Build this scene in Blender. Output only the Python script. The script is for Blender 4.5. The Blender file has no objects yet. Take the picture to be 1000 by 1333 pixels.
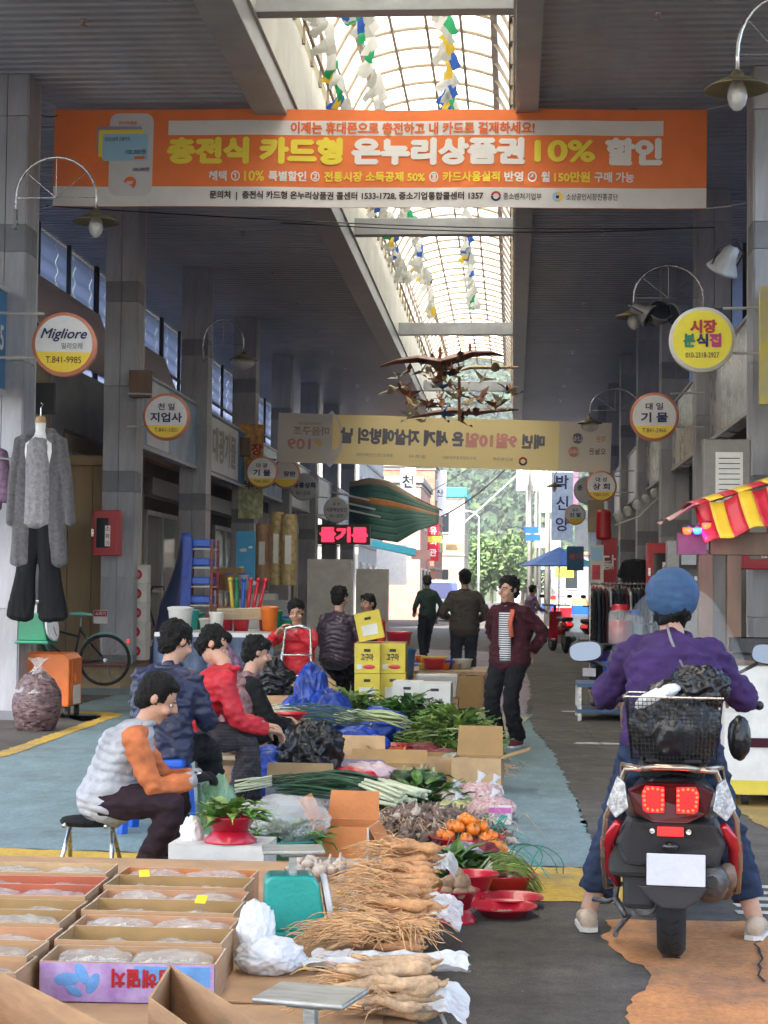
import bpy, bmesh, math, random
from mathutils import Vector as V, Matrix as M, noise
R = math.radians
random.seed(7)
sc = bpy.context.scene
col = sc.collection
# ------------------------------------------------ camera, sky, sun, exposure
PITCH, YAW, ROLL, FOC, CAMZ = R(2.54), R(4.18), R(0.6), 2300.0, 1.38
cam_d = bpy.data.cameras.new('camera'); cam = bpy.data.objects.new('camera', cam_d); col.objects.link(cam)
cam_d.sensor_fit = 'HORIZONTAL'; cam_d.sensor_width = 36; cam_d.lens = 36 * FOC / 1000
cam_d.clip_start = .05; cam_d.clip_end = 5000
CM = M.Translation((0, 0, CAMZ)) @ M.Rotation(YAW, 4, 'Z') @ M.Rotation(PITCH, 4, 'X') @ M.Rotation(R(90), 4, 'X') @ M.Rotation(ROLL, 4, 'Z')
cam.matrix_world = CM
sc.camera = cam
C3 = CM.to_3x3()
SUN_EL, SUN_AZ = 52, 205          # azimuth of the sun, clockwise from +Y
w = bpy.data.worlds.new('World'); sc.world = w; w.use_nodes = True
nt = w.node_tree; bg = nt.nodes['Background']
sky = nt.nodes.new('ShaderNodeTexSky'); sky.sky_type = 'NISHITA'; sky.sun_disc = False
sky.sun_elevation = R(SUN_EL); sky.sun_rotation = R(SUN_AZ); sky.dust_density = 3; sky.air_density = .8
nt.links.new(sky.outputs[0], bg.inputs[0]); bg.inputs[1].default_value = .15
sd = bpy.data.lights.new('sun', 'SUN'); sun = bpy.data.objects.new('sun', sd); col.objects.link(sun)
sd.energy = 2.9; sd.angle = R(.5); sd.color = (1, .95, .87)
sdir = V((math.sin(R(SUN_AZ)) * math.cos(R(SUN_EL)), math.cos(R(SUN_AZ)) * math.cos(R(SUN_EL)), math.sin(R(SUN_EL))))
sun.rotation_euler = sdir.to_track_quat('Z', 'Y').to_euler()
sc.view_settings.view_transform = 'Standard'; sc.view_settings.look = 'None'
sc.view_settings.exposure = 2.62; sc.view_settings.gamma = 1
try: sc.view_settings.use_white_balance = True; sc.view_settings.white_balance_temperature = 6700; sc.view_settings.white_balance_tint = 8
except Exception: pass
try: sc.view_settings.use_curve_mapping = False
except Exception: pass
sc.render.engine = 'CYCLES'
cy = sc.cycles; cy.use_denoising = True; cy.max_bounces = 8; cy.diffuse_bounces = 5; cy.glossy_bounces = 3
cy.transmission_bounces = 6; cy.transparent_max_bounces = 12; cy.caustics_reflective = False; cy.caustics_refractive = False
cy.sample_clamp_indirect = 8

def at(px, py, Y):                 # photograph point (1000 x 1333) at distance Y along the street
    d = C3 @ V((px - 500, 666.5 - py, -FOC)); t = Y / d.y
    return V((0, 0, CAMZ)) + d * t
def gd(px, py, z=0.0):             # the same on the level z
    d = C3 @ V((px - 500, 666.5 - py, -FOC)); t = (z - CAMZ) / d.z
    return V((0, 0, CAMZ)) + d * t

# ------------------------------------------------ materials
MT = {}
def mat(name, colr, rough=.6, metal=0, var=.12, vs=6, bump=.15, bs=60, trans=0, alpha=1, emit=0, coat=0, spec=.5, col2=None, sheen=0, aniso=None, sub=0):
    if name in MT: return MT[name]
    m = bpy.data.materials.new(name); m.use_nodes = True; n = m.node_tree; p = n.nodes['Principled BSDF']; L = n.links.new
    p.inputs['Roughness'].default_value = rough; p.inputs['Metallic'].default_value = metal
    p.inputs['Specular IOR Level'].default_value = spec
    p.inputs['Transmission Weight'].default_value = trans; p.inputs['Alpha'].default_value = alpha
    p.inputs['Coat Weight'].default_value = coat
    p.inputs['Sheen Weight'].default_value = sheen
    c = tuple(colr) + (1,)
    tc = n.nodes.new('ShaderNodeTexCoord')
    mp = n.nodes.new('ShaderNodeMapping'); L(tc.outputs['Object'], mp.inputs[0])
    if aniso: mp.inputs['Scale'].default_value = aniso
    if var > 0 or col2:
        no = n.nodes.new('ShaderNodeTexNoise'); no.inputs['Scale'].default_value = vs; no.inputs['Detail'].default_value = 6; no.inputs['Roughness'].default_value = .65
        L(mp.outputs[0], no.inputs['Vector'])
        r = n.nodes.new('ShaderNodeValToRGB')
        a = tuple(max(0, x * (1 - var * 1.6)) for x in colr) + (1,); b = tuple(min(1, x * (1 + var)) for x in colr) + (1,)
        if col2: a, b = tuple(colr) + (1,), tuple(col2) + (1,)
        r.color_ramp.elements[0].position = .34; r.color_ramp.elements[1].position = .66
        r.color_ramp.elements[0].color = a; r.color_ramp.elements[1].color = b
        L(no.outputs[0], r.inputs[0]); L(r.outputs[0], p.inputs['Base Color'])
        if rough > .15:
            mr = n.nodes.new('ShaderNodeMapRange'); mr.inputs[3].default_value = max(.04, rough - .12); mr.inputs[4].default_value = min(1, rough + .12)
            L(no.outputs[0], mr.inputs[0]); L(mr.outputs[0], p.inputs['Roughness'])
    else: p.inputs['Base Color'].default_value = c
    if bump:
        n2 = n.nodes.new('ShaderNodeTexNoise'); n2.inputs['Scale'].default_value = bs; n2.inputs['Detail'].default_value = 4
        L(mp.outputs[0], n2.inputs['Vector'])
        bu = n.nodes.new('ShaderNodeBump'); bu.inputs['Strength'].default_value = bump; bu.inputs['Distance'].default_value = .01
        L(n2.outputs[0], bu.inputs['Height']); L(bu.outputs[0], p.inputs['Normal'])
    if emit:
        p.inputs['Emission Color'].default_value = c; p.inputs['Emission Strength'].default_value = emit
    MT[name] = m
    return m
def translucent(name, colr, w=.5, colt=None, alpha=0, rough=.5):
    m = bpy.data.materials.new(name); m.use_nodes = True; n = m.node_tree; L = n.links.new
    p = n.nodes['Principled BSDF']; p.inputs['Base Color'].default_value = tuple(colr) + (1,); p.inputs['Roughness'].default_value = rough
    t = n.nodes.new('ShaderNodeBsdfTranslucent'); t.inputs[0].default_value = tuple(colt or colr) + (1,)
    mx = n.nodes.new('ShaderNodeMixShader'); mx.inputs[0].default_value = w
    L(p.outputs[0], mx.inputs[1]); L(t.outputs[0], mx.inputs[2]); out = mx
    if alpha:
        tr = n.nodes.new('ShaderNodeBsdfTransparent'); m2 = n.nodes.new('ShaderNodeMixShader'); m2.inputs[0].default_value = alpha
        L(mx.outputs[0], m2.inputs[1]); L(tr.outputs[0], m2.inputs[2]); out = m2
    L(out.outputs[0], n.nodes['Material Output'].inputs[0]); MT[name] = m
    return m
def film(name, colr, alpha, rough=.2):    # thin plastic: mostly see-through with creased gloss
    m = mat(name, colr, rough, var=0, bump=.6, bs=35, alpha=alpha, spec=.8); return m
def shift(name, colr, amp, rough=.6, **k):  # per-object variation of one colour
    m = mat(name, colr, rough, **k); n = m.node_tree; L = n.links.new; p = n.nodes['Principled BSDF']
    src = p.inputs['Base Color'].links[0].from_socket if p.inputs['Base Color'].links else None
    oi = n.nodes.new('ShaderNodeObjectInfo'); h = n.nodes.new('ShaderNodeHueSaturation')
    mr = n.nodes.new('ShaderNodeMapRange'); mr.inputs[3].default_value = 1 - amp; mr.inputs[4].default_value = 1 + amp
    L(oi.outputs['Random'], mr.inputs[0]); L(mr.outputs[0], h.inputs['Value'])
    if src: L(src, h.inputs['Color'])
    else: h.inputs['Color'].default_value = tuple(colr) + (1,)
    L(h.outputs[0], p.inputs['Base Color']); return m

# ------------------------------------------------ mesh builder
class MB:
    def __init__(s): s.v = []; s.f = []; s.mi = []; s.ms = []; s.cur = 0
    def use(s, m):
        if m not in s.ms: s.ms.append(m)
        s.cur = s.ms.index(m); return s
    def add(s, vs, fs, T=None):
        k = len(s.v)
        s.v += [tuple(T @ V(p)) for p in vs] if T else [tuple(p) for p in vs]
        s.f += [tuple(i + k for i in f) for f in fs]; s.mi += [s.cur] * len(fs); return s
    def box(s, c, d, rot=None, taper=1):
        x, y, z = d[0] / 2, d[1] / 2, d[2] / 2; t = taper
        vs = [(-x, -y, -z), (x, -y, -z), (x, y, -z), (-x, y, -z), (-x * t, -y * t, z), (x * t, -y * t, z), (x * t, y * t, z), (-x * t, y * t, z)]
        T = M.Translation(c)
        if rot is not None: T = T @ (rot if isinstance(rot, M) else M.Rotation(rot, 4, 'Z'))
        return s.add(vs, [(0, 3, 2, 1), (4, 5, 6, 7), (0, 1, 5, 4), (1, 2, 6, 5), (2, 3, 7, 6), (3, 0, 4, 7)], T)
    def beam(s, a, b, w, h=None, up=(0, 0, 1)):
        a = V(a); b = V(b); d = b - a; h = h or w; l = d.length
        if l < 1e-6: return s
        y = d / l; x = y.cross(V(up))
        if x.length < 1e-4: x = y.cross(V((1, 0, 0)))
        x.normalize(); z = x.cross(y)
        T = M.Translation((a + b) / 2) @ M((x, y, z)).transposed().to_4x4()
        return s.box((0, 0, 0), (w, l, h), T) if False else s.add([(-w/2,-l/2,-h/2),(w/2,-l/2,-h/2),(w/2,l/2,-h/2),(-w/2,l/2,-h/2),(-w/2,-l/2,h/2),(w/2,-l/2,h/2),(w/2,l/2,h/2),(-w/2,l/2,h/2)], [(0,3,2,1),(4,5,6,7),(0,1,5,4),(1,2,6,5),(2,3,7,6),(3,0,4,7)], T)
    def tube(s, pts, r, n=8, cap=True, flat=1):
        pts = [V(p) for p in pts]; k0 = len(s.v); rings = []; N = len(pts)
        rs = r if isinstance(r, (list, tuple)) else [r] * N
        nv = None
        for i, p in enumerate(pts):
            t = (pts[min(i + 1, N - 1)] - pts[max(i - 1, 0)])
            t = t.normalized() if t.length > 1e-9 else V((0, 0, 1))
            if nv is None:
                nv = t.cross(V((0, 0, 1)));
                if nv.length < .05: nv = t.cross(V((1, 0, 0)))
            nv = (nv - t * nv.dot(t))
            if nv.length < 1e-6: nv = t.orthogonal()
            nv.normalize(); b = t.cross(nv)
            for j in range(n):
                a = 2 * math.pi * j / n
                s.v.append(tuple(p + (nv * math.cos(a) + b * math.sin(a) * flat) * rs[i]))
        for i in range(N - 1):
            for j in range(n):
                a = k0 + i * n + j; b2 = k0 + i * n + (j + 1) % n
                s.f.append((a, b2, b2 + n, a + n)); s.mi.append(s.cur)
        if cap:
            s.f.append(tuple(k0 + j for j in range(n))[::-1]); s.mi.append(s.cur)
            s.f.append(tuple(k0 + (N - 1) * n + j for j in range(n))); s.mi.append(s.cur)
        return s
    def cyl(s, a, b, r, r2=None, n=16): return s.tube([a, b], [r, r if r2 is None else r2], n)
    def lathe(s, prof, c=(0, 0, 0), n=28, T=None, ang=2 * math.pi):
        vs = []; fs = []; full = abs(ang - 2 * math.pi) < 1e-6; nn = n if full else n + 1
        for r, z in prof:
            for j in range(nn):
                a = ang * j / n; vs.append((r * math.cos(a), r * math.sin(a), z))
        for i in range(len(prof) - 1):
            for j in range(n):
                a = i * nn + j; b = i * nn + (j + 1) % nn; fs.append((a, b, b + nn, a + nn))
        TT = M.Translation(c) @ T if T else M.Translation(c)
        return s.add(vs, fs, TT)
    def ball(s, c, r, n=12, T=None):
        r = (r, r, r) if not isinstance(r, (tuple, list)) else r
        pr = [(math.sin(math.pi * i / (n // 2 + 1)), -math.cos(math.pi * i / (n // 2 + 1))) for i in range(n // 2 + 2)]
        pr[0] = (.001, -1); pr[-1] = (.001, 1)
        TT = M.Translation(c) @ (T or M()) @ M.Diagonal((r[0], r[1], r[2], 1))
        return s.lathe(pr, n=n, T=None) if False else s._l(pr, n, TT)
    def _l(s, prof, n, T):
        vs = []; fs = []
        for r, z in prof:
            for j in range(n): a = 2 * math.pi * j / n; vs.append((r * math.cos(a), r * math.sin(a), z))
        for i in range(len(prof) - 1):
            for j in range(n): a = i * n + j; b = i * n + (j + 1) % n; fs.append((a, b, b + n, a + n))
        return s.add(vs, fs, T)
    def poly(s, pts, d):           # closed outline (3-D points) pushed along the vector d
        pts = [V(p) for p in pts]; d = V(d); n = len(pts)
        fs = [tuple(range(n))[::-1], tuple(range(n, 2 * n))] + [(i, (i + 1) % n, (i + 1) % n + n, i + n) for i in range(n)]
        return s.add(pts + [p + d for p in pts], fs)
    def grid(s, fn, nu, nv):
        vs = [fn(i / nu, j / nv) for i in range(nu + 1) for j in range(nv + 1)]
        fs = [(i * (nv + 1) + j, (i + 1) * (nv + 1) + j, (i + 1) * (nv + 1) + j + 1, i * (nv + 1) + j + 1) for i in range(nu) for j in range(nv)]
        return s.add(vs, fs)
    def obj(s, name, m=None, parent=None, loc=None, rz=0, smooth=False, bevel=0, solid=0, kind=None, sub=0):
        me = bpy.data.meshes.new(name); me.from_pydata(s.v, [], s.f)
        if m is not None and not s.ms: s.ms = [m]
        for k in s.ms: me.materials.append(MT[k] if isinstance(k, str) else k)
        if len(s.ms) > 1: me.polygons.foreach_set('material_index', s.mi)
        if smooth: me.polygons.foreach_set('use_smooth', [True] * len(me.polygons))
        me.update()
        o = bpy.data.objects.new(name, me); col.objects.link(o)
        if parent: o.parent = parent
        if loc is not None: o.location = loc
        if rz: o.rotation_euler = (0, 0, rz)
        if solid: md = o.modifiers.new('solid', 'SOLIDIFY'); md.thickness = solid; md.offset = 0
        if bevel:
            md = o.modifiers.new('bevel', 'BEVEL'); md.width = bevel; md.segments = 2; md.limit_method = 'ANGLE'; md.angle_limit = R(40)
        if sub: md = o.modifiers.new('sub', 'SUBSURF'); md.levels = sub; md.render_levels = sub
        if kind: o['kind'] = kind
        return o
def tag(o, label, cat, group=None, kind=None):
    o['label'] = label; o['category'] = cat
    if group: o['group'] = group
    if kind: o['kind'] = kind
    return o
def thing(name, label, cat, loc=(0, 0, 0), rz=0, group=None):
    o = bpy.data.objects.new(name, None); col.objects.link(o); o.location = loc; o.rotation_euler = (0, 0, rz)
    o.empty_display_size = .1
    return tag(o, label, cat, group)
def struct(o): o['kind'] = 'structure'; return o
KIDS = {}
def dup(root, loc, rz=None, label=None, scale=None, group=None):
    def kids(o): return [c for c in bpy.data.objects if c.parent is o]
    if root.name not in KIDS: KIDS[root.name] = [(c, kids(c)) for c in kids(root)]
    r = root.copy(); col.objects.link(r); r.location = loc
    if rz is not None: r.rotation_euler = (0, 0, rz)
    if label: r['label'] = label
    if group: r['group'] = group
    if scale: r.scale = scale if isinstance(scale, (tuple, list)) else (scale,) * 3
    for c, gs in KIDS[root.name]:
        d = c.copy(); col.objects.link(d); d.parent = r
        for g in gs: e = g.copy(); col.objects.link(e); e.parent = d
    return r
def dupo(o, loc, rot=None, parent=None, scale=None):
    c = o.copy(); col.objects.link(c); c.location = loc
    if parent is not None: c.parent = parent
    if rot is not None: c.rotation_euler = rot
    if scale: c.scale = scale if isinstance(scale, (tuple, list)) else (scale,) * 3
    return c
FACE = {'cam': (R(90), 0, 0), 'right': (R(90), 0, R(90)), 'left': (R(90), 0, R(-90)), 'up': (0, 0, 0), 'back': (R(90), 0, R(180))}
TC = {}
def txt(body, h, m, loc, parent=None, rot='cam', bold=.02, w=None, align='C', mirror=False, name='lettering', slant=0):
    if body not in TC:
        cu = bpy.data.curves.new('t', 'FONT'); cu.body = body; cu.size = 1; cu.offset = 0 if body.isascii() else min(bold, .022); cu.resolution_u = 3; cu.shear = slant; cu.space_line = .95
        o = bpy.data.objects.new('t', cu); col.objects.link(o)
        TC[body] = bpy.data.meshes.new_from_object(o); bpy.data.objects.remove(o)
    src = TC[body]; b = MB(); k = bold * .7 if body.isascii() else max(0, bold - .02) * 1.1
    for i, (dx, dy) in enumerate([(0, 0)] + ([(k, 0), (-k, 0), (0, k), (0, -k)] if bold > .025 else [])):
        b.add([(v.co.x + dx, v.co.y + dy, -.0006 * i) for v in src.vertices], [tuple(p.vertices) for p in src.polygons])
    xs = [v[0] for v in b.v]; ys = [v[1] for v in b.v]
    x0, x1, y0, y1 = min(xs), max(xs), min(ys), max(ys); s = h / (y1 - y0); sx = s if not w else w / (x1 - x0)
    ox = {'C': (x0 + x1) / 2, 'L': x0, 'R': x1}[align]; oy = (y0 + y1) / 2
    b.v = [((v[0] - ox) * sx * (-1 if mirror else 1), (v[1] - oy) * s, v[2]) for v in b.v]
    return b.obj(name, m, parent, loc) if rot == (0, 0, 0) else _rot(b.obj(name, m, parent, loc), rot)
def _rot(o, rot): o.rotation_euler = FACE[rot] if isinstance(rot, str) else rot; return o
def fbm(p, k=4): return noise.fractal(V(p), 1.0, 2.0, k)
def blob(c, r, amp=.25, fr=3.0, seed=0, sub=4, ridge=True, flat=None, top=1.0):
    bm = bmesh.new(); bmesh.ops.create_icosphere(bm, subdivisions=sub, radius=1); s = V((seed * 7.3, seed * 3.1, seed * 1.7))
    b = MB(); rr = (r, r, r) if not isinstance(r, (tuple, list)) else r
    for v in bm.verts:
        n = v.co.normalized(); w_ = V((noise.noise(n * 1.5 + s), noise.noise(n * 1.5 + s * 2), noise.noise(n * 1.5 - s))) * .9
        k = noise.noise(n * fr + s)
        if ridge: k = .55 * k + .9 * (.25 - abs(noise.noise(n * fr * 1.1 + w_ * 1.4 + s))) + .4 * (.2 - abs(noise.noise(n * fr * 2.7 + w_ * 3 - s))) + .16 * (.2 - abs(noise.noise(n * fr * 6 + w_ * 5 + s)))
        q = n * (1 + amp * k)
        z = q.z * rr[2]
        if flat is not None and z < flat: z = flat + (z - flat) * .05
        b.v.append((c[0] + q.x * rr[0], c[1] + q.y * rr[1], c[2] + z))
    b.f = [tuple(v.index for v in f.verts) for f in bm.faces]; b.mi = [0] * len(b.f); bm.free(); return b
def bezier(a, b, c, d, n=12):
    a, b, c, d = V(a), V(b), V(c), V(d)
    return [a * (1 - t) ** 3 + b * 3 * t * (1 - t) ** 2 + c * 3 * t * t * (1 - t) + d * t ** 3 for t in [i / n for i in range(n + 1)]]
U = random.uniform
# colours
mat('steel_grey', (.3, .31, .32), .45, .2, var=.12, vs=2, bump=.05)
mat('deck_grey', (.34, .355, .385), .45, .2, var=.25, vs=.35, bump=.04, bs=9, aniso=(1, .25, 1))
mat('panel_grey', (.36, .37, .395), .5, .1, var=.22, vs=2.6, bump=.05, bs=90, aniso=(1, 1, .22))
mat('panel_dark', (.2, .207, .225), .5, .1, var=.1, vs=3, bump=.05)
mat('joint', (.36, .36, .34), .8, var=.1)
mat('pale_metal', (.5, .5, .49), .5, .1, var=.1, vs=3, bump=.05)
mat('rust_brown', (.2, .145, .11), .6, .1, var=.25, vs=3)
mat('black', (.012, .012, .013), .5, var=.2)
mat('black_gloss', (.01, .01, .011), .22, var=0, bump=.06)
mat('white', (.78, .78, .76), .5, var=.06)
mat('offwhite', (.62, .61, .57), .6, var=.1, vs=4)
mat('chrome', (.6, .6, .6), .25, .9, var=.15, vs=20)
mat('cardboard', (.42, .25, .13), .85, var=.12, vs=5, bump=.12, bs=40, aniso=(1, 1, 6))
mat('card_light', (.5, .33, .17), .85, var=.12, vs=5, bump=.1)
mat('card_orange', (.55, .2, .06), .75, var=.1, vs=4)
mat('card_peach', (.52, .27, .14), .8, var=.1, vs=4)
mat('card_tan', (.36, .22, .085), .8, var=.1, vs=4, bump=.1)
mat('card_red', (.42, .1, .05), .75, var=.1)
mat('cut_edge', (.5, .4, .3), .9, var=.2, vs=60)
mat('wood', (.15, .085, .05), .6, var=.3, vs=4, aniso=(1, 1, .12), bump=.2)
mat('pale_wood', (.46, .36, .23), .65, var=.25, vs=3, aniso=(.3, 1, 1.6), bump=.1)
mat('navy_ink', (.012, .015, .09), .6, var=0, bump=0)
mat('ink', (.02, .02, .02), .6, var=0, bump=0)
mat('red_paint', (.42, .012, .02), .4, var=.08, vs=3)
mat('orange_paint', (.72, .16, .015), .4, var=.1, vs=3)
mat('yellow_vinyl', (.85, .55, .02), .5, var=.04)
mat('blue_tarp', (.008, .05, .33), .38, var=.3, vs=5, bump=.6, bs=20)
mat('blue_plastic', (.01, .09, .5), .35, var=.05)
mat('red_plastic', (.5, .012, .03), .3, var=.08, coat=.2)
mat('teal_plastic', (.01, .33, .3), .35, var=.06)
mat('green_paint', (.0, .19, .09), .35, var=.15, vs=4)
mat('glass', (.8, .85, .85), .05, var=0, bump=0, alpha=.22, spec=.9)
mat('dark_glass', (.02, .025, .03), .08, var=0, bump=0)
mat('black_bag', (.008, .008, .009), .3, var=0, bump=.45, bs=30, spec=.45)
mat('white_bag', (.7, .71, .71), .35, var=.05, bump=.5, bs=22)
film('clear_film', (.75, .78, .78), .3); film('milky_film', (.75, .78, .8), .55)
# ------------------------------------------------ ground
def ground_mat():
    m = mat('asphalt', (.1, .095, .088), .9, var=.25, vs=1.2, bump=.6, bs=220); n = m.node_tree; L = n.links.new; p = n.nodes['Principled BSDF']
    vo = n.nodes.new('ShaderNodeTexVoronoi'); vo.inputs['Scale'].default_value = 190; tc = n.nodes.new('ShaderNodeTexCoord'); L(tc.outputs['Object'], vo.inputs['Vector'])
    old = p.inputs['Base Color'].links[0].from_socket; mx = n.nodes.new('ShaderNodeMixRGB'); mx.blend_type = 'MULTIPLY'; mx.inputs[0].default_value = .75
    r = n.nodes.new('ShaderNodeValToRGB'); r.color_ramp.elements[0].color = (.55, .55, .55, 1); r.color_ramp.elements[1].color = (1.5, 1.45, 1.4, 1)
    q = n.nodes.new('ShaderNodeTexNoise'); q.inputs['Scale'].default_value = 5; q.inputs['Detail'].default_value = 12; q.inputs['Roughness'].default_value = .75; L(tc.outputs['Object'], q.inputs['Vector'])
    r3 = n.nodes.new('ShaderNodeValToRGB'); r3.color_ramp.elements[0].position = .35; r3.color_ramp.elements[1].position = .68; r3.color_ramp.elements[0].color = (.55, .54, .53, 1); r3.color_ramp.elements[1].color = (1.25, 1.22, 1.15, 1); L(q.outputs[0], r3.inputs[0])
    m3 = n.nodes.new('ShaderNodeMixRGB'); m3.blend_type = 'MULTIPLY'; m3.inputs[0].default_value = 1; L(old, m3.inputs[1]); L(r3.outputs[0], m3.inputs[2]); old = m3.outputs[0]
    L(vo.outputs['Color'], r.inputs[0]); L(old, mx.inputs[1]); L(r.outputs[0], mx.inputs[2]); L(mx.outputs[0], p.inputs['Base Color'])
    return m
ground_mat()
b = MB(); b.add([(-1500, -60, 0), (1500, -60, 0), (1500, 2500, 0), (-1500, 2500, 0)], [(0, 1, 2, 3)]); struct(b.obj('ground', 'asphalt'))
def paint_mat(name, c, wear=.5, dark=(.1, .096, .09), stain=.35):
    m = bpy.data.materials.new(name); m.use_nodes = True; n = m.node_tree; L = n.links.new; p = n.nodes['Principled BSDF']; p.inputs['Roughness'].default_value = .85
    tc = n.nodes.new('ShaderNodeTexCoord')
    def nz(s, d=8, ro=.65, sc=(1, 1, 1)):
        mp = n.nodes.new('ShaderNodeMapping'); mp.inputs['Scale'].default_value = sc; L(tc.outputs['Object'], mp.inputs[0])
        q = n.nodes.new('ShaderNodeTexNoise'); q.inputs['Scale'].default_value = s; q.inputs['Detail'].default_value = d; q.inputs['Roughness'].default_value = ro; L(mp.outputs[0], q.inputs['Vector']); return q
    a = nz(.9, 10, .75); g = nz(38, 6, .8); k = nz(2.6, 10, .78, (1.6, .7, 1))
    r1 = n.nodes.new('ShaderNodeValToRGB'); r1.color_ramp.elements[0].position = .47 + .16 * (1 - wear); r1.color_ramp.elements[1].position = .72 + .1 * (1 - wear)
    L(a.outputs[0], r1.inputs[0])
    r2 = n.nodes.new('ShaderNodeValToRGB'); r2.color_ramp.elements[0].position = .3; r2.color_ramp.elements[1].position = .7
    r2.color_ramp.elements[0].color = tuple(x * (1 - stain) for x in c) + (1,); r2.color_ramp.elements[1].color = tuple(min(1, x * 1.12) for x in c) + (1,)
    L(k.outputs[0], r2.inputs[0])
    mg = n.nodes.new('ShaderNodeMixRGB'); mg.blend_type = 'OVERLAY'; mg.inputs[0].default_value = .75; L(r2.outputs[0], mg.inputs[1]); L(g.outputs[0], mg.inputs[2])
    mx = n.nodes.new('ShaderNodeMixRGB'); L(r1.outputs[0], mx.inputs[0]); L(mg.outputs[0], mx.inputs[1]); mx.inputs[2].default_value = dark + (1,)
    L(mx.outputs[0], p.inputs['Base Color'])
    g2 = nz(200, 3); bu = n.nodes.new('ShaderNodeBump'); bu.inputs['Strength'].default_value = .5; bu.inputs['Distance'].default_value = .004
    L(g2.outputs[0], bu.inputs['Height']); L(bu.outputs[0], p.inputs['Normal']); MT[name] = m
paint_mat('teal_paving', (.18, .27, .29), .65); paint_mat('yellow_paving', (.62, .4, .06), .7); paint_mat('orange_paving', (.6, .27, .1), .8)
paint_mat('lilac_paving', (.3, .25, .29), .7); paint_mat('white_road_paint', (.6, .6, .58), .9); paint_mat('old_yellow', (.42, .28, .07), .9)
paint_mat('grey_paving', (.13, .125, .12), .6)
def sheet(name, pts, m, z, jit=.02, step=.05):
    out = []
    for i, a in enumerate(pts):
        b_ = V(pts[(i + 1) % len(pts)]); a = V(a); n_ = max(1, int((b_ - a).length / step)); nr = (b_ - a).normalized(); nr = V((-nr.y, nr.x))
        for k in range(n_):
            p = a + (b_ - a) * k / n_; q = p + nr * noise.noise(V((p.x * 1.1, p.y * 1.1, z * 90))) * jit * 2.5 + nr * (noise.noise(V((p.x * 9, p.y * 9, z * 9))) * .035 + noise.noise(V((p.x * 38, p.y * 38, z * 50))) * .02); out.append((q.x, q.y, z))
    bm = bmesh.new(); vs = [bm.verts.new(p) for p in out]; f = bm.faces.new(vs); bmesh.ops.triangulate(bm, faces=[f]); bmesh.ops.recalc_face_normals(bm, faces=bm.faces)
    me = bpy.data.meshes.new(name); bm.to_mesh(me); bm.free(); me.materials.append(MT[m]); o = bpy.data.objects.new(name, me); col.objects.link(o)
    return struct(o)
sheet('pavement_teal', [(-4.3, 9.35), (-.05, 9.0), (.42, 8.95), (.45, 12.0), (.30, 16.6), (.22, 17.5), (.22, 20), (-.1, 20.6), (-1, 21.5), (-5.05, 23), (-5.05, 18.9), (-4.35, 18.7), (-4.22, 14.6)], 'teal_paving', .004)
sheet('pavement_yellow', [(-5, 7.9), (.58, 8.0), (.5, 8.95), (-.05, 8.98), (-4.3, 9.33), (-5, 9.3)], 'yellow_paving', .004)
sheet('pavement_lilac', [(-1.1, 21.7), (-.1, 20.75), (.15, 20.2), (.28, 24), (.2, 40), (-5.0, 44), (-5.0, 23.2)], 'lilac_paving', .004)
sheet('pavement_yellow_line', [(-4.22, 12), (-4.1, 12), (-4.08, 14.6), (-4.2, 19.0), (-4.4, 19.25), (-5.05, 19.25), (-5.05, 19.05), (-4.5, 19.0), (-4.34, 18.6), (-4.24, 14.6)], 'yellow_paving', .008, .008)
sheet('pavement_orange', [(.38, 5.6), (2.3, 5.65), (2.3, 7.65), (.42, 7.55), (.36, 7.0), (.48, 6.5), (.4, 6)], 'orange_paving', .004, .03)
sheet('pavement_bottom', [(.38, 4.4), (2.3, 4.4), (2.3, 5.6), (.38, 5.55)], 'teal_paving', .004)
sheet('pavement_right_yellow', [(1.55, 9.3), (1.75, 9.3), (1.7, 12.4), (1.5, 14), (1.38, 14)], 'old_yellow', .004)
for k in range(5): sheet('crossing_stripe', [(.98 + .02 * k, 7.78 + k * .17), (2.1, 7.78 + k * .17), (2.1, 7.86 + k * .17), (.98 + .02 * k, 7.86 + k * .17)], 'white_road_paint', .004, .012)
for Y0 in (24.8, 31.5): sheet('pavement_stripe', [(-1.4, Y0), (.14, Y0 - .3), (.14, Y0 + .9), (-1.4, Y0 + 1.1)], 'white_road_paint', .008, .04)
rd = random.Random(14)
for k, (x, y, L_, a) in enumerate(((.9, 6.4, 1.3, 1.4), (.25, 7.1, .9, .3), (.9, 11.5, 2.6, 1.5), (-2.2, 9.9, 1.6, .2), (-3.1, 13, 2.2, 1.0), (.8, 16, 2.5, 1.6), (-3.4, 16.5, 1.8, .1))):
    b = MB(); pts = [V((x, y, .011))]
    for i in range(14): pts.append(pts[-1] + V((math.cos(a) * L_ / 14 + rd.uniform(-.03, .03), math.sin(a) * L_ / 14 + rd.uniform(-.03, .03), 0)))
    for i in range(14): w_ = rd.uniform(.002, .006); b.add([pts[i] + V((-w_, 0, 0)), pts[i] + V((w_, 0, 0)), pts[i + 1] + V((w_, 0, 0)), pts[i + 1] + V((-w_, 0, 0))], [(0, 1, 2, 3)])
    struct(b.obj('pavement_crack', mat('crack', (.025, .024, .022), .95)))
b = MB()
for i in range(900):
    x, y = rd.uniform(-4.5, 2.3), rd.uniform(5.6, 24); s = rd.uniform(.003, .011); a = rd.uniform(0, 6); b.add([(x + s * math.cos(a + q) * rd.uniform(.5, 1), y + s * math.sin(a + q), .012 + rd.uniform(0, .003)) for q in (0, 1.6, 3.1, 4.7)], [(0, 1, 2, 3)])
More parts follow.
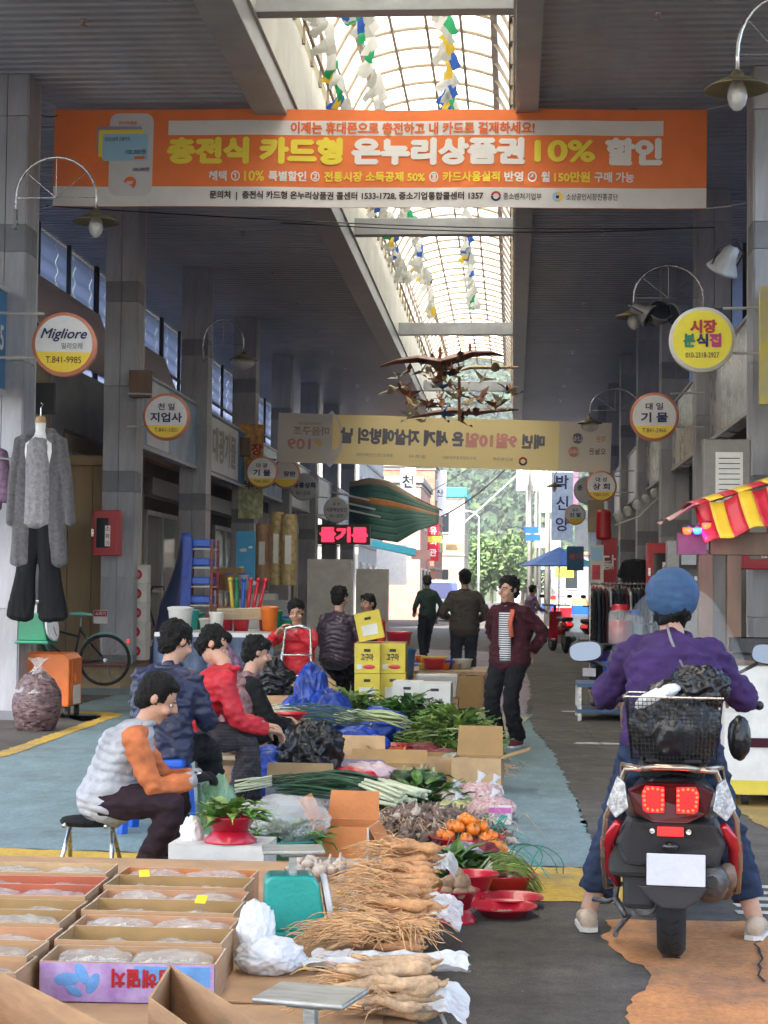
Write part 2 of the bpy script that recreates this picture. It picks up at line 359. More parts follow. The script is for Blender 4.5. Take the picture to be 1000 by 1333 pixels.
o = b.obj('ground_litter', mat('litter', (.25, .22, .16), .9, col2=(.08, .07, .05), vs=3)); tag(o, 'tiny scraps of skin, grit and dry leaf scattered on the paving', 'litter', kind='stuff')
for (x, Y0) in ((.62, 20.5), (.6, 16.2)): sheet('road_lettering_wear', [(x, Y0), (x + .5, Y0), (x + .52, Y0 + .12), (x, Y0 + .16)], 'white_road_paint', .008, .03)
# ------------------------------------------------ arcade
PIL = [18.0 + 5.5 * i for i in range(-4, 8)]
XL, XR, ZC = -5.1, 2.42, 6.76
roof = thing('arcade_roof', 'long grey corrugated market arcade roof with an arched skylight down its middle', 'roof', (0, 0, 0))
roof['kind'] = 'structure'
def deck(x0, x1, name):
    b = MB(); y = -9.0; P = .19; zs = []
    while y < 61: zs += [(y, 0), (y + P * .55, 0), (y + P * .62, .028), (y + P * .93, .028)]; y += P
    k = 0
    for (yy, dz) in zs: b.v += [(x0, yy, ZC + dz + (.0)), (x1, yy, ZC + dz)]
    for i in range(len(zs) - 1): b.f.append((2 * i, 2 * i + 1, 2 * i + 3, 2 * i + 2)); b.mi.append(0)
    o = b.obj(name, 'deck_grey', roof); o['kind'] = 'stuff'
    b = MB(); b.box(((x0 + x1) / 2, 26, ZC + .12), (abs(x1 - x0) + (.5 if x0 < 0 else .4), 70, .12)); b.obj('roof_sheet', 'steel_grey', roof)
deck(-7.2, -2.85, 'ceiling_deck'); deck(.24, 4.4, 'ceiling_deck')
b = MB(); b.box((-2.68, 26, 6.72), (.36, 70, .3)); b.obj('edge_beam', 'steel_grey', roof, bevel=.01)
b = MB(); b.box((.12, 26, 6.72), (.25, 70, .3)); b.obj('edge_beam', 'steel_grey', roof, bevel=.01)
mat('fascia', (.52, .52, .48), .6, var=.1, vs=1.2)
for i in range(23):
    y0 = -9 + i * 3.0
    b = MB(); b.box((-2.5, y0 + 1.5, 7.37), (.06, 2.985, 1.06)); b.obj('fascia_panel', 'fascia', roof, bevel=.004)
    b = MB(); b.box((.0, y0 + 1.5, 7.37), (.06, 2.985, 1.06)); b.obj('fascia_panel', 'fascia', roof, bevel=.004)
# vault profile
def vault(t, r=0):                  # t 0..1 across
    x = -2.46 + 2.42 * t; e = min(1, (1 - abs(2 * t - 1)) / .22); return V((x, 0, 8.6 + r + .38 * e + .3 * (1 - (2 * t - 1) ** 2)))
prof = [V((-2.46, 0, 7.68)), V((-2.46, 0, 8.2))] + [vault(i / 16) for i in range(17)] + [V((-.04, 0, 8.2)), V((-.04, 0, 7.68))]
rib = None; glz = None
m = translucent('polycarbonate', (.8, .79, .7), .93, (.96, .92, .79))
mat('rib_brown', (.3, .24, .18), .55, .1, var=.15, vs=5)
b = MB(); b.tube(prof, .034, 6); rib = b.obj('arch_rib', 'rib_brown', roof, loc=(0, -9, 0))
b = MB(); P = .88
for i in range(len(prof) - 1):
    a, c = prof[i] + V((0, 0, .045)), prof[i + 1] + V((0, 0, .045))
    b.add([a + V((0, .01, 0)), c + V((0, .01, 0)), c + V((0, P - .01, 0)), a + V((0, P - .01, 0))], [(0, 1, 2, 3)])
glz = b.obj('glazing_panel', 'polycarbonate', roof, loc=(0, -9, 0), smooth=True)
for i in range(1, 79):
    dupo(rib, (0, -9 + P * i, 0))
    if i < 78: dupo(glz, (0, -9 + P * i, 0))
for t in (.0, .11, .3, .5, .7, .89, 1.0):
    p = vault(t, -.03); b = MB(); q_ = .09 if t in (.11, .89) else .04; b.beam((p.x, -9, p.z), (p.x, 61, p.z), q_, q_); b.obj('purlin', 'rust_brown', roof)
for zz in (7.92, 8.3):
    for x in (-2.43, -.07): b = MB(); b.beam((x, -9, zz), (x, 61, zz), .04, .05); b.obj('purlin', 'rust_brown', roof)
for y in (-4.8, 5.8, 16.5, 27.0, 37.6, 48.2, 58.8):
    b = MB(); b.box((-1.25, y, 6.98), (2.46, .2, .26)); b.obj('tie_beam', 'steel_grey', roof, bevel=.008)
b = MB(); b.box((-1.2, -9.3, 7.6), (12, .1, 2.2)); b.obj('end_gable', 'panel_grey', roof)
# ceiling sprinklers: small real fittings
sp = None
for i, y in enumerate([x * 3.3 + 13 for x in range(12)]):
    for x in (-4.1, 1.3):
        if sp is None:
            b = MB(); b.use('chrome').cyl((0, 0, 0), (0, 0, -.05), .012, n=8); b.cyl((0, 0, -.05), (0, 0, -.06), .035, n=10); b.cyl((0, 0, 0), (0, 0, -.006), .05, n=12)
            sp = b.obj('ceiling_sprinkler', None); tag(sp, 'small sprinkler head on the grey corrugated arcade ceiling', 'sprinkler', 'sprinkler heads on the ceiling'); sp.location = (x, y, ZC)
        else: dupo(sp, (x, y, ZC))
# pillars
row_mesh = {}
def panel(w, h, m):
    k = (round(w, 3), round(h, 3), m)
    if k not in row_mesh:
        b = MB(); b.box((0, 0, 0), (w - .008, .02, h - .008)); o = b.obj('cladding_panel', m, bevel=.003); row_mesh[k] = o.data; bpy.data.objects.remove(o)
    return row_mesh[k]
def pillar(x, y, side, i):
    lab = {(-1, 0): 'nearest left pillar, with the hanging cardigan in front of it', (-1, 1): 'left pillar carrying the red extinguisher cabinet', (-1, 2): 'left pillar behind the blue covered rack',
           (1, 0): 'nearest right pillar at the frame edge behind the yellow sign', (1, 1): 'dark right pillar behind the round yellow snack shop sign'}.get((side, i))
    g = None
    if not lab: lab = 'grey panelled arcade pillar in the row further down the %s side' % ('left' if side < 0 else 'right'); g = 'far pillars on the %s side' % ('left' if side < 0 else 'right')
    zb = .375 if side < 0 and y > 20 else .0
    t = thing('pillar', lab, 'pillar', (x, y, zb), 0, g); H = ZC - zb - .004; W = .44
    cx = side * W / 2
    b = MB(); b.box((cx, W / 2 + .0, H / 2), (W - .03, W - .03, H)); b.obj('core', 'joint', t)
    b = MB(); b.box((-side * .006, W - .02, H / 2), (.02, .05, H)); b.obj('drain_pipe', 'pale_metal', t)
    z = 0; rows = [1.15, 1.15, .28, 1.15, 1.15, .28, 1.15, 1.15]
    k = 0
    while z < H - .05:
        h = min(rows[k % 8], H - z); dk = rows[k % 8] < .3; mm = 'panel_dark' if dk else 'panel_grey'
        for q in (-1, 1):
            me = panel(W / 2, h, mm); o = bpy.data.objects.new('cladding_panel', me); col.objects.link(o); o.parent = t; o.location = (cx + q * W / 4, -.001, z + h / 2)
            if i < 5:
                o = bpy.data.objects.new('cladding_panel', me); col.objects.link(o); o.parent = t; o.location = (-side * .001, W / 2 + q * W / 4, z + h / 2); o.rotation_euler = (0, 0, R(90))
        z += h; k += 1
    for zz in (.004,):
        b = MB(); b.box((cx, W / 2, .05), (W + .03, W + .03, .1)); b.obj('base_trim', 'panel_dark', t, bevel=.004)
    return t
for i, y in enumerate(PIL):
    if i > 3: pillar(XL, y, -1, i - 4)
    if i > 3: pillar(XR, y, 1, i - 4)
# raised shop platform on the left
mat('platform_ply', (.36, .27, .16), .7, var=.2, vs=1.5, aniso=(1, .3, 2))
b = MB()
plat = thing('shop_platform', 'raised beige platform with a red brown edge under the left shopfronts', 'platform', (-6.2, 22.6, 0))
b.box((0, 20, .175), (2.3, 40, .35)); b.obj('plinth', 'platform_ply', plat)
b = MB(); b.box((0, 20, .363), (2.34, 40.04, .024)); b.obj('edge_board', mat('edge_red', (.2, .06, .04), .6), plat)
b = MB(); b.box((.1, 20, .04), (2.5, 40.3, .08)); b.obj('kerb', mat('kerb_teal', (.16, .2, .21), .8, bump=.4), plat)
# ------------------------------------------------ shop rows
mat('beige_ply', (.42, .3, .16), .7, var=.15, vs=1.5, aniso=(1, 1, .3))
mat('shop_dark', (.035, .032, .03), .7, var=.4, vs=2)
mat('wall_beige', (.33, .26, .17), .8, var=.2, vs=1)
mat('shutter', (.22, .21, .2), .45, .3, var=.1)
mat('wall_grey', (.28, .28, .28), .7, var=.15, vs=1.3)
mat('sign_blue', (.05, .2, .42), .45, var=.2, vs=1.5)
mat('sign_white', (.62, .64, .66), .4, var=.08, vs=2)
mat('sign_pale_blue', (.25, .38, .52), .4, var=.25, vs=2)
translucent('clerestory', (.24, .27, .37), .5, (.15, .19, .3))
translucent('canvas_tan', (.6, .5, .42), .6, (.75, .6, .48), rough=.9)
mat('maroon_board', (.07, .02, .018), .6)
def shop(side, y0, y1, kind, lab):
    x = -6.25 if side < 0 else 3.3; s = side
    t = thing('shopfront', lab, 'shopfront', (x, y0, .375 if s < 0 else 0)); L = y1 - y0; zb = .375 if s < 0 else 0
    H = 4.5 - zb; wm = ['wall_beige', 'wall_grey', 'beige_ply'][kind % 3]
    # wall pieces round an opening
    b = MB(); b.box((s * .1, L * .06, H / 2), (.16, L * .12, H)); b.box((s * .1, L * .95, H / 2), (.16, L * .1, H)); b.box((s * .1, L * .5, H - .45), (.158, L * .9, .9)); b.obj('wall', wm, t)
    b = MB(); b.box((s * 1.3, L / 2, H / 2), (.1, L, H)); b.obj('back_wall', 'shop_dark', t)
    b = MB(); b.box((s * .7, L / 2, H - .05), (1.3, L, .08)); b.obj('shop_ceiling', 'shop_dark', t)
    b = MB(); b.box((s * .7, .03, H / 2), (1.15, .06, H)); b.obj('partition', wm, t)
    n = 3; a0 = L * .125; a1 = L * .895
    for k in range(n):
        w0 = a0 + (a1 - a0) * k / n; w1 = a0 + (a1 - a0) * (k + 1) / n - .04
        if k == kind % n: continue
        b = MB(); fr = .05; hh = 2.3
        for (c, d) in (((0, (w0 + w1) / 2, .04), (.06, w1 - w0, .08)), ((0, (w0 + w1) / 2, hh), (.06, w1 - w0, .08)), ((0, w0 + fr / 2, hh / 2), (.062, fr, hh)), ((0, w1 - fr / 2, hh / 2), (.062, fr, hh)), ((0, (w0 + w1) / 2, .95), (.05, w1 - w0 - .1, .05))): b.box(c, d)
        f = b.obj('door', 'pale_metal', t); g = MB(); g.box((0, (w0 + w1) / 2, hh / 2), (.012, w1 - w0 - .1, hh - .1)); g.obj('pane', 'glass', f)
    b = MB(); b.box((s * .02, L / 2, 2.75), (.3, L * .78, .3)); b.obj('shutter_box', 'shutter', t, bevel=.01)
    return t
ls = ['beige fronted shop between the first two left pillars with an open doorway', 'shop behind the second left pillar with dark glass doors', 'kitchenware shop behind the blue covered rack', 'shop behind the rolls of floor covering', 'shop behind the red jacketed vendor', 'far shop on the left under the pale fascia', 'last shops at the left end of the arcade']
Ys = [18.0 + 5.5 * i for i in range(-2, 8)]
for i in range(7): shop(-1, 18.06 + 5.5 * i, 23.5 + 5.5 * i, i, ls[i])
rs = ['grey shop beside the striped awning stall', 'shop behind the parked three wheeler with the clothes rack', 'shop behind the clothes rack and plastic jars', 'shop with a hanging red lantern shaped sign by its pillar', 'far right shop before the end of the arcade', 'shop near the street end on the right', 'last shop on the right before the open street']
for i in range(7): shop(1, 18.06 + 5.5 * i - 5.5, 23.5 + 5.5 * i - 5.5, i + 1, rs[i])
# clerestory on the left: translucent corrugated sheets in a steel truss
for i in range(8):
    y0 = 12.5 + 5.5 * i
    t = thing('clerestory', 'bluish corrugated wall and steel truss %s' % ['left of the nearest left pillar', 'behind the round script sign', 'behind the second left pillar', 'over the paper shop sign', 'over the blue left fascia', 'over the pale left fascia', 'left of the yellow banner', 'at the far left arcade end'][i], 'clerestory', (-7.1, y0, 4.4))
    for k in range(5):
        b = MB(); n = 18
        b.grid(lambda u, v: (.02 * math.sin(v * n * 2 * math.pi / 2), .02 + k * 1.1 + u * 1.08, v * 2.34), 1, n * 4); b.obj('corrugated_sheet', 'clerestory', t, smooth=True)
    b = MB(); b.beam((.12, 0, .15), (.12, 5.5, .15), .07); b.beam((.12, 0, 1.3), (.12, 5.5, 1.3), .05)
    for k in range(4): b.beam((.12, k * 1.8, 0), (.12, k * 1.8, 2.34), .06); 
    b.obj('truss', 'black', t)
    b = MB()
    for k in range(3): b.beam((.14, k * 1.8, .15), (.7, k * 1.8 + .9, -.75), .05); b.beam((.7, k * 1.8 + .9, -.75), (.14, k * 1.8 + 1.7, .15), .04)
    b.obj('brace', 'steel_grey', t)
    if i in (1, 2, 3):
        b = MB(); o0 = 1.9 if i == 1 else .3
        b.grid(lambda u, v: (.22 + .5 * v + .015 * math.sin(u * 70) * v, o0 + u * (5.3 - o0), 1.5 - 1.25 * v - .05 * math.sin(v * 3.1)), 40, 10)
        c = b.obj('sun_canvas', 'canvas_tan', t, smooth=True, solid=.01)
# right side gap above the fascia
for i in range(1, 8):
    y0 = 12.5 + 5.5 * i
    t = thing('clerestory', 'pale corrugated sheet wall above the right shops, %s' % ['beside the yellow snack shop sign', 'beyond the second right pillar', 'over the silver fascia', 'over the fascia by the pottery sign', 'over the round sign pair', 'near the yellow banner end', 'at the far end of the right row'][i - 1], 'clerestory', (3.6, y0, 4.4))
    for k in range(5):
        b = MB(); b.grid(lambda u, v: (.02 * math.sin(v * 18 * math.pi), .02 + k * 1.1 + u * 1.08, v * 2.34), 1, 72); b.obj('corrugated_sheet', 'clerestory', t, smooth=True)
    b = MB(); b.beam((-.1, 0, .15), (-.1, 5.5, .15), .07)
    for k in range(4): b.beam((-.1, k * 1.8, 0), (-.1, k * 1.8, 2.34), .06)
    b.obj('truss', 'black', t)
# fascia sign bands
mat('silver', (.55, .56, .58), .28, .6, var=.25, vs=1.2, bump=.1, bs=3)
def fascia(side, y0, y1, m, lab, texts=(), panels=()):
    x = XL - .16 if side < 0 else XR + .16; rot = 'right' if side < 0 else 'left'
    t = thing('shop_fascia', lab, 'fascia sign', (x, y0, 3.38)); L = y1 - y0; s = -side
    b = MB(); b.box((-s * .1, L / 2, .53), (.2, L, 1.06)); b.obj('sign_box', m, t, bevel=.01)
    b = MB(); b.box((s * .008, L / 2, -.0), (.03, L, .05)); b.box((s * .008, L / 2, 1.06), (.03, L, .04)); b.obj('trim', 'pale_metal', t)
    for (a, c, pm) in panels: b = MB(); b.box((s * .006, (a + c) / 2, .53), (.012, c - a, .94)); b.obj('sign_panel', pm, t)
    for (body, yc, h, w_, mm) in texts: txt(body, h, mm, (s * .02, yc, .55), t, rot, .03, w_)
    return t
fascia(-1, 12.0, 17.9, 'sign_blue', 'blue shop fascia with white digits at the left frame edge', [('841-9985', 5.2, .26, 1.1, 'white')])
fascia(-1, 23.98, 28.96, 'sign_pale_blue', 'blue and white shop fascia behind the paper shop sign', [('지물포', 1.5, .5, 1.5, 'offwhite')], [(1.0, 2.6, 'sign_white')])
fascia(-1, 29.48, 34.46, 'sign_blue', 'blue fascia with white panel lettered in grey for the kitchenware shop', [('대광기물', 2.3, .62, 2.6, 'steel_grey')], [(.7, 3.9, 'sign_white')])
fascia(-1, 34.98, 39.96, 'sign_pale_blue', 'pale blue fascia behind the small round kitchenware sign', [('종합장판', 2.4, .6, 2.6, 'navy_ink')])
fascia(-1, 40.48, 45.46, 'sign_white', 'pale fascia behind the rice cake mill sign', [('떡방앗간', 2.4, .6, 2.6, 'navy_ink')])
fascia(-1, 45.98, 56.4, 'sign_pale_blue', 'last pale fascia on the left before the green awning')
fascia(1, 12.6, 17.96, 'silver', 'silver fascia at the right frame edge with a round emblem panel')
fascia(1, 18.48, 23.46, 'silver', 'silver metal fascia behind the yellow snack shop sign')
fascia(1, 23.98, 28.96, 'silver', 'silver metal fascia beyond the pottery sign')
fascia(1, 29.48, 34.46, 'silver', 'silver metal fascia above the hanging lamps')
fascia(1, 34.98, 45.46, 'sign_white', 'white fascia behind the pair of round signs on the right')
fascia(1, 45.98, 56.4, 'sign_pale_blue', 'pale fascia at the far right end of the arcade')
# yellow panel low on the right frame edge
# ------------------------------------------------ banners
mat('banner_orange', (.85, .2, .045), .6, var=.06, vs=2, bump=.06, bs=8)
mat('banner_white', (.72, .7, .69), .6, var=.05, vs=2)
mat('banner_yellow_ink', (.88, .72, .06), .6, var=0, bump=0)
mat('banner_white_ink', (.8, .78, .77), .6, var=0, bump=0)
mat('banner_orange_ink', (.75, .15, .03), .6, var=0, bump=0)
mat('dark_ink', (.05, .03, .03), .6, var=0, bump=0)
mat('sky_card', (.3, .55, .72), .6, var=0, bump=0); mat('lilac_card', (.3, .28, .45), .6, var=0, bump=0)
def pxbanner(x0, x1, yt0, yb0, Y):
    a, b_, c = at(x0, yt0, Y), at(x1, yt0, Y), at(x0, yb0, Y); return a, (b_ - a).length, (a - c).length
def ripple(x, z, W, H, amp): return amp * (math.sin(x * 2.1 + z * .8) * .6 + math.sin(x * 5.3 - z * 2.2) * .25 + .5 * math.sin(x / W * math.pi))
class Flag:                        # a cloth rectangle whose print follows its ripples
    def __init__(s, name, lab, cat, px, pw, ph, Y, W, H, amp):
        s.W, s.H, s.pw, s.ph, s.amp = W, H, pw, ph, amp
        s.t = thing(name, lab, cat, px)
        s.d = 0
    def P(s, u, v, e): return V((u * s.W, -e + ripple(u * s.W, v * s.H, s.W, s.H, s.amp), -v * s.H))
    def rect(s, u0, v0, u1, v1, m, e=.004, name='printed_area', n=24, rr=0):
        b = MB(); nv = max(1, int(n * (v1 - v0) / 1.5) + 1); nu = max(1, int(n * (u1 - u0) * 2) + 1)
        b.grid(lambda a, c: s.P(u0 + (u1 - u0) * a, v0 + (v1 - v0) * c, e), nu, nv); return b.obj(name, m, s.t, smooth=True)
    def disc(s, u, v, r, m, e=.008, n=20, r0=0, a0=0, a1=6.2832, k=None):
        b = MB(); pts = [s.P(u + r * math.cos(a0 + (a1 - a0) * i / n) / s.W, v + r * math.sin(a0 + (a1 - a0) * i / n) / s.H, e) for i in range(n + 1)]
        if r0: q = [s.P(u + r0 * math.cos(a0 + (a1 - a0) * i / n) / s.W, v + r0 * math.sin(a0 + (a1 - a0) * i / n) / s.H, e) for i in range(n + 1)]; b.add(pts + q, [(i, i + 1, n + 2 + i, n + 1 + i) for i in range(n)])
        else: b.add([s.P(u, v, e)] + pts, [(0, i + 1, i + 2) for i in range(n)])
        return b.obj('printed_mark', m, s.t)
    def text(s, body, u, v, h, w_, m, bold=.03, align='L', e=.01, mirror=False):
        o = txt(body, h * s.H, m, (0, 0, 0), s.t, (0, 0, 0), bold, w_ * s.W, align, mirror)
        for vv in o.data.vertices:
            x = u * s.W + vv.co.x; z = -v * s.H + vv.co.y
            vv.co = V((x, -e + vv.co.z + ripple(x, -z, s.W, s.H, s.amp) + (0 if True else 0), z))
        return o
pa, W1, H1 = pxbanner(72, 921, 142, 268, 19.0)
f = Flag('market_banner', 'wide orange banner with yellow and white Korean lettering hung across the aisle', 'banner', pa, 849, 126, 19, W1, H1, .03)
f.t.rotation_euler = (0, R(.55), 0)
f.rect(0, 0, 1, 1, 'banner_orange', 0, 'cloth', 60); f.rect(0, .795, 1, .996, 'banner_white')
f.rect(.178, .115, .935, .265, 'banner_white')
f.text('이제는 휴대폰으로 충전하고 내 카드로 결제하세요!', .368, .19, .125, .373, 'banner_orange_ink', .035)
f.text('충전식 카드형', .177, .425, .28, .272, 'banner_yellow_ink', .06)
f.text('온누리상품권', .462, .425, .28, .265, 'banner_white_ink', .06)
f.text('10%', .741, .425, .225, .092, 'banner_yellow_ink', .05); f.text('할인', .848, .425, .28, .086, 'banner_white_ink', .06)
x = .243
for (s_, w_, c_) in (('혜택', .028, 'w'), ('①', .014, 'w'), ('10%', .031, 'y'), ('특별할인', .058, 'w'), ('②', .014, 'w'), ('전통시장 소득공제 50%', .155, 'y'), ('③', .014, 'w'), ('카드사용실적', .087, 'y'), ('반영', .029, 'w'), ('④', .014, 'w'), ('월', .013, 'w'), ('150만원', .054, 'y'), ('구매 가능', .06, 'w')):
    f.text(s_, x, .685, .105, w_, 'banner_white_ink' if c_ == 'w' else 'banner_yellow_ink', .03); x += w_ + .0065
f.text('문의처  |  충전식 카드형 온누리상품권 콜센터 1533-1728, 중소기업통합콜센터 1357', .245, .885, .095, .42, 'dark_ink', .03)
f.text('중소벤처기업부', .695, .885, .07, .058, 'dark_ink', .01); f.text('소상공인시장진흥공단', .79, .885, .07, .078, 'dark_ink', .01)
f.disc(.684, .885, .055, 'red_paint', r0=.032, a0=3.3, a1=6.4); f.disc(.684, .885, .055, 'navy_ink', r0=.032, a0=.2, a1=3.2)
f.disc(.777, .885, .055, 'sky_card', r0=.03, a0=1.5, a1=4.6); f.disc(.777, .885, .055, 'yellow_vinyl', r0=.03, a0=-1.6, a1=1.4); f.disc(.777, .885, .02, 'navy_ink')
# phone and cards printed at the left of the banner
mat('phone_grey', (.6, .6, .62), .5, var=.03, bump=0)
def rrect(F, u0, v0, u1, v1, r, m, e):
    pts = []; ru, rv = r / F.W, r / F.H
    for (cu, cv, a) in ((u1 - ru, v1 - rv, 0), (u0 + ru, v1 - rv, 90), (u0 + ru, v0 + rv, 180), (u1 - ru, v0 + rv, 270)):
        for k in range(5): q = R(a + 22.5 * k); pts.append(F.P(cu + ru * math.cos(q), cv + rv * math.sin(q), e))
    b = MB(); b.add(pts, [tuple(range(len(pts)))]); return b.obj('printed_mark', m, F.t)
rrect(f, .086, .04, .155, .89, .1, 'phone_grey', .006); rrect(f, .066, .175, .137, .44, .02, 'lilac_card', .009); rrect(f, .069, .21, .141, .49, .02, 'banner_yellow_ink', .011)
rrect(f, .075, .25, .147, .53, .03, 'sky_card', .013)
f.text('OOO님의 신용카드', .079, .305, .045, .04, 'navy_ink', .02, e=.015); f.text('100,000원', .112, .44, .06, .032, 'navy_ink', .02, e=.015); f.text('100,000원', .124, .62, .05, .026, 'navy_ink', .02)
f.text('온누리상품권', .1, .14, .04, .028, 'banner_orange_ink', .02); rrect(f, .126, .485, .143, .515, .015, 'banner_orange_ink', .016)
f.disc(.12, .755, .07, 'banner_orange_ink', r0=0); f.text('onr', .1145, .755, .035, .011, 'banner_white_ink', .03, e=.014)
for (a, c) in (((0, 0, .02), (-.35, .1, .22)), ((0, 0, -H1), (-.35, .1, -H1 - .05)), ((W1, 0, 0), (W1 + .5, .1, .15)), ((W1, 0, -H1), (W1 + .5, .1, -H1 + .1))):
    b = MB(); b.tube([a, ((a[0] + c[0]) / 2, 0, (a[2] + c[2]) / 2 - .02), c], .006, 6); b.obj('tie_rope', 'offwhite', f.t)
# second banner: seen from its back, lettering mirrored
translucent('banner_cream', (.95, .76, .36), .55, (.98, .82, .42)); translucent('pale_lilac', (.8, .8, .86), .55); mat('grey_violet_ink', (.16, .15, .19), .6, var=0, bump=0); mat('pink_ink', (.68, .3, .27), .6, var=0, bump=0); mat('faint_ink', (.45, .38, .3), .6, var=0, bump=0)
pa, W2, H2 = pxbanner(363, 797, 537, 601, 36.6)
g = Flag('prevention_banner', 'pale yellow banner seen from behind with mirrored lettering across the aisle', 'banner', pa, 434, 64, 37, W2, H2, .05)
g.t.rotation_euler = (0, R(1.6), 0)
g.rect(0, 0, 1, 1, 'banner_cream', 0, 'cloth', 40); g.rect(0, 0, .165, 1, 'pale_lilac'); g.rect(.845, 0, 1, 1, 'pale_lilac')
g.disc(.08, .5, .82, 'pale_lilac', .003, a0=-.82, a1=.82)
def mt_(body, u, v, h, w_, m, bold=.03): g.text(body, u + w_, v, h, w_, m, bold, 'L', .01, True)
mt_('세계 자살예방의 날', .19, .42, .33, .325, 'grey_violet_ink', .05); mt_('은', .525, .42, .3, .036, 'grey_violet_ink', .05)
mt_('10일', .566, .43, .3, .083, 'pink_ink', .05); mt_('9월', .658, .43, .3, .062, 'pink_ink', .05)
mt_('매년', .815 - .01, .43, .28, .065, 'grey_violet_ink', .05) if False else mt_('매년', .735, .43, .3, .068, 'grey_violet_ink', .05)
mt_('마음구조', .045, .35, .18, .11, 'faint_ink', .02); mt_('109', .03, .62, .22, .07, 'pink_ink', .03); g.disc(.12, .6, .1, 'banner_cream', .01)
mt_('자살예방 상담전화', .06, .2, .06, .07, 'faint_ink', .01)
mt_('작은', .955, .33, .13, .028, 'pink_ink', .02); mt_('오늘은', .935, .58, .13, .05, 'grey_violet_ink', .02); g.disc(.9, .33, .11, 'grey_violet_ink', .012); g.disc(.89, .6, .11, 'pink_ink', .012)
mt_('관심', .885, .33, .1, .03, 'pale_lilac', .03) ; mt_('하세요', .875, .6, .1, .035, 'pale_lilac', .03)
for (s_, u, w_) in (('보건복지부', .65, .06), ('한국생명존중희망재단', .5, .1), ('공주시', .4, .05), ('충청남도정신건강복지센터', .24, .11)): mt_(s_, u, .8, .07, w_, 'faint_ink', .01)
g.disc(.74, .83, .09, 'navy_ink', r0=.05, a0=0, a1=3.1); g.disc(.74, .83, .09, 'red_paint', r0=.05, a0=3.2, a1=6.2)
# ------------------------------------------------ round signs
mat('sign_face', (.66, .66, .66), .3, var=.05, vs=3, coat=.2); mat('sign_yellow', (.85, .6, .02), .35, var=.04); mat('rim_coral', (.62, .22, .12), .45, var=.1); mat('sign_dull', (.4, .42, .44), .4, var=.06)
mat('sign_lemon', (.78, .68, .02), .35, var=.04)
def round_sign(px, py, dia, lab, rim, face, low, lines, side, rz=0, arms=True, lowy=-.08):
    Y = 2300 * .62 / dia; p = at(px, py, Y); r = .31
    t = thing('round_sign', lab, 'sign', p, rz)
    T = M.Rotation(R(90), 4, 'X')
    b = MB(); b.lathe([(.001, .07), (r - .03, .07), (r, .05), (r, -.05), (r - .03, -.07), (.001, -.07)], n=40, T=T); b.obj('sign_drum', rim, t, smooth=False)
    b = MB(); b.lathe([(.001, .074), (r - .035, .074)], n=40, T=T); b.obj('sign_face', face, t)
    if low:
        rr = r - .035; a0 = math.asin(lowy / rr); n = 24; pts = [(rr * math.cos(a), -.078, rr * math.sin(a)) for a in [math.pi - a0 + (math.pi + 2 * a0) * i / n for i in range(n + 1)]]
        b = MB(); b.add(pts, [tuple(range(n + 1))]); b.obj('lower_field', low, t)
    for (body, x, z, h, w_, mm, bold) in lines: txt(body, h, mm, (x, -.083, z), t, 'cam', bold, w_, slant=.35 if body[0] == 'M' else 0)
    if arms:
        xe = (XL if side < 0 else XR) - p.x
        for dz in (.2, -.12):
            b = MB(); b.tube([(side * .2, 0, dz + (.1 if dz > 0 else 0)), (xe, .1, dz + (.12 if dz > 0 else 0))], .014, 6); b.obj('bracket_arm', 'pale_metal', t)
    return t
round_sign(84.5, 449, 85, 'round white and yellow sign with slanted script lettering and peeling coral rim', 'rim_coral', 'sign_face', 'sign_yellow', [('Migliore', 0, .085, .13, .45, 'navy_ink', .03), ('밀리오레', .08, -.02, .06, .2, 'grey_violet_ink', .01), ('T.841-9985', 0, -.155, .065, .34, 'ink', .01)], -1, R(6))
round_sign(217, 543, 62, 'round white sign of the paper shop beside the second left pillar', 'rim_coral', 'sign_face', 'sign_yellow', [('천 일', 0, .13, .09, .22, 'navy_ink', .02), ('지업사', 0, -.01, .13, .42, 'navy_ink', .03), ('T.841-1001', 0, -.175, .055, .3, 'ink', .01)], -1, R(6), lowy=-.115)
round_sign(341, 615, 42, 'small round kitchenware sign standing left of an overlapped yellow one', 'rim_coral', 'sign_face', 'sign_yellow', [('대 광', 0, .13, .09, .22, 'navy_ink', .02), ('기 물', 0, -.01, .13, .34, 'navy_ink', .03), ('T.841-5822', 0, -.175, .055, .3, 'ink', .01)], -1, R(6), lowy=-.115)
round_sign(372, 617, 38.5, 'round floor covering sign half hidden behind the kitchenware sign', 'rim_coral', 'sign_face', 'sign_yellow', [('장판', .08, 0, .11, .26, 'navy_ink', .03)], -1, R(6), lowy=-.115)
round_sign(395, 634, 36, 'round grey sign with dark blue lettering right of the floor covering sign', 'sign_dull', 'sign_dull', None, [('유흥상회', .02, .04, .13, .5, 'navy_ink', .04), ('841-3598', .0, -.14, .08, .32, 'ink', .02)], -1, R(6))
round_sign(438, 664, 34, 'round grey sign of the rice cake mill above the red LED display', 'sign_dull', 'sign_dull', None, [('유 구', 0, .14, .07, .18, 'ink', .02), ('시장떡방앗간', .0, 0, .1, .5, 'ink', .02), ('841-2870', .0, -.14, .08, .32, 'ink', .02)], -1, R(6))
round_sign(497, 690, 27, 'faint round sign hanging in front of the green awning', 'sign_dull', 'sign_dull', None, [('유구', 0, .1, .09, .2, 'ink', .02), ('금방앗', 0, -.04, .12, .3, 'ink', .02)], -1)
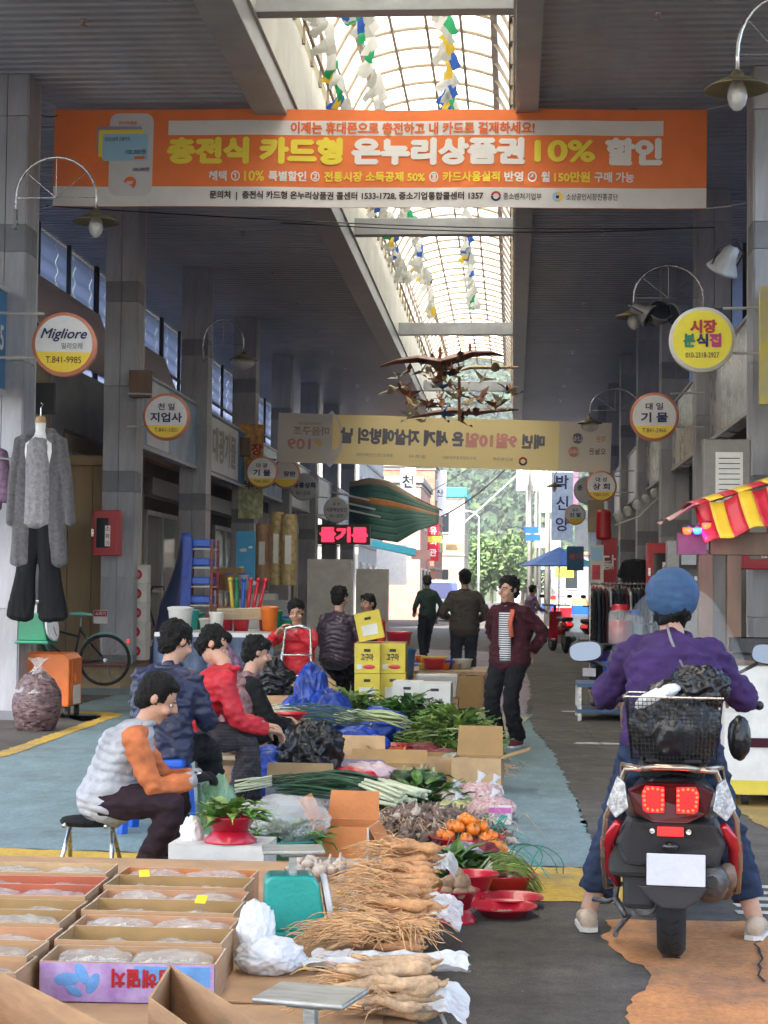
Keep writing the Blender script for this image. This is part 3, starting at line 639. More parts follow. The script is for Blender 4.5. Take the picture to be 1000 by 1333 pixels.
round_sign(914, 443, 85, 'large round yellow snack shop sign with rainbow coloured letters', 'offwhite', 'sign_lemon', None, [('시장', .01, .12, .13, .25, 'red_paint', .05), ('분', -.12, -.01, .13, .11, 'green_paint', .05), ('식', 0, -.01, .13, .11, 'navy_ink', .05), ('집', .12, -.01, .13, .11, mat('magenta_ink', (.5, .03, .2), .5, var=0, bump=0), .05), ('010-2318-2927', 0, -.15, .05, .31, 'ink', .02)], 1, R(-4))
round_sign(852, 543, 63, 'round white pottery sign with brown rim on the right side', 'rim_coral', 'sign_face', 'sign_yellow', [('대 일', 0, .13, .09, .22, 'navy_ink', .02), ('기 물', 0, -.01, .13, .34, 'navy_ink', .03), ('T.841-2466', 0, -.175, .055, .3, 'ink', .01)], 1, R(-4), lowy=-.115)
round_sign(783, 633, 40, 'smaller round white store sign overlapping a grey one on the right', 'rim_coral', 'sign_face', 'sign_yellow', [('대 성', 0, .13, .09, .22, 'navy_ink', .02), ('상 회', 0, -.01, .13, .34, 'navy_ink', .03), ('T.841-2375', 0, -.175, .055, .3, 'ink', .01)], 1, R(-4), lowy=-.115)
round_sign(765, 638, 36, 'grey round sign peeking out behind the round white store sign', 'sign_dull', 'sign_dull', None, [('춘', -.17, .05, .12, .1, 'ink', .03)], 1)
round_sign(749, 670, 27, 'smallest round sign of the shoe shop on the right', 'rim_coral', 'sign_face', 'sign_yellow', [('유구', 0, .13, .09, .18, 'navy_ink', .02), ('신 발', 0, -.01, .13, .34, 'navy_ink', .03)], 1, lowy=-.115)
# small brown backs of speaker boxes on the pillars
for (px, py, Y, l) in ((183, 500, 23.3, 'brown speaker box on the second left pillar'), (317, 582, 33.8, 'brown speaker box on a pillar by the orange poster')):
    b = MB(); b.box((0, 0, 0), (.28, .2, .36)); o = b.obj('speaker_box', 'wood', None, loc=at(px, py, Y), bevel=.01); tag(o, l, 'speaker')
# ------------------------------------------------ arched lamps
mat('shade_olive', (.2, .17, .09), .4, .4, var=.2, vs=6); mat('lamp_glass', (.75, .75, .72), .1, var=0, bump=.1, bs=30, alpha=.45, spec=.8); mat('bulb', (.8, .8, .76), .3, var=0, bump=0)
def lamp(px, py, Y, side, lab, globe=.1, rise=.42, reach=None):
    p = at(px, py, Y); t = thing('arched_lamp', lab, 'lamp', p)
    xe = (XL if side < 0 else XR) - p.x if reach is None else reach
    Rr = abs(xe) / 2; pts = [(0, 0, .08)] + [(side * (Rr - Rr * math.cos(a)), 0, .22 + rise * math.sin(a)) for a in [math.pi * k / 14 for k in range(15)]] + [(xe - side * .0, 0, .0), (xe - side * .02, 0, -.06)]
    b = MB(); b.tube(pts, .014, 8); b.obj('arch_tube', 'chrome', t, smooth=True)
    c = V((side * Rr, 0, .22)); b = MB()
    for a in (0, 40, 90, 140, 180): b.tube([c, c + V((math.cos(R(a)) * Rr * side, 0, math.sin(R(a)) * rise))], .004, 5)
    b.obj('spoke', 'chrome', t)
    b = MB(); b.lathe([(.03, .1), (.045, .085), (.05, .06), (.12, .035), (.24, -.03), (.238, -.036), (.11, .02), (.04, .03)], n=28); b.obj('lamp_shade', 'shade_olive', t, smooth=True)
    b = MB(); b.lathe([(.045, .02), (globe * .9, -.03), (globe, -.09), (globe * .8, -.15), (globe * .35, -.19), (.001, -.195)], n=20); g = b.obj('lamp_globe', 'lamp_glass', t, smooth=True)
    b = MB(); b.ball((0, 0, -.08), (.035, .035, .06), 12); b.obj('bulb', 'bulb', g, smooth=True)
    b = MB(); b.box((xe + side * .0, 0, 0), (.03, .08, .2)); b.obj('wall_plate', 'steel_grey', t)
    return t
lamp(125, 285, 17.6, -1, 'arched lamp with an olive disc shade on the nearest left pillar', .075)
lamp(960, 110, 12.9, 1, 'large arched lamp at the upper right corner with frosted bulb', .075, reach=.6)
lamp(317, 466, 28.6, -1, 'arched lamp with a clear globe on the third left pillar', .2)
lamp(825, 410, 22.8, 1, 'arched lamp crowded by dark floodlights above the pottery sign', .08)
lamp(768, 549, 34.0, 1, 'arched lamp with a clear globe hanging in front of the yellow banner', .17)
lamp(722, 632, 50, 1, 'small far arched lamp with brown shade beyond the banner', .06)
def flood(px, py, Y, rx, rz, lab, s=1):
    t = thing('floodlight', lab, 'floodlight', at(px, py, Y)); t.rotation_euler = (rx, 0, rz); t.scale = (s, s, s)
    b = MB(); b.lathe([(.03, .26), (.07, .24), (.09, .12), (.15, .02), (.16, 0), (.15, -.01)], n=20); b.obj('reflector', 'steel_grey', t, smooth=True)
    b = MB(); b.lathe([(.001, -.03), (.1, -.02), (.145, 0)], n=20); b.obj('front_glass', 'dark_glass', t, smooth=True)
    b = MB(); b.tube([(-.16, 0, .05), (-.17, 0, .2), (0, 0, .32), (.17, 0, .2), (.16, 0, .05)], .01, 6); b.obj('yoke', 'black', t)
flood(846, 412, 22.6, R(-60), R(70), 'left one of the dark floodlights under the arched lamp'); flood(860, 404, 22.6, R(-120), R(10), 'middle dark floodlight under the arched lamp'); flood(876, 410, 22.6, R(-70), R(-60), 'right dark floodlight touching the yellow sign')
flood(940, 352, 17.7, R(35), R(40), 'large tilted floodlight above the yellow snack shop sign', 1.05)
# ------------------------------------------------ flock of folded birds
bird_c = [('bird_brown', (.17, .05, .025)), ('bird_tan', (.5, .33, .15)), ('bird_cream', (.62, .58, .42)), ('bird_dark', (.03, .022, .02)), ('bird_grey', (.25, .27, .26)), ('bird_blue', (.03, .08, .25)), ('bird_olive', (.2, .17, .04)), ('bird_rust', (.32, .1, .03))]
for k, c in bird_c: mat(k, c, .6, var=.12)
def bird_mesh(mk, i):
    b = MB(); w_ = 1.0
    b.add([(0, .9, .1), (-.14, 0, 0), (0, -.55, .5), (.14, 0, 0), (0, .1, -.22)], [(0, 1, 4), (0, 4, 3), (1, 2, 4), (2, 3, 4), (0, 3, 2, 1)])
    for s in (-1, 1):
        b.add([(s * .08, .25, .02), (s * .08, -.3, .02), (s * 1.05, -.25, .42), (s * .55, .15, .3)], [(0, 1, 2, 3)]); b.add([(s * .08, .25, -.01), (s * .08, -.3, -.01), (s * 1.05, -.25, .4), (s * .55, .15, .27)], [(3, 2, 1, 0)])
    b.add([(0, .85, .1), (-.05, 1.0, .4), (.05, 1.0, .4), (0, 1.25, .3)], [(0, 1, 2), (1, 3, 2), (0, 2, 3), (0, 3, 1)])
    o = b.obj('folded_bird', mk); return o
flock = []
for i, (k, c) in enumerate(bird_c): flock.append(bird_mesh(k, i))
desc = {'bird_brown': 'dark brown', 'bird_tan': 'tan', 'bird_cream': 'cream', 'bird_dark': 'nearly black', 'bird_grey': 'grey', 'bird_blue': 'blue', 'bird_olive': 'olive', 'bird_rust': 'rust coloured'}
rnd = random.Random(3)
nb = 0
for i in range(74):
    k = rnd.choice([0, 0, 1, 1, 2, 2, 3, 3, 4, 5, 6, 7, 7]); mk = bird_c[k][0]
    px = rnd.uniform(515, 668); py = rnd.triangular(455, 552, 525); Y = rnd.uniform(30, 34.5)
    if py < 490: px = rnd.uniform(530, 600)
    if i < 8: o = flock[i]; mk = bird_c[i][0]
    else: o = flock[k].copy(); col.objects.link(o)
    o.location = at(px, py, Y); o.rotation_euler = (rnd.uniform(-.9, .9), rnd.uniform(-.7, .7), rnd.uniform(0, 6.3)); s = rnd.uniform(.12, .24); o.scale = (s, s, s)
    tag(o, 'folded %s bird at the %s %s of the flock under the skylight' % (desc[mk], 'upper' if py < 500 else 'middle' if py < 528 else 'lower', 'left' if px < 565 else 'centre' if px < 615 else 'right'), 'paper bird', 'birds of the flock under the skylight')
def big_bird(pts, m, lab, w0):
    t = thing('large_bird', lab, 'hanging bird', at(*pts[len(pts) // 2])); q = [at(*p) - V(t.location) for p in pts]; n = len(q)
    b = MB(); k0 = []
    for i, p in enumerate(q):
        ww = w0 * (1 - abs(2 * i / (n - 1) - 1) ** 1.6) + .02; b.v += [tuple(p + V((0, -ww * 2, -ww * .25))), tuple(p + V((0, 0, ww * .3))), tuple(p + V((0, ww * 2, -ww * .25)))]
    for i in range(n - 1):
        for j in (0, 1): b.f.append((3 * i + j, 3 * i + 3 + j, 3 * i + 4 + j, 3 * i + 1 + j)); b.mi.append(0)
    b.obj('wing', m, t, solid=.02, smooth=False)
    c = q[n // 2]; b = MB(); b.tube([c + V((0, -.5, .02)), c + V((0, 0, 0)), c + V((0, .6, .05))], [.02, .09, .02], 8); b.obj('body', m, t, smooth=True)
    return t
big_bird([(495, 477, 31), (515, 470, 31), (545, 466, 31), (573, 471, 31), (600, 464, 31), (615, 459, 31), (640, 459, 31), (655, 463, 31)], 'bird_brown', 'large brown bird with the widest wings at the top of the flock', .16)
big_bird([(530, 544, 33), (560, 538, 33), (590, 534, 33), (620, 536, 33), (650, 533, 33), (675, 533, 33)], 'bird_brown', 'large dark bird low in the flock just above the yellow banner', .12)
big_bird([(493, 514, 32), (510, 508, 32), (534, 502, 32)], 'bird_cream', 'cream bird gliding at the left end of the flock', .08)
big_bird([(600, 482, 32), (612, 478, 32), (645, 478, 32), (675, 478, 32)], 'bird_tan', 'thin tan bird pointing right at the flock edge', .05)
for (px, p0, p1) in ((573, 452, 484), (598, 490, 548), (612, 448, 466)):
    a, c = at(px, p0, 31), at(px, p1, 31); b = MB(); b.tube([V((0, 0, 0)), c - a], .03, 6); o = b.obj('hanging_rod', 'bird_rust', None, loc=a); tag(o, 'short brown rod of the bird flock %s' % {573: 'through the widest wings', 598: 'under the middle of the flock', 612: 'below the tie beam'}[px], 'rod')
# ------------------------------------------------ bunting
pc = [('pennant_grey', (.42, .43, .4)), ('pennant_green', (.02, .3, .12)), ('pennant_gold', (.6, .42, .05)), ('pennant_blue', (.03, .1, .4)), ('pennant_white', (.6, .6, .58))]
for k, c in pc: translucent(k, c, .4, rough=.8)
def bunting(x, z, y0, y1, dx, lab):
    t = thing('bunting', lab, 'bunting', (x, y0, z)); L = y1 - y0; n = int(L / .19); me = {}
    sag = lambda y: -.35 * abs(math.sin(math.pi * y / 5.5))
    b = MB(); b.tube([(dx * y / L, y, sag(y)) for y in [L * k / 80 for k in range(81)]], .006, 5); b.obj('cord', 'offwhite', t)
    for i in range(n):
        y = L * i / n + U(-.05, .05); mk = random.choice([0, 0, 0, 4, 4, 0, 4, 0, 4, 1, 2, 3, 4, 0]); key = mk
        if key not in me:
            b = MB(); b.grid(lambda u, v: ((u - .5) * .13 * (1 - .15 * v) + .02 * math.sin(v * 5), .03 * math.sin(u * 4 + v * 5), -v * .25), 3, 4); o = b.obj('pennant', pc[mk][0], t, smooth=True); me[key] = o
        else: o = dupo(me[key], (0, 0, 0))
        o.location = (dx * y / L + U(-.02, .02), y, sag(y)); o.rotation_euler = (U(-.4, .6), U(-.7, .7), U(-1, 1))
bunting(-2.2, 7.95, 14, 36, .0, 'string of small faded pennants hanging along the left skylight wall')
bunting(-1.75, 8.1, 15, 40, -.1, 'string of faded pennants left of the middle under the skylight')
bunting(-.85, 8.3, 14, 42, -.1, 'string of mixed green blue and grey pennants down the middle of the skylight')
# ropes and cables across
for (p, q, r_, l) in ((at(60, 268, 20), at(930, 296, 20), .008, 'thin black cable sagging just below the orange banner'), (at(365, 290, 24), at(905, 296, 24), .01, 'second black cable crossing under the orange banner'), (at(20, 120, 18), at(75, 150, 18.9), .006, 'short rope from the left pillar to the orange banner')):
    c = (p + q) / 2 + V((0, 0, -.12)); b = MB(); b.tube(bezier(p - p, (c - p) * .7, (c - p) * 1.3 + (q - p) * 0, q - p, 16), r_, 5); o = b.obj('cable', 'black', None, loc=p); tag(o, l, 'cable')
# ------------------------------------------------ people
tmp_sc = bpy.data.scenes.new('bench')
def remesh(b, vox, smooth=2, folds=None):
    me = bpy.data.meshes.new('r'); me.from_pydata(b.v, [], b.f); me.update()
    o = bpy.data.objects.new('r', me); tmp_sc.collection.objects.link(o)
    md = o.modifiers.new('r', 'REMESH'); md.mode = 'VOXEL'; md.voxel_size = vox
    if smooth: m2 = o.modifiers.new('s', 'SMOOTH'); m2.factor = .5; m2.iterations = smooth
    tmp_sc.view_layers[0].update(); dg = tmp_sc.view_layers[0].depsgraph; dg.update()
    r = bpy.data.meshes.new_from_object(o.evaluated_get(dg)); bpy.data.objects.remove(o); bpy.data.meshes.remove(me)
    if folds:
        ns = [v.normal.copy() for v in r.vertices]
        for v, n in zip(r.vertices, ns): v.co += n * folds(v.co)
        r.update()
    return r
def solid_obj(me, name, m, parent, color=None):
    me.materials.clear(); me.materials.append(MT[m] if isinstance(m, str) else m); me.polygons.foreach_set('use_smooth', [True] * len(me.polygons))
    o = bpy.data.objects.new(name, me); col.objects.link(o); o.parent = parent; return o
def etube(b, pts, rx, ry, xa, n=16):
    pts = [V(p) for p in pts]; N = len(pts); xa = V(xa).normalized(); k0 = len(b.v); P = []
    t0 = (pts[1] - pts[0]).normalized(); t1 = (pts[-1] - pts[-2]).normalized()
    L = [(pts[0] - t0 * min(rx[0], ry[0]) * .75, .02, t0), (pts[0] - t0 * min(rx[0], ry[0]) * .5, .7, t0)]
    seq = [(pts[0] - t0 * min(rx[0], ry[0]) * .6, rx[0] * .35, ry[0] * .35, t0), (pts[0] - t0 * min(rx[0], ry[0]) * .4, rx[0] * .75, ry[0] * .75, t0)]
    for i in range(N): t = (pts[min(i + 1, N - 1)] - pts[max(0, i - 1)]).normalized(); seq.append((pts[i], rx[i], ry[i], t))
    seq += [(pts[-1] + t1 * min(rx[-1], ry[-1]) * .4, rx[-1] * .75, ry[-1] * .75, t1), (pts[-1] + t1 * min(rx[-1], ry[-1]) * .6, rx[-1] * .35, ry[-1] * .35, t1)]
    for (p, a, c, t) in seq:
        x = (xa - t * xa.dot(t)).normalized(); y = t.cross(x)
        for j in range(n): q = 2 * math.pi * j / n; b.v.append(tuple(p + x * math.cos(q) * a + y * math.sin(q) * c))
    m = len(seq)
    for i in range(m - 1):
        for j in range(n): a = k0 + i * n + j; c = k0 + i * n + (j + 1) % n; b.f.append((a, c, c + n, a + n)); b.mi.append(0)
    b.f.append(tuple(k0 + j for j in range(n))[::-1]); b.f.append(tuple(k0 + (m - 1) * n + j for j in range(n))); b.mi += [0, 0]
def limb(b, pts, rs, n=12):
    pts = [V(p) for p in pts]; xa = V((1, 0, .01))
    if abs((pts[1] - pts[0]).normalized().x) > .8: xa = V((0, 1, 0))
    P = []; Q = []
    for i in range(len(pts) - 1):
        for k in range(4): t = k / 4; P.append(pts[i].lerp(pts[i + 1], t)); Q.append(rs[i] * (1 - t) + rs[i + 1] * t)
    P.append(pts[-1]); Q.append(rs[-1])
    # soften the bend
    P2 = list(P)
    for i in range(1, len(P) - 1): P2[i] = P[i] * .5 + (P[i - 1] + P[i + 1]) * .25
    b.tube(P2, Q, n)
def ik(a, c, l1, l2, pole):
    a, c, pole = V(a), V(c), V(pole); d = c - a; L = min(d.length, (l1 + l2) * .995); u = d.normalized(); c = a + u * L
    x = (l1 * l1 - l2 * l2 + L * L) / (2 * L); h = math.sqrt(max(0, l1 * l1 - x * x)); pp = pole - u * pole.dot(u)
    return a + u * x + pp.normalized() * h, c
mat('skin', (.48, .27, .18), .55, var=.08, vs=12, bump=.1, bs=150); mat('hair_black', (.008, .007, .006), .6, var=.3, vs=40, bump=1, bs=120, spec=.2); mat('hair_grey', (.05, .045, .042), .55, var=.5, vs=30, bump=.8, bs=90)
mat('eye_white', (.6, .58, .55), .3, var=0, bump=0); mat('lip', (.3, .09, .07), .5, var=0)
def hand(b, w_, d, nrm, side, curl, s=1.0):
    """palm, four bent fingers and a thumb; w_ wrist, d forearm direction, nrm towards the palm side"""
    d = d.normalized(); nrm = (nrm - d * nrm.dot(d)).normalized(); a = d.cross(nrm) * side
    h = MB(); p0 = w_; p1 = w_ + d * .085 * s
    etube(h, [p0 - d * .03 * s, p0 + d * .02 * s, p1 - d * .02 * s, p1], [.024 * s, .03 * s, .038 * s, .036 * s], [.02 * s, .017 * s, .015 * s, .013 * s], a, 12)
    for k, (off, ln) in enumerate(((-.027, .062), (-.009, .075), (.009, .07), (.026, .055))):
        q = p1 + a * off * s - d * .01; c = curl * .5; pts = [q]; dd = d.copy(); 
        for (l_, ) in ((.42,), (.32,), (.26,)):
            dd = (dd * math.cos(c) + nrm * math.sin(c)).normalized(); nn = (nrm * math.cos(c) - d * 0).normalized(); q = q + dd * ln * l_ * s * 1.15; pts.append(q); c += curl * .35
        h.tube(pts, [.0095 * s, .009 * s, .0085 * s, .0065 * s], 8)
    q = p0 + d * .03 * s - a * .028 * s; pts = [q, q + (d * .5 - a * .75 + nrm * .3).normalized() * .035 * s]; pts.append(pts[-1] + (d * .8 - a * .1 + nrm * .5 * (curl + .2)).normalized() * .03 * s); pts.append(pts[-1] + (d * .5 + a * .2 + nrm * .8 * (curl + .1)).normalized() * .022 * s)
    h.tube(pts, [.013 * s, .0105 * s, .009 * s, .007 * s], 8)
    r = remesh(h, .004 * s, 1)
    b.append(r)
def person(lab, loc, rz, hip, neck, head, hands, feet, top, bottom, hair='hair_black', S=1.0, group=None, bulk=1.0, hem=.1, shoes='black', vest=None, curl=(.9, .9), vox=.011, look=(0, 1, -.1), knee=(0, 1, .3), elbow=((-.6, -.6, -.5), (.6, -.6, -.5)), perm=True, glove=None, cuff=None, palm=None, legs=True, hatmat=None, sleeve=1.0, fold=.008, hem_r=1.0, lower_skin=0):
    t = thing('person', lab, 'person', loc, rz, group)
    hip, neck, head = V(hip), V(neck), V(head); sp = neck - hip; X = V((1, 0, 0)); LL = sp.length
    sd = (neck + (neck - hip).normalized() * -.075 * S); head = head - (head - neck) * .1
    SH = [sd + V((-.15 * S, 0, -.0)), sd + V((.15 * S, 0, 0))]; HP = [hip + V((-.09 * S, 0, 0)), hip + V((.09 * S, 0, 0))]
    back = V((0, -1, 0)) * .035 * S
    c1 = hip + sp * .35 + back * .6; c2 = hip + sp * .72 + back
    skin = MB(); parts = []
    etube(skin, [hip, c1, c2, neck - sp.normalized() * .04], [.15 * S, .125 * S, .15 * S, .09 * S], [.1 * S, .085 * S, .1 * S, .06 * S], X)
    hd = V(look).normalized(); up = (head - neck).normalized(); up = (up * .6 + V((0, 0, 1))).normalized(); up = (up - hd * up.dot(hd)).normalized(); sx = hd.cross(up)
    skin.tube([neck - sp.normalized() * .06, neck + (head - neck) * .3, head - up * .03], [.06 * S, .048 * S, .05 * S], 12)
    TH = M((sx, hd, up)).transposed().to_4x4()
    hs = S ** .4
    skin.ball(head + up * .022 * hs - hd * .008, (.071 * hs, .09 * hs, .088 * hs), 20, TH); skin.ball(head - up * .045 * hs + hd * .022, (.056 * hs, .066 * hs, .07 * hs), 16, TH)
    skin.ball(head - up * .1 * hs + hd * .06, (.024, .02, .018), 10, TH)
    skin.tube([head + hd * .088 * hs + up * .02, head + hd * .112 * hs - up * .018, head + hd * .085 * hs - up * .03], [.009, .015, .012], 8)
    for s in (-1, 1): skin.ball(head + sx * s * .074 * hs - up * .005 - hd * .005, (.011, .02, .03), 10, TH); skin.ball(head + sx * s * .042 + hd * .07 - up * .03, (.024, .02, .022), 10, TH)
    arms = []
    for i in (0, 1):
        if hands[i] is None: arms.append(None); continue
        e, w_ = ik(SH[i], hands[i], .27 * S, .24 * S, elbow[i]); arms.append((SH[i], e, w_)); limb(skin, [SH[i], e, w_], [.045 * S, .036 * S, .025 * S])
    lg = []
    for i in (0, 1):
        k, a = ik(HP[i], V(feet[i]) + V((0, 0, .07)), .40 * S, .385 * S, knee if not isinstance(knee, list) else knee[i]); lg.append((HP[i], k, a)); limb(skin, [HP[i], k, a], [.075 * S, .052 * S, .034 * S])
    me = remesh(skin, vox * .85, 1)
    body = MB(); body.v = [tuple(v.co) for v in me.vertices]; body.f = [tuple(p.vertices) for p in me.polygons]; body.mi = [0] * len(body.f)
    hl = []
    for i in (0, 1):
        if arms[i]:
            e, w_ = arms[i][1], arms[i][2]; hand(hl, w_, w_ - e, V((palm or [(.0, .2, -1), (0, .2, -1)])[i]), 1 if i == 0 else -1, curl[i], S)
    for h in hl:
        if not glove: body.add([v.co for v in h.vertices], [tuple(p.vertices) for p in h.polygons])
    o = body.obj('body', 'skin', t, smooth=True)
    if glove:
        for h in hl: solid_obj(h, 'glove', glove, t)
    for s in (-1, 1):
        b = MB(); b.ball(head + sx * s * .03 * hs + hd * .079 * hs + up * .002, .007, 8); b.obj('eye', 'eye_white', t, smooth=True)
        b = MB(); b.ball(head + sx * s * .03 * hs + hd * .0835 * hs + up * .002, .005, 6); b.obj('pupil', 'black', t, smooth=True)
        b = MB(); b.tube([head + sx * s * .015 + hd * .094 * hs + up * .022, head + sx * s * .045 + hd * .084 * hs + up * .024], .003, 5); b.obj('eyebrow', 'hair_black', t)
    b = MB(); b.tube([head - sx * .022 + hd * .086 * hs - up * .062, head + hd * .094 * hs - up * .062, head + sx * .022 + hd * .086 * hs - up * .062], .0045, 6); b.obj('mouth', 'lip', t, smooth=True)
    # hair
    if hatmat != 'only':
        h = MB(); h.ball(head + up * .035 * hs - hd * .022, (.087 * hs, .098 * hs, .092 * hs), 20, TH); h.ball(head - up * .02 - hd * .05, (.078 * hs, .06 * hs, .075 * hs), 14, TH)
        h.ball(head + up * .085 * hs + hd * .03, (.06 * hs, .05 * hs, .03 * hs), 12, TH)
        sdv = U(0, 50); f_ = (lambda p: .012 * noise.noise(p * 60 + V((sdv, 0, 0))) + .014 * noise.noise(p * 24) + .006 * noise.noise(p * 110)) if perm else (lambda p: .008 * noise.noise(V((p.x * 90, p.y * 90, p.z * 22))) + .012 * noise.noise(p * 18))
        solid_obj(remesh(h, .008, 1, f_), 'hair', hair, t)
    def fo(a, fr=1.0, sd_=U(0, 90)):
        a = a * 1.35
        def f2(p):
            q = V((p.x * 7 * fr + sd_, p.y * 7 * fr, p.z * 16 * fr)); return a * (1.6 * (.5 - abs(noise.noise(q))) + .8 * noise.noise(V((p.x * 20, p.y * 20, p.z * 34 + sd_))) - .45)
        return f2
    # trousers
    if legs:
        b = MB(); etube(b, [hip - V((0, 0, .01)), hip + sp * .22], [.165 * S, .15 * S], [.125 * S, .11 * S], X)
        for (h_, k, a) in lg:
            e_ = a + (k - a) * (.0 + lower_skin); limb(b, [h_, k, e_], [.1 * S, .075 * S, .062 * S * hem_r])
        solid_obj(remesh(b, vox, 2, fo(fold)), 'trousers', bottom, t)
    # top
    b = MB(); hm = hip - sp.normalized() * (hem - .1)
    etube(b, [hm, hip + sp * .2, c1, c2, neck - sp.normalized() * .055, neck - sp.normalized() * .0], [.175 * S * bulk, .17 * S * bulk, .158 * S * bulk, .17 * S * bulk, .13 * S * bulk, .066 * S], [.135 * S * bulk, .13 * S * bulk, .12 * S * bulk, .12 * S * bulk, .095 * S * bulk, .06 * S], X, 20)
    bt = b if not vest else MB()
    if vest: etube(bt, [hip + sp * .3, c2, neck - sp.normalized() * .045], [.13 * S, .14 * S, .1 * S], [.1 * S, .1 * S, .075 * S], X)
    for a_ in arms:
        if a_:
            limb(bt, [neck - sp.normalized() * .035, neck.lerp(a_[0], .55) - V((0, 0, .005)), a_[0]], [.05 * S, .056 * S, .06 * S * bulk])
            bt.ball(a_[0], .064 * S * bulk, 14)
            s_, e_, w_ = a_; wq = e_.lerp(w_, .93 * sleeve); limb(bt, [s_, e_, wq], [.062 * S * bulk, .052 * S * bulk, .042 * S * bulk])
    solid_obj(remesh(bt, vox, 2, fo(fold)), 'jacket' if not vest else 'sweater', top, t)
    if vest:
        q_ = lambda p: .011 * abs(math.sin((p.z + .2 * abs(p.x) + .045 * noise.noise(p * 7)) * math.pi / .048)) ** .55 + .008 * noise.noise(p * 13) + .006 * noise.noise(p * 25) - .004
        solid_obj(remesh(b, vox, 2, q_), 'vest', vest, t)
    c = MB(); c.tube([neck + V((.068 * S * math.cos(a), .062 * S * math.sin(a) - .0, .004 + .01 * math.sin(a))) for a in [2 * math.pi * k / 16 for k in range(17)]], .017 * S, 8, cap=False); c.obj('collar', vest or top, t, smooth=True)
    if cuff:
        for a_ in arms:
            if a_: c = MB(); c.tube([a_[1].lerp(a_[2], .8), a_[1].lerp(a_[2], 1.0)], .043 * S, 14); c.obj('cuff', cuff, t, smooth=True)
    for i, (h_, k, a) in enumerate(lg):
        ft = V(feet[i]); fd = V((.12 * (-1 if i == 0 else 1), 1, 0)).normalized()
        b = MB(); etube(b, [ft + V((0, 0, .045)) - fd * .06, ft + V((0, 0, .05)), ft + V((0, 0, .038)) + fd * .09, ft + V((0, 0, .03)) + fd * .15], [.034 * S, .04 * S, .045 * S, .03 * S], [.042 * S, .045 * S, .033 * S, .022 * S], V((1, 0, 0)), 12)
        so = solid_obj(remesh(b, .009, 1), 'shoe', shoes, t)
        b = MB(); pts = []
        for (dx, dy) in ((-.036, -.075), (-.044, .03), (-.048, .1), (-.03, .165), (0, .18), (.03, .165), (.048, .1), (.044, .03), (.036, -.075), (0, -.09)): pts.append(ft + fd * dy + V((fd.y * dx, -fd.x * dx, .002)))
        b.poly(pts, (0, 0, .018)); b.obj('sole', 'offwhite' if shoes != 'black' else 'black', so)
    return t
F = lambda n, c, **k: mat(n, c, k.pop('rough', .85), **dict(dict(var=.2, vs=7, bump=.7, bs=24, sheen=0), **k))
F('cloth_orange', (.5, .15, .055), spec=.3); F('cloth_silver', (.36, .375, .4), rough=.5); F('cloth_aubergine', (.022, .01, .016), spec=.3); F('cloth_navy', (.012, .016, .05), rough=.45); F('cloth_red', (.5, .008, .02), rough=.6)
F('cloth_black', (.006, .006, .007), spec=.25); F('cloth_floral', (.24, .15, .15), col2=(.08, .02, .03), vs=22, var=.5); F('cloth_maroon', (.045, .006, .012), spec=.3); F('cloth_olive', (.055, .045, .035)); F('cloth_dark_navy', (.016, .022, .04))
F('cloth_purple', (.045, .02, .095), spec=.3); F('denim', (.018, .032, .07), var=.3, vs=9, spec=.3); F('cloth_plum', (.05, .03, .045), rough=.3); F('cloth_green', (.03, .07, .055)); F('shoe_beige', (.45, .36, .27)); F('shoe_maroon', (.12, .015, .03)); F('cloth_grey', (.3, .3, .32))
def plaid():
    m = F('cloth_plaid', (.02, .018, .02)); n = m.node_tree; L = n.links.new; p = n.nodes['Principled BSDF']; tc = n.nodes.new('ShaderNodeTexCoord'); 
    ws = []
    for ax in ('X', 'Z'):
        wv = n.nodes.new('ShaderNodeTexWave'); wv.bands_direction = ax; wv.inputs['Scale'].default_value = 16; wv.inputs['Distortion'].default_value = .8; L(tc.outputs['Object'], wv.inputs[0]); ws.append(wv)
    mx = n.nodes.new('ShaderNodeMath'); mx.operation = 'MAXIMUM'; L(ws[0].outputs[1], mx.inputs[0]); L(ws[1].outputs[1], mx.inputs[1])
    r = n.nodes.new('ShaderNodeValToRGB'); r.color_ramp.elements[0].position = .8; r.color_ramp.elements[0].color = (.018, .016, .02, 1); r.color_ramp.elements[1].color = (.05, .045, .05, 1); L(mx.outputs[0], r.inputs[0]); L(r.outputs[0], p.inputs['Base Color'])
def stripes():
    m = F('cloth_striped', (.5, .5, .5)); n = m.node_tree; L = n.links.new; p = n.nodes['Principled BSDF']; tc = n.nodes.new('ShaderNodeTexCoord'); wv = n.nodes.new('ShaderNodeTexWave'); wv.bands_direction = 'Z'; wv.inputs['Scale'].default_value = 16
    L(tc.outputs['Object'], wv.inputs[0]); r = n.nodes.new('ShaderNodeValToRGB'); r.color_ramp.interpolation = 'CONSTANT'; r.color_ramp.elements[0].color = (.02, .02, .03, 1); r.color_ramp.elements[1].position = .5; r.color_ramp.elements[1].color = (.6, .6, .6, 1); L(wv.outputs[1], r.inputs[0]); L(r.outputs[0], p.inputs['Base Color'])
plaid(); stripes()
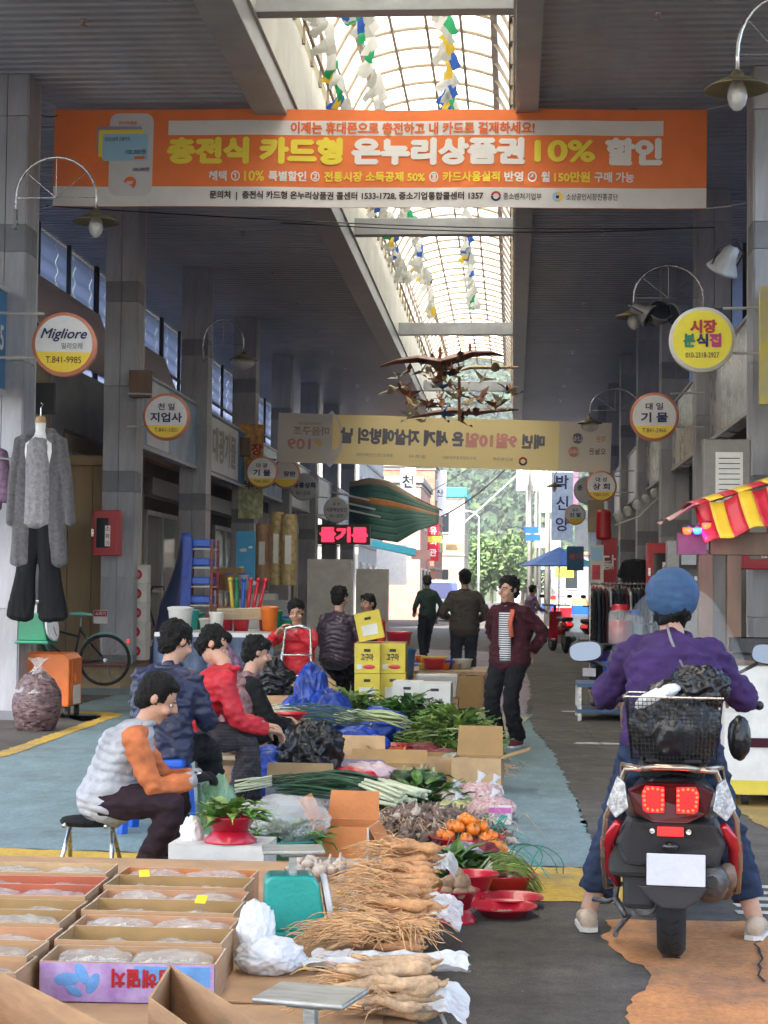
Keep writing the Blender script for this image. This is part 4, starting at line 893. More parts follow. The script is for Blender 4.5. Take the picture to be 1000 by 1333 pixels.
# seated trader in front, peeling with a knife
person('seated trader in a silver quilted vest over an orange sweater, peeling something on her lap', (-1.94, 8.42, 0), R(-82), (0, 0, .36), (0, .17, .72), (0.02, .25, .87), [(-.06, .44, .47), (.09, .42, .47)], [(-.13, .3, 0), (.1, .2, 0)], 'cloth_orange', 'cloth_aubergine', S=.93, vest='cloth_silver', glove='cloth_black', cuff='cloth_grey', look=(.05, .85, -.5), bulk=1.1, vox=.009, curl=(1.1, 1.1), palm=[(.6, .2, -.7), (-.6, .2, -.7)], perm=False, hem=.13, knee=[(-.3, .6, 1), (.35, .6, 1)], fold=.007)
p = at(251, 1010, 8.4); t = thing('peeling_knife', 'small knife with a pale handle held in the gloved hands of the seated trader', 'knife', p)
b = MB(); b.tube([(-.04, 0, -.01), (.0, 0, .0)], .006, 8); b.obj('handle', 'pale_wood', t, smooth=True); b = MB(); b.add([(0, 0, -.006), (0, 0, .006), (.035, 0, .02), (.042, 0, .014)], [(0, 1, 2, 3)]); b.obj('blade', 'chrome', t, solid=.001)
person('woman in a navy raincoat sitting on a blue stool with her back turned', (-2.0, 10.0, 0), R(-18), (0, 0, .47), (0.02, .06, .93), (.04, .12, 1.09), [(-.12, .35, .6), (.12, .35, .6)], [(-.14, .38, 0), (.16, .4, 0)], 'cloth_navy', 'cloth_black', S=1.0, bulk=1.16, hem=.16, look=(.4, .8, -.35), fold=.012)
person('woman in a bright red coat and dark plaid trousers leaning over her knees', (-2.02, 10.95, 0), R(-75), (0, 0, .47), (-.02, .26, .87), (-.12, .16, 1.04), [(-.1, .5, .52), (.1, .5, .5)], [(-.05, .42, 0), (.12, .3, 0)], 'cloth_red', 'cloth_plaid', S=1.0, bulk=1.08, hem=.14, look=(.2, .8, -.5), fold=.01, shoes='black')
person('woman in a faded floral vest with black sleeves squatting by the brown carton', (-1.95, 12.4, 0), R(-60), (0, 0, .33), (0, .1, .76), (-.02, .18, .95), [(-.1, .4, .45), (.12, .4, .4)], [(-.1, .35, 0), (.12, .32, 0)], 'cloth_black', 'cloth_black', S=.98, vest='cloth_floral', bulk=1.05, hem=.12, look=(.2, .9, -.3))
person('vendor in a red jacket gripping the handle of a folding hand cart', (-2.12, 17.6, 0), R(170), (0, 0, .5), (0, .08, 1.0), (.0, .14, 1.18), [(-.06, .36, .98), (.12, .36, .95)], [(-.12, .42, 0), (.14, .42, 0)], 'cloth_red', 'cloth_black', S=.98, hem=.1, look=(-.2, .9, -.3))
person('shopper in a shiny plum padded coat behind the vegetable sellers', (-1.87, 18.8, 0), R(-20), (0, 0, .62), (0, .04, 1.13), (0, .08, 1.32), [(-.14, .3, .8), (.14, .3, .8)], [(-.12, .2, 0), (.12, .25, 0)], 'cloth_plum', 'cloth_black', S=1.0, vest='cloth_plum', bulk=1.12, look=(.1, 1, -.2), knee=(0, 1, 0))
person('seated vendor in a dark jacket with a red sleeve hidden behind the yellow boxes', (-1.68, 21.2, 0), R(150), (0, 0, .55), (0, .05, 1.05), (0, .1, 1.24), [(-.14, .35, .7), (.14, .35, .7)], [(-.12, .4, 0), (.12, .4, 0)], 'cloth_red', 'cloth_black', S=1.0, vest='cloth_black', vox=.013)
person('man in a dark olive jacket and navy trousers standing with his back turned', (-.66, 24.6, 0), R(8), (0, 0, .88), (0, .02, 1.39), (-.0, .05, 1.58), [(-.22, .22, 1.02), (.22, .2, .98)], [(-.1, 0, 0), (.11, .05, 0)], 'cloth_olive', 'cloth_dark_navy', 'hair_black', S=1.09, bulk=1.14, hem=.14, perm=False, knee=(0, 1, 0), vox=.012, look=(-.2, 1, -.1))
b9 = person('woman in a burgundy jacket over a striped shirt standing with hands behind her back', (-.02, 15.9, 0), R(150), (0, 0, .78), (0, .01, 1.26), (-.01, .05, 1.42), [(-.13, -.15, .84), (.13, -.15, .84)], [(-.1, .02, 0), (.09, .05, 0)], 'cloth_maroon', 'cloth_black', S=.98, bulk=1.17, hem=.14, shoes='shoe_maroon', look=(.2, 1, -.1), knee=(0, 1, 0), vox=.01, hem_r=1.25, elbow=((-.25, -.5, -.8), (.25, -.5, -.8)))
b = MB(); b.grid(lambda u, v: (-.03 + (u - .5) * .12, .135 + .025 * math.cos((u - .5) * 3) - .02 * v * 0, 1.2 - .44 * v), 6, 8); b.obj('shirt_front', 'cloth_striped', b9, smooth=True, solid=.01)
b = MB(); b.tube([(-.1, .12, 1.22), (-.09, .15, 1.1), (-.11, .155, .98)], .022, 8); b.obj('scarf_end', F('cloth_coral', (.55, .12, .06)), b9, smooth=True)
person('far man in a grey green shirt walking beyond the stall tables', (-1.72, 36, 0), R(30), (0, 0, .9), (0, .02, 1.4), (0, .05, 1.6), [(-.2, .2, .95), (.25, .05, .85)], [(-.1, 0, 0), (.11, .3, 0)], 'cloth_green', 'cloth_dark_navy', 'hair_grey', S=1.08, perm=False, knee=(0, 1, 0), vox=.016)
person('far woman in a violet patterned coat standing by a blue crate', (.45, 46, 0), R(-60), (0, 0, .8), (0, .06, 1.28), (0, .1, 1.46), [(-.15, .35, .9), (.15, .35, .9)], [(-.1, 0, 0), (.11, .2, 0)], F('cloth_violet', (.12, .06, .16), col2=(.3, .2, .3), vs=14), 'cloth_black', S=1.0, knee=(0, 1, 0), vox=.016)
# ------------------------------------------------ stools
def stool_metal(p, rz, lab):
    t = thing('folding_stool', lab, 'stool', p, rz)
    b = MB(); b.lathe([(.001, .0), (.14, .0), (.15, -.012), (.14, -.03), (.001, -.03)], (0, 0, .275), 20); b.obj('seat', 'cloth_black', t)
    for s in (-1, 1):
        for q in (-1, 1): b = MB(); b.tube([(s * .13, q * .1, .25), (s * .02 + q * 0.0, q * .1, .26), (-s * .13, q * .13, 0)], .011, 8); b.obj('leg', 'chrome', t, smooth=True)
    return t
stool_metal((-2.01, 8.42, 0), R(90), 'low folding stool with crossed grey tube legs under the vest wearing trader')
t = thing('plastic_stool', 'blue plastic stool under the woman in the navy raincoat', 'stool', (-2.0, 9.98, 0))
b = MB(); b.box((0, 0, .395), (.34, .3, .05)); b.obj('seat', 'blue_plastic', t, bevel=.015)
for sx in (-1, 1):
    for sy in (-1, 1): b = MB(); b.beam((sx * .14, sy * .12, .37), (sx * .17, sy * .15, 0), .05, .04); b.obj('leg', 'blue_plastic', t, bevel=.005)
for sy in (-1, 1): b = MB(); b.box((0, sy * .13, .31), (.3, .012, .13)); b.obj('skirt_panel', 'blue_plastic', t)
t = thing('round_stool', 'black tube legged stool under the red coated woman', 'stool', (-2.02, 10.95, 0)); b = MB(); b.lathe([(.001, .41), (.15, .41), (.16, .39), (.15, .365), (.001, .365)], n=20); b.obj('seat', 'black', t)
for a in (45, 135, 225, 315): b = MB(); b.tube([(.1 * math.cos(R(a)), .1 * math.sin(R(a)), .37), (.17 * math.cos(R(a)), .17 * math.sin(R(a)), 0)], .011, 8); b.obj('leg', 'black', t)
for (p, l, h) in (((-1.95, 12.4, 0), 'low wooden box seat under the woman in the floral vest', .2), ((-2.12, 17.6, 0), 'plastic crate seat under the red jacketed vendor', .38), ((-1.68, 21.2, 0), 'crate seat behind the yellow boxes', .42)):
    t = thing('crate_seat', l, 'crate', p); 
    for k in range(3):
        for s in (-1, 1): b = MB(); b.box((0, s * .15, (k + .5) * h / 3), (.34, .02, h / 3 - .02)); b.obj('slat', 'pale_wood', t); b = MB(); b.box((s * .16, 0, (k + .5) * h / 3), (.02, .278, h / 3 - .02)); b.obj('slat', 'pale_wood', t)
    b = MB(); b.box((0, 0, h + .006), (.36, .34, .02)); b.obj('seat', 'pale_wood', t)
# ------------------------------------------------ scooter and rider
mat('scooter_black', (.014, .014, .016), .3, var=0, bump=.05, coat=.4); mat('scooter_red', (.42, .008, .02), .22, .3, var=0, bump=0, coat=.8); mat('scooter_plastic', (.03, .03, .032), .6, var=.1, bump=.3, bs=200); mat('engine', (.13, .13, .13), .5, .6, var=.3, vs=25, bump=.4)
mat('brass_tube', (.42, .33, .25), .25, .8, var=.1); mat('tyre', (.014, .014, .015), .85, var=.15, bump=.4, bs=80)
mat('led_red', (1, .012, .006), .4, var=0, bump=0, emit=4.5); mat('led_housing', (.05, .001, .002), .35, var=0, bump=0, spec=.3); mat('reflector_red', (.75, .02, .02), .25, var=0, bump=0, emit=.25); mat('clear_lens', (.6, .6, .6), .08, .3, var=.3, vs=40, bump=.5, bs=60)
mat('plate_white', (.55, .57, .62), .4, var=.04, vs=12); mat('mirror', (.075, .085, .095), .06, 1, var=0, bump=0)
sc_t = thing('scooter', 'black scooter with glowing red twin tail light and brass crash bars under the rider', 'scooter', (.615, 6.86, 0), R(-6))
T90 = M.Rotation(R(90), 4, 'Y')
def wheel(y, par, r=.245, w=.052):
    b = MB(); b.lathe([(r - .075, -w), (r - .03, -w * 1.02), (r - .008, -w * .7), (r, -w * .25), (r, w * .25), (r - .008, w * .7), (r - .03, w * 1.02), (r - .075, w), (r - .075, -w)], (0, y, r), 40, T=T90); wl = b.obj('wheel', 'tyre', par, smooth=True)
    b = MB(); b.lathe([(.03, -.03), (r - .08, -.028), (r - .07, -.045), (r - .07, .045), (r - .08, .028), (.03, .03)], (0, y, r), 32, T=T90); b.cyl((-.07, y, r), (.07, y, r), .02); b.obj('rim', 'engine', wl)
    b = MB()
    for k in range(30):
        a = 2 * math.pi * k / 30
        for s in (-1, 1): b.box((s * .02, y + (r + .0005) * math.sin(a), r + (r + .0005) * math.cos(a)), (.03, .006, .004), M.Rotation(-a, 4, 'X') @ M.Rotation(s * .6, 4, 'Z'))
    b.obj('tread', 'black', wl)['kind'] = 'stuff'; wl_ = wl
    return wl
wheel(0, sc_t); wheel(1.25, sc_t)
# tail body, lofted from the tail forwards (y from -.32)
sec = [(-.36, .17, .10, .60), (-.33, .25, .17, .595), (-.2, .32, .21, .58), (0, .36, .24, .56), (.25, .36, .26, .54), (.45, .3, .24, .5), (.5, .12, .12, .5)]
b = MB(); n = 24
for (y, wd, hh, zc) in sec:
    for j in range(n):
        a = 2 * math.pi * j / n; cx_, sz = math.cos(a), math.sin(a); q = (abs(cx_) ** .75) * (1 if cx_ > 0 else -1); r_ = (abs(sz) ** .75) * (1 if sz > 0 else -1)
        b.v.append((q * wd / 2 * (1 - .22 * (r_ > 0) * abs(r_)), y, zc + r_ * hh / 2 + .02))
for i in range(len(sec) - 1):
    for j in range(n): a = i * n + j; c = i * n + (j + 1) % n; b.f.append((a, c, c + n, a + n)); b.mi.append(0)
b.f.append(tuple(range(n))[::-1]); b.mi.append(0)
b.obj('tail_body', 'scooter_black', sc_t, smooth=True)
b = MB(); b.box((0, .16, .72), (.26, .62, .08)); b.obj('seat', mat('seat_vinyl', (.02, .02, .022), .55), sc_t, bevel=.035)
# light cluster
b = MB(); pts = [(-.155, -.385, .665), (-.09, -.405, .695), (.09, -.405, .695), (.155, -.385, .665), (.13, -.39, .585), (.06, -.41, .555), (-.06, -.41, .555), (-.13, -.39, .585)]; b.poly(pts, (0, .08, 0)); tl = b.obj('tail_light', 'led_housing', sc_t, bevel=.006)
b = MB()
for s in (-1, 1):
    ring = [(.028, .672), (.045, .676), (.063, .678), (.08, .676), (.092, .666), (.094, .65), (.092, .634), (.09, .618), (.08, .604), (.063, .6), (.046, .6), (.03, .604), (.028, .62), (.028, .637), (.028, .655), (.05, .62), (.055, .645)]
    for (x, z) in ring[:15]: b.ball((s * x, -.418, z), .0055, 8)
b.obj('led_row', 'led_red', tl)['kind'] = 'stuff'
b = MB()
for s in (-1, 1): b.poly([(s * .022, -.414, .59), (s * .022, -.414, .684), (s * .09, -.414, .686), (s * .102, -.414, .66), (s * .098, -.414, .6), (s * .085, -.414, .59)], (0, .004, 0))
b.obj('lens_glow', mat('lens_glow', (.25, .002, .002), .4, var=0, bump=0, emit=.5), tl)
for s in (-1, 1):
    b = MB(); b.poly([(s * .165, -.37, .69), (s * .195, -.34, .71), (s * .235, -.3, .6), (s * .2, -.33, .555), (s * .15, -.385, .6)], (0, .07, 0)); b.obj('turn_signal', 'clear_lens', sc_t, bevel=.006)
    b = MB(); b.tube([(s * .19, -.33, .54), (s * .232, -.22, .46), (s * .235, -.15, .36), (s * .2, -.12, .28)], [.015, .03, .028, .012], 8); b.obj('side_panel', 'scooter_red', sc_t, smooth=True)
    b = MB(); b.tube([(s * .1, -.39, .745), (s * .16, -.37, .74), (s * .19, -.3, .66), (s * .235, -.3, .56), (s * .25, -.2, .4), (s * .245, -.1, .27), (s * .2, .15, .24)], .011, 8); b.obj('crash_bar', 'brass_tube', sc_t, smooth=True)
    b = MB(); b.tube([(s * .1, -.39, .745), (s * .185, -.1, .73), (s * .2, .3, .62), (s * .22, .55, .3)], .01, 8); b.obj('side_rail', 'brass_tube', sc_t, smooth=True)
b = MB(); b.tube([(-.1, -.39, .745), (-.05, -.42, .755), (.05, -.42, .755), (.1, -.39, .745)], .012, 8); b.obj('grab_bar', 'brass_tube', sc_t, smooth=True)
b = MB(); b.poly([(-.16, -.36, .55), (.16, -.36, .55), (.2, -.3, .47), (.17, -.3, .38), (-.17, -.3, .38), (-.2, -.3, .47)], (0, .3, 0)); b.obj('rear_fender', 'scooter_plastic', sc_t, bevel=.02)
b = MB(); b.box((0, -.375, .52), (.095, .012, .034)); b.obj('rear_reflector', 'reflector_red', sc_t, bevel=.003)
for s in (-1, 1): b = MB(); b.cyl((s * .065, -.368, .52), (s * .065, -.376, .52), .01, n=10); b.obj('screw', 'chrome', sc_t)
b = MB(); b.ball((0, -.36, .462), (.032, .014, .02), 14); b.obj('plate_lamp', 'black_gloss', sc_t, smooth=True)
b = MB(); b.box((.02, -.37, .382), (.21, .008, .115)); b.obj('number_plate', 'plate_white', sc_t, bevel=.003)
b = MB(); b.poly([(-.12, -.35, .32), (.14, -.35, .32), (.1, -.345, .27), (.05, -.34, .235), (-.03, -.34, .235), (-.08, -.345, .27)], (0, .03, 0)); b.obj('mud_flap', 'scooter_plastic', sc_t, bevel=.008)
b = MB(); b.box((-.15, -.12, .39), (.16, .2, .13)); b.box((-.12, -.02, .27), (.12, .3, .14)); b.obj('air_cleaner', 'scooter_plastic', sc_t, bevel=.02)
b = MB(); b.box((-.09, .02, .23), (.12, .28, .13)); b.cyl((-.1, -.14, .22), (-.1, -.02, .22), .05, n=14)
for k in range(5): b.box((-.1, -.06 + k * .03, .29), (.14, .008, .06))
b.obj('engine', 'engine', sc_t, bevel=.004)
b = MB(); b.tube([(.15, -.3, .33), (.15, -.26, .335), (.15, .0, .27), (.13, .2, .2)], [.052, .062, .062, .03], 18); mf = b.obj('muffler', 'engine', sc_t, smooth=True)
b = MB(); b.cyl((.15, -.322, .335), (.15, -.28, .335), .02, n=14); b.obj('tailpipe', 'black', mf); b = MB(); b.tube([(.205, -.26, .37), (.215, -.1, .3), (.2, .05, .24)], .03, 10); b.obj('heat_shield', 'rust_brown', mf, smooth=True)
b = MB()
for s in (-1, 1): b.tube([(s * .1, .02, .27), (s * .1, -.2, .52)], .016, 8)
for s in (-1, 1): b.tube([(s * .1 + .03 * math.cos(k * .7), -.0 - k * .0035, .3 + k * .0045) for k in range(40)], .005, 5)
b.obj('shock_absorber', 'engine', sc_t)
b = MB(); b.tube([(-.2, -.05, .3), (-.21, -.06, .22), (-.24, -.02, .2), (-.3, .02, .2)], .01, 8); b.tube([(-.21, -.06, .22), (-.17, -.1, .16)], .012, 8); b.obj('foot_peg', 'engine', sc_t, smooth=True)
b = MB(); b.tube([(-.1, .18, .2), (-.22, .2, .05)], .011, 8); b.tube([(-.22, .16, .04), (-.22, .26, .04)], .011, 8); b.obj('kickstand', 'engine', sc_t)
b = MB(); b.poly([(-.19, .42, .25), (.19, .42, .25), (.2, .85, .27), (-.2, .85, .27)], (0, 0, .07)); b.poly([(-.2, .85, .27), (.2, .85, .27), (.15, .98, .8), (-.15, .98, .8)], (0, .06, .0)); b.poly([(-.17, 1.0, .35), (.17, 1.0, .35), (.1, 1.12, .85), (-.1, 1.12, .85)], (0, .08, 0)); b.obj('leg_shield', 'scooter_black', sc_t, bevel=.02)
b = MB(); b.tube([(0, 1.25, .25), (0, 1.1, .62), (0, 1.03, .93)], .03, 10); b.box((0, 1.25, .5), (.13, .4, .03)); b.obj('fork', 'scooter_black', sc_t)
b = MB(); b.tube([(-.33, .95, .905), (-.25, .98, .915), (-.12, 1.02, .95), (0, 1.03, .94), (.12, 1.02, .95), (.25, .98, .915), (.33, .95, .905)], .013, 8); hb = b.obj('handlebar', 'chrome', sc_t, smooth=True)
for s in (-1, 1):
    b = MB(); b.tube([(s * .22, .985, .92), (s * .35, .942, .9)], [.019, .018], 12); b.ball((s * .355, .94, .9), .021, 10); b.obj('grip', 'black', hb, smooth=True)
    b = MB(); b.tube([(s * .2, 1.02, .93), (s * .34, .99, .9)], .006, 6); b.ball((s * .345, .988, .9), .008, 6); b.obj('brake_lever', 'black', hb)
    b = MB(); b.tube([(s * .19, .99, .93), (s * .24, 1.0, 1.02), (s * .35, .98, 1.08)], .008, 8); b.obj('mirror_stalk', 'black', sc_t, smooth=True)
    b = MB(); TT = M.Translation((s * .395, .97, 1.12)) @ M.Rotation(R(-8), 4, 'X') @ M.Rotation(s * R(6), 4, 'Y')
    hsz = [(math.cos(a), math.sin(a)) for a in [2 * math.pi * k / 28 for k in range(28)]]; sq = lambda v: (abs(v) ** .7) * (1 if v > 0 else -1)
    pp = [TT @ V((sq(c) * .074, 0, sq(d) * .046)) for c, d in hsz]; b.poly(pp, (0, .03, 0)); ho = b.obj('mirror_housing', 'black', sc_t, bevel=.004)
    b = MB(); b.add([TT @ V((sq(c) * .068, -.003, sq(d) * .041)) for c, d in hsz], [tuple(range(28))]); b.obj('mirror_glass', 'mirror', ho)
# windshield
mat('windshield_film', (.75, .8, .82), .06, var=0, bump=.1, bs=4, alpha=.2, spec=.9)
b = MB(); b.grid(lambda u, v: ((u - .5) * .6 * (1 - .35 * max(0, v - .55) ** 1.2 * 2) , 1.12 - .14 * abs(2 * u - 1) ** 2 - .1 * v, .86 + .55 * v - .16 * (abs(2 * u - 1) ** 3) * v), 14, 12); wsd = b.obj('windshield', 'windshield_film', sc_t, smooth=True)
for s in (-1, 1): b = MB(); b.box((s * .19, 1.04, 1.06), (.02, .02, .16)); b.obj('windshield_clamp', 'black', wsd, bevel=.004)
# basket
bk = thing('wire_basket', 'black wire mesh basket strapped behind the scooter seat', 'basket', (.605, 6.68, .765), R(-6)); bk.parent = None
b = MB(); W0, W1_, D0, D1, Hh = .155, .178, .125, .15, .235
def bkp(u, side, v):
    w_ = W0 + (W1_ - W0) * v; d_ = D0 + (D1 - D0) * v
    return {0: V((-w_ + 2 * w_ * u, -d_, v * Hh)), 1: V((w_, -d_ + 2 * d_ * u, v * Hh)), 2: V((w_ - 2 * w_ * u, d_, v * Hh)), 3: V((-w_, d_ - 2 * d_ * u, v * Hh))}[side]
for s in range(4):
    nn = 22 if s % 2 == 0 else 18
    for k in range(nn + 1): b.tube([bkp(k / nn, s, 0), bkp(k / nn, s, 1)], .0013, 4, cap=False)
    for k in range(15): b.tube([bkp(0, s, k / 15), bkp(1, s, k / 15)], .0013, 4, cap=False)
for k in range(16): b.tube([(-W0 + 2 * W0 * k / 15, -D0, 0), (-W0 + 2 * W0 * k / 15, D0, 0)], .0013, 4, cap=False)
wm_ = b.obj('wire_mesh', 'black', bk); wm_['kind'] = 'stuff'
b = MB(); b.tube([bkp(0, s, 1) for s in range(4)] + [bkp(0, 0, 1)], .004, 6); b.obj('rim_wire', 'chrome', bk)
b = MB(); b.box((0, 0, .0), (.2, .2, .012)); b.obj('base_plate', 'black', bk)
bb = blob((0, 0, 0), (.165, .135, .17), .2, 2.0, 3, 5); o = bb.obj('shopping_bag', 'black_bag', None, loc=(.605, 6.67, .885), smooth=True); tag(o, 'crumpled black plastic bag filling the scooter basket', 'plastic bag')
bb = blob((0, 0, 0), (.11, .08, .08), .35, 2.2, 9, 5); o = bb.obj('shopping_bag', 'black_bag', None, loc=(.695, 6.66, 1.03), smooth=True); tag(o, 'black plastic bag bundle on top of the basket load, at its right', 'plastic bag')
bb = blob((0, 0, 0), (.09, .05, .03), .3, 2, 4, 4); o = bb.obj('paper_sheet', 'white_bag', None, loc=(.54, 6.62, 1.0), smooth=True); o.rotation_euler = (0, R(-25), 0); tag(o, 'white plastic wrap tucked over the black bag in the basket', 'plastic wrap')
bb = blob((0, 0, 0), (.045, .04, .09), .15, 1.5, 14, 4); o = bb.obj('shoulder_bag', 'black_bag', None, loc=(.885, 7.0, .82), smooth=True); tag(o, 'small black shoulder bag hanging at the right hip of the rider', 'bag')
# rider (in the scooter's own frame, as a thing of its own)
rid = person('scooter rider in a purple top, rolled jeans and a round blue cap, seen from behind', (.64, 7.2, 0), R(-6), (0, 0, .79), (0, .17, 1.2), (0, .25, 1.335), [(-.27, .53, .94), (.29, .53, .94)], [(-.335, .1, .005), (.335, .08, .005)], 'cloth_purple', 'denim', S=1.02, bulk=1.12, hem=.12, shoes='shoe_beige', elbow=((-.75, -.45, -.9), (.75, -.45, -.9)), curl=(1.3, 1.3), palm=[(0, .1, -1), (0, .1, -1)], look=(0, 1, -.15), vox=.009, knee=[(0, 1, .1), (0, 1, .1)], lower_skin=.22, hem_r=1.08, fold=.012)
F('cloth_cap_blue', (.035, .085, .18))
h = MB(); h.ball((0, .225, 1.375), (.112, .13, .115), 24); solid_obj(remesh(h, .008, 1, lambda p: .004 * noise.noise(V((p.x * 20, p.y * 20, p.z * 50)))), 'cap', 'cloth_cap_blue', rid)
b = MB(); b.tube([(-.02, .1, 1.25), (.0, .0, 1.19), (.05, -.05, 1.08), (.12, -.07, .96), (.19, -.04, .86)], .006, 6); b.obj('bag_strap', F('strap_grey', (.2, .19, .19)), rid, smooth=True)
# ------------------------------------------------ display table and cartons
TZ = .28
def wall(b, a, c, h, t=.004):      # upright board from a to c on the floor level
    a, c = V(a), V(c); d = (c - a).normalized(); nn = V((-d.y, d.x, 0)) * t / 2
    b.poly([a - nn, c - nn, c - nn + V((0, 0, h)), a - nn + V((0, 0, h))], nn * 2)
def carton(lab, p, rz, w, d, h, outer='cardboard', inner='card_tan', flaps='', lid=False, fl=.12, cat='box', text=None, tm='ink', group=None, name='carton', fang=None, hole=False, label_patch=None, tz=.6, th=.25):
    t = thing(name, lab, cat, p, rz, group); T_ = .005
    ring = [(-w/2, -d/2), (w/2, -d/2), (w/2, d/2), (-w/2, d/2)]
    for i in range(4):
        a, c = V((*ring[i], 0)), V((*ring[(i+1) % 4], 0)); dd = (c - a).normalized(); nn = V((dd.y, -dd.x, 0))
        e = .0015 if i % 2 else -.004
        b = MB(); a2 = a + dd * (-e if i % 2 else .0055) ; c2 = c - dd * (-e if i % 2 else .0055)
        a2 = a + dd * .0005 if i % 2 == 0 else a + dd * .0055; c2 = c - dd * .0005 if i % 2 == 0 else c - dd * .0055
        b.use(outer).add([a2, c2, c2 + V((0, 0, h)), a2 + V((0, 0, h))], [(0, 1, 2, 3)])
        q = nn * -T_; b.use(inner).add([a2 + q, c2 + q, c2 + q + V((0, 0, h)), a2 + q + V((0, 0, h))], [(3, 2, 1, 0)])
        b.use('cut_edge').add([a2 + V((0, 0, h)), c2 + V((0, 0, h)), c2 + q + V((0, 0, h)), a2 + q + V((0, 0, h))], [(0, 1, 2, 3)]); b.add([a2, a2 + q, a2 + q + V((0, 0, h)), a2 + V((0, 0, h))], [(0, 1, 2, 3)]); b.add([c2, c2 + q, c2 + q + V((0, 0, h)), c2 + V((0, 0, h))], [(3, 2, 1, 0)])
        b.obj('side_panel', None, t)
    b = MB(); b.box((0, 0, .004), (w - .012, d - .012, .006)); b.obj('base', inner, t)
    for f_ in flaps:
        i = 'fbrl'.index(f_) if f_ in 'fbrl' else 0; i = {'f': 0, 'r': 1, 'b': 2, 'l': 3}[f_]
        a, c = V((*ring[i], h)), V((*ring[(i+1) % 4], h)); dd = (c - a).normalized(); nn = V((dd.y, -dd.x, 0)); an = R((fang or {}).get(f_, U(10, 50))); o_ = (nn * math.cos(an) + V((0, 0, 1)) * math.sin(an)) * fl
        up = o_.cross(dd).normalized() * .004; b = MB(); s1 = dd * .008
        b.use(inner).poly([a + s1, c - s1, c - s1 * 2 + o_, a + s1 * 2 + o_], -up if up.z > 0 else up); b.obj('flap', None, t)
    if lid: b = MB(); b.use(outer).box((0, -d / 4 - .001, h + .003), (w, d / 2 - .003, .005)); b.box((0, d / 4 + .001, h + .003), (w, d / 2 - .003, .005)); b.obj('lid', None, t)
    if hole: b = MB(); b.box((0, -d / 2 - .001, h * .78), (w * .26, .004, h * .1)); b.obj('hand_hole', 'black', t, bevel=.003)
    if label_patch: b = MB(); b.box((0, -d / 2 - .0015, h * .36), (w * .62, .003, h * .38)); b.obj('paper_label', label_patch, t)
    if text: txt(text, h * th, tm, (0, -d / 2 - .004, h * tz), t, 'cam', .03, w * .5)
    return t
tb = thing('display_table', 'low display platform covered with flattened brown cardboard at the lower left', 'table', (-1.2, 5.0, 0))
b = MB(); b.poly([(-1.2, -2.2, TZ - .012), (1.0, -2.2, TZ - .012), (.97, -.6, TZ - .012), (.93, .6, TZ - .012), (.86, 2.15, TZ - .012), (-1.0, 2.15, TZ - .012)], (0, 0, .012)); b.obj('table_top', 'cardboard', tb)
for (x, y, w_, d_, r_) in ((.45, -.9, .9, 1.1, .05), (.5, .2, .8, 1.0, -.04), (.42, 1.2, .85, .9, .03)):
    b = MB(); b.box((x, y, TZ + .003 + abs(r_) * .04), (w_, d_, .004), r_); b.obj('cardboard_sheet', 'cardboard', tb)
b = MB(); b.box((-.1, 0, .13), (1.9, 4.1, .24)); b.obj('pallet', 'card_light', tb)
# dried fish boxes in two columns
mat('dried_fish', (.62, .54, .46), .4, var=.3, vs=40); mat('fish_dark', (.2, .12, .09), .4, var=.3, vs=40); mat('print_purple', (.3, .14, .4), .5, var=.4, vs=9, col2=(.5, .4, .6)); mat('print_blue', (.12, .3, .6), .5, var=.2, vs=12)
def fish_fill(w, d, m, n=260, L=.05):
    b = MB()
    for i in range(n):
        x, y = U(-w / 2, w / 2), U(-d / 2, d / 2); a = U(0, 6.3); z = U(0, .02) + .02 * math.cos(x / w * 3) * math.cos(y / d * 3); l = U(.5, 1) * L; c, s = math.cos(a) * l / 2, math.sin(a) * l / 2; wd = .0045
        k = len(b.v); b.v += [(x - c, y - s, z), (x - s * wd / l * 2, y + c * wd / l * 2, z + U(.002, .006)), (x + c, y + s, z + U(-.01, .01)), (x + s * wd / l * 2, y - c * wd / l * 2, z)]; b.f += [(k, k + 1, k + 2), (k, k + 2, k + 3)]; b.mi += [0, 0]
    return b
def packet(lab, p, rz, w, d, fm, group, seed):
    t = thing('fish_packet', lab, 'packet', p, rz, group); o = fish_fill(w * .85, d * .8, fm).obj('dried_fish', fm, t); o['kind'] = 'stuff'
    b = MB(); b.grid(lambda u, v: ((u - .5) * w, (v - .5) * d, .03 + .03 * (math.sin(u * 3.14) * math.sin(v * 3.14)) ** .5 + .014 * noise.noise(V((u * 7 + seed, v * 6, seed)))), 20, 14); b.obj('film', 'clear_film', t, smooth=True); return t
rowsR = [('card_peach', 'card_orange'), ('cardboard', 'card_tan'), ('cardboard', 'card_peach'), ('cardboard', 'card_tan'), ('cardboard', 'card_peach'), ('cardboard', 'card_tan'), ('cardboard', 'cardboard')]
rowsL = [('cardboard', 'card_light'), ('cardboard', 'card_red'), ('cardboard', 'card_red'), ('cardboard', 'card_tan'), ('cardboard', 'card_tan'), ('cardboard', 'card_peach'), ('cardboard', 'cardboard'), ('cardboard', 'card_peach')]
ordn = ['farthest', 'second farthest', 'third farthest', 'middle', 'third nearest', 'second nearest', 'nearest', 'foremost left']
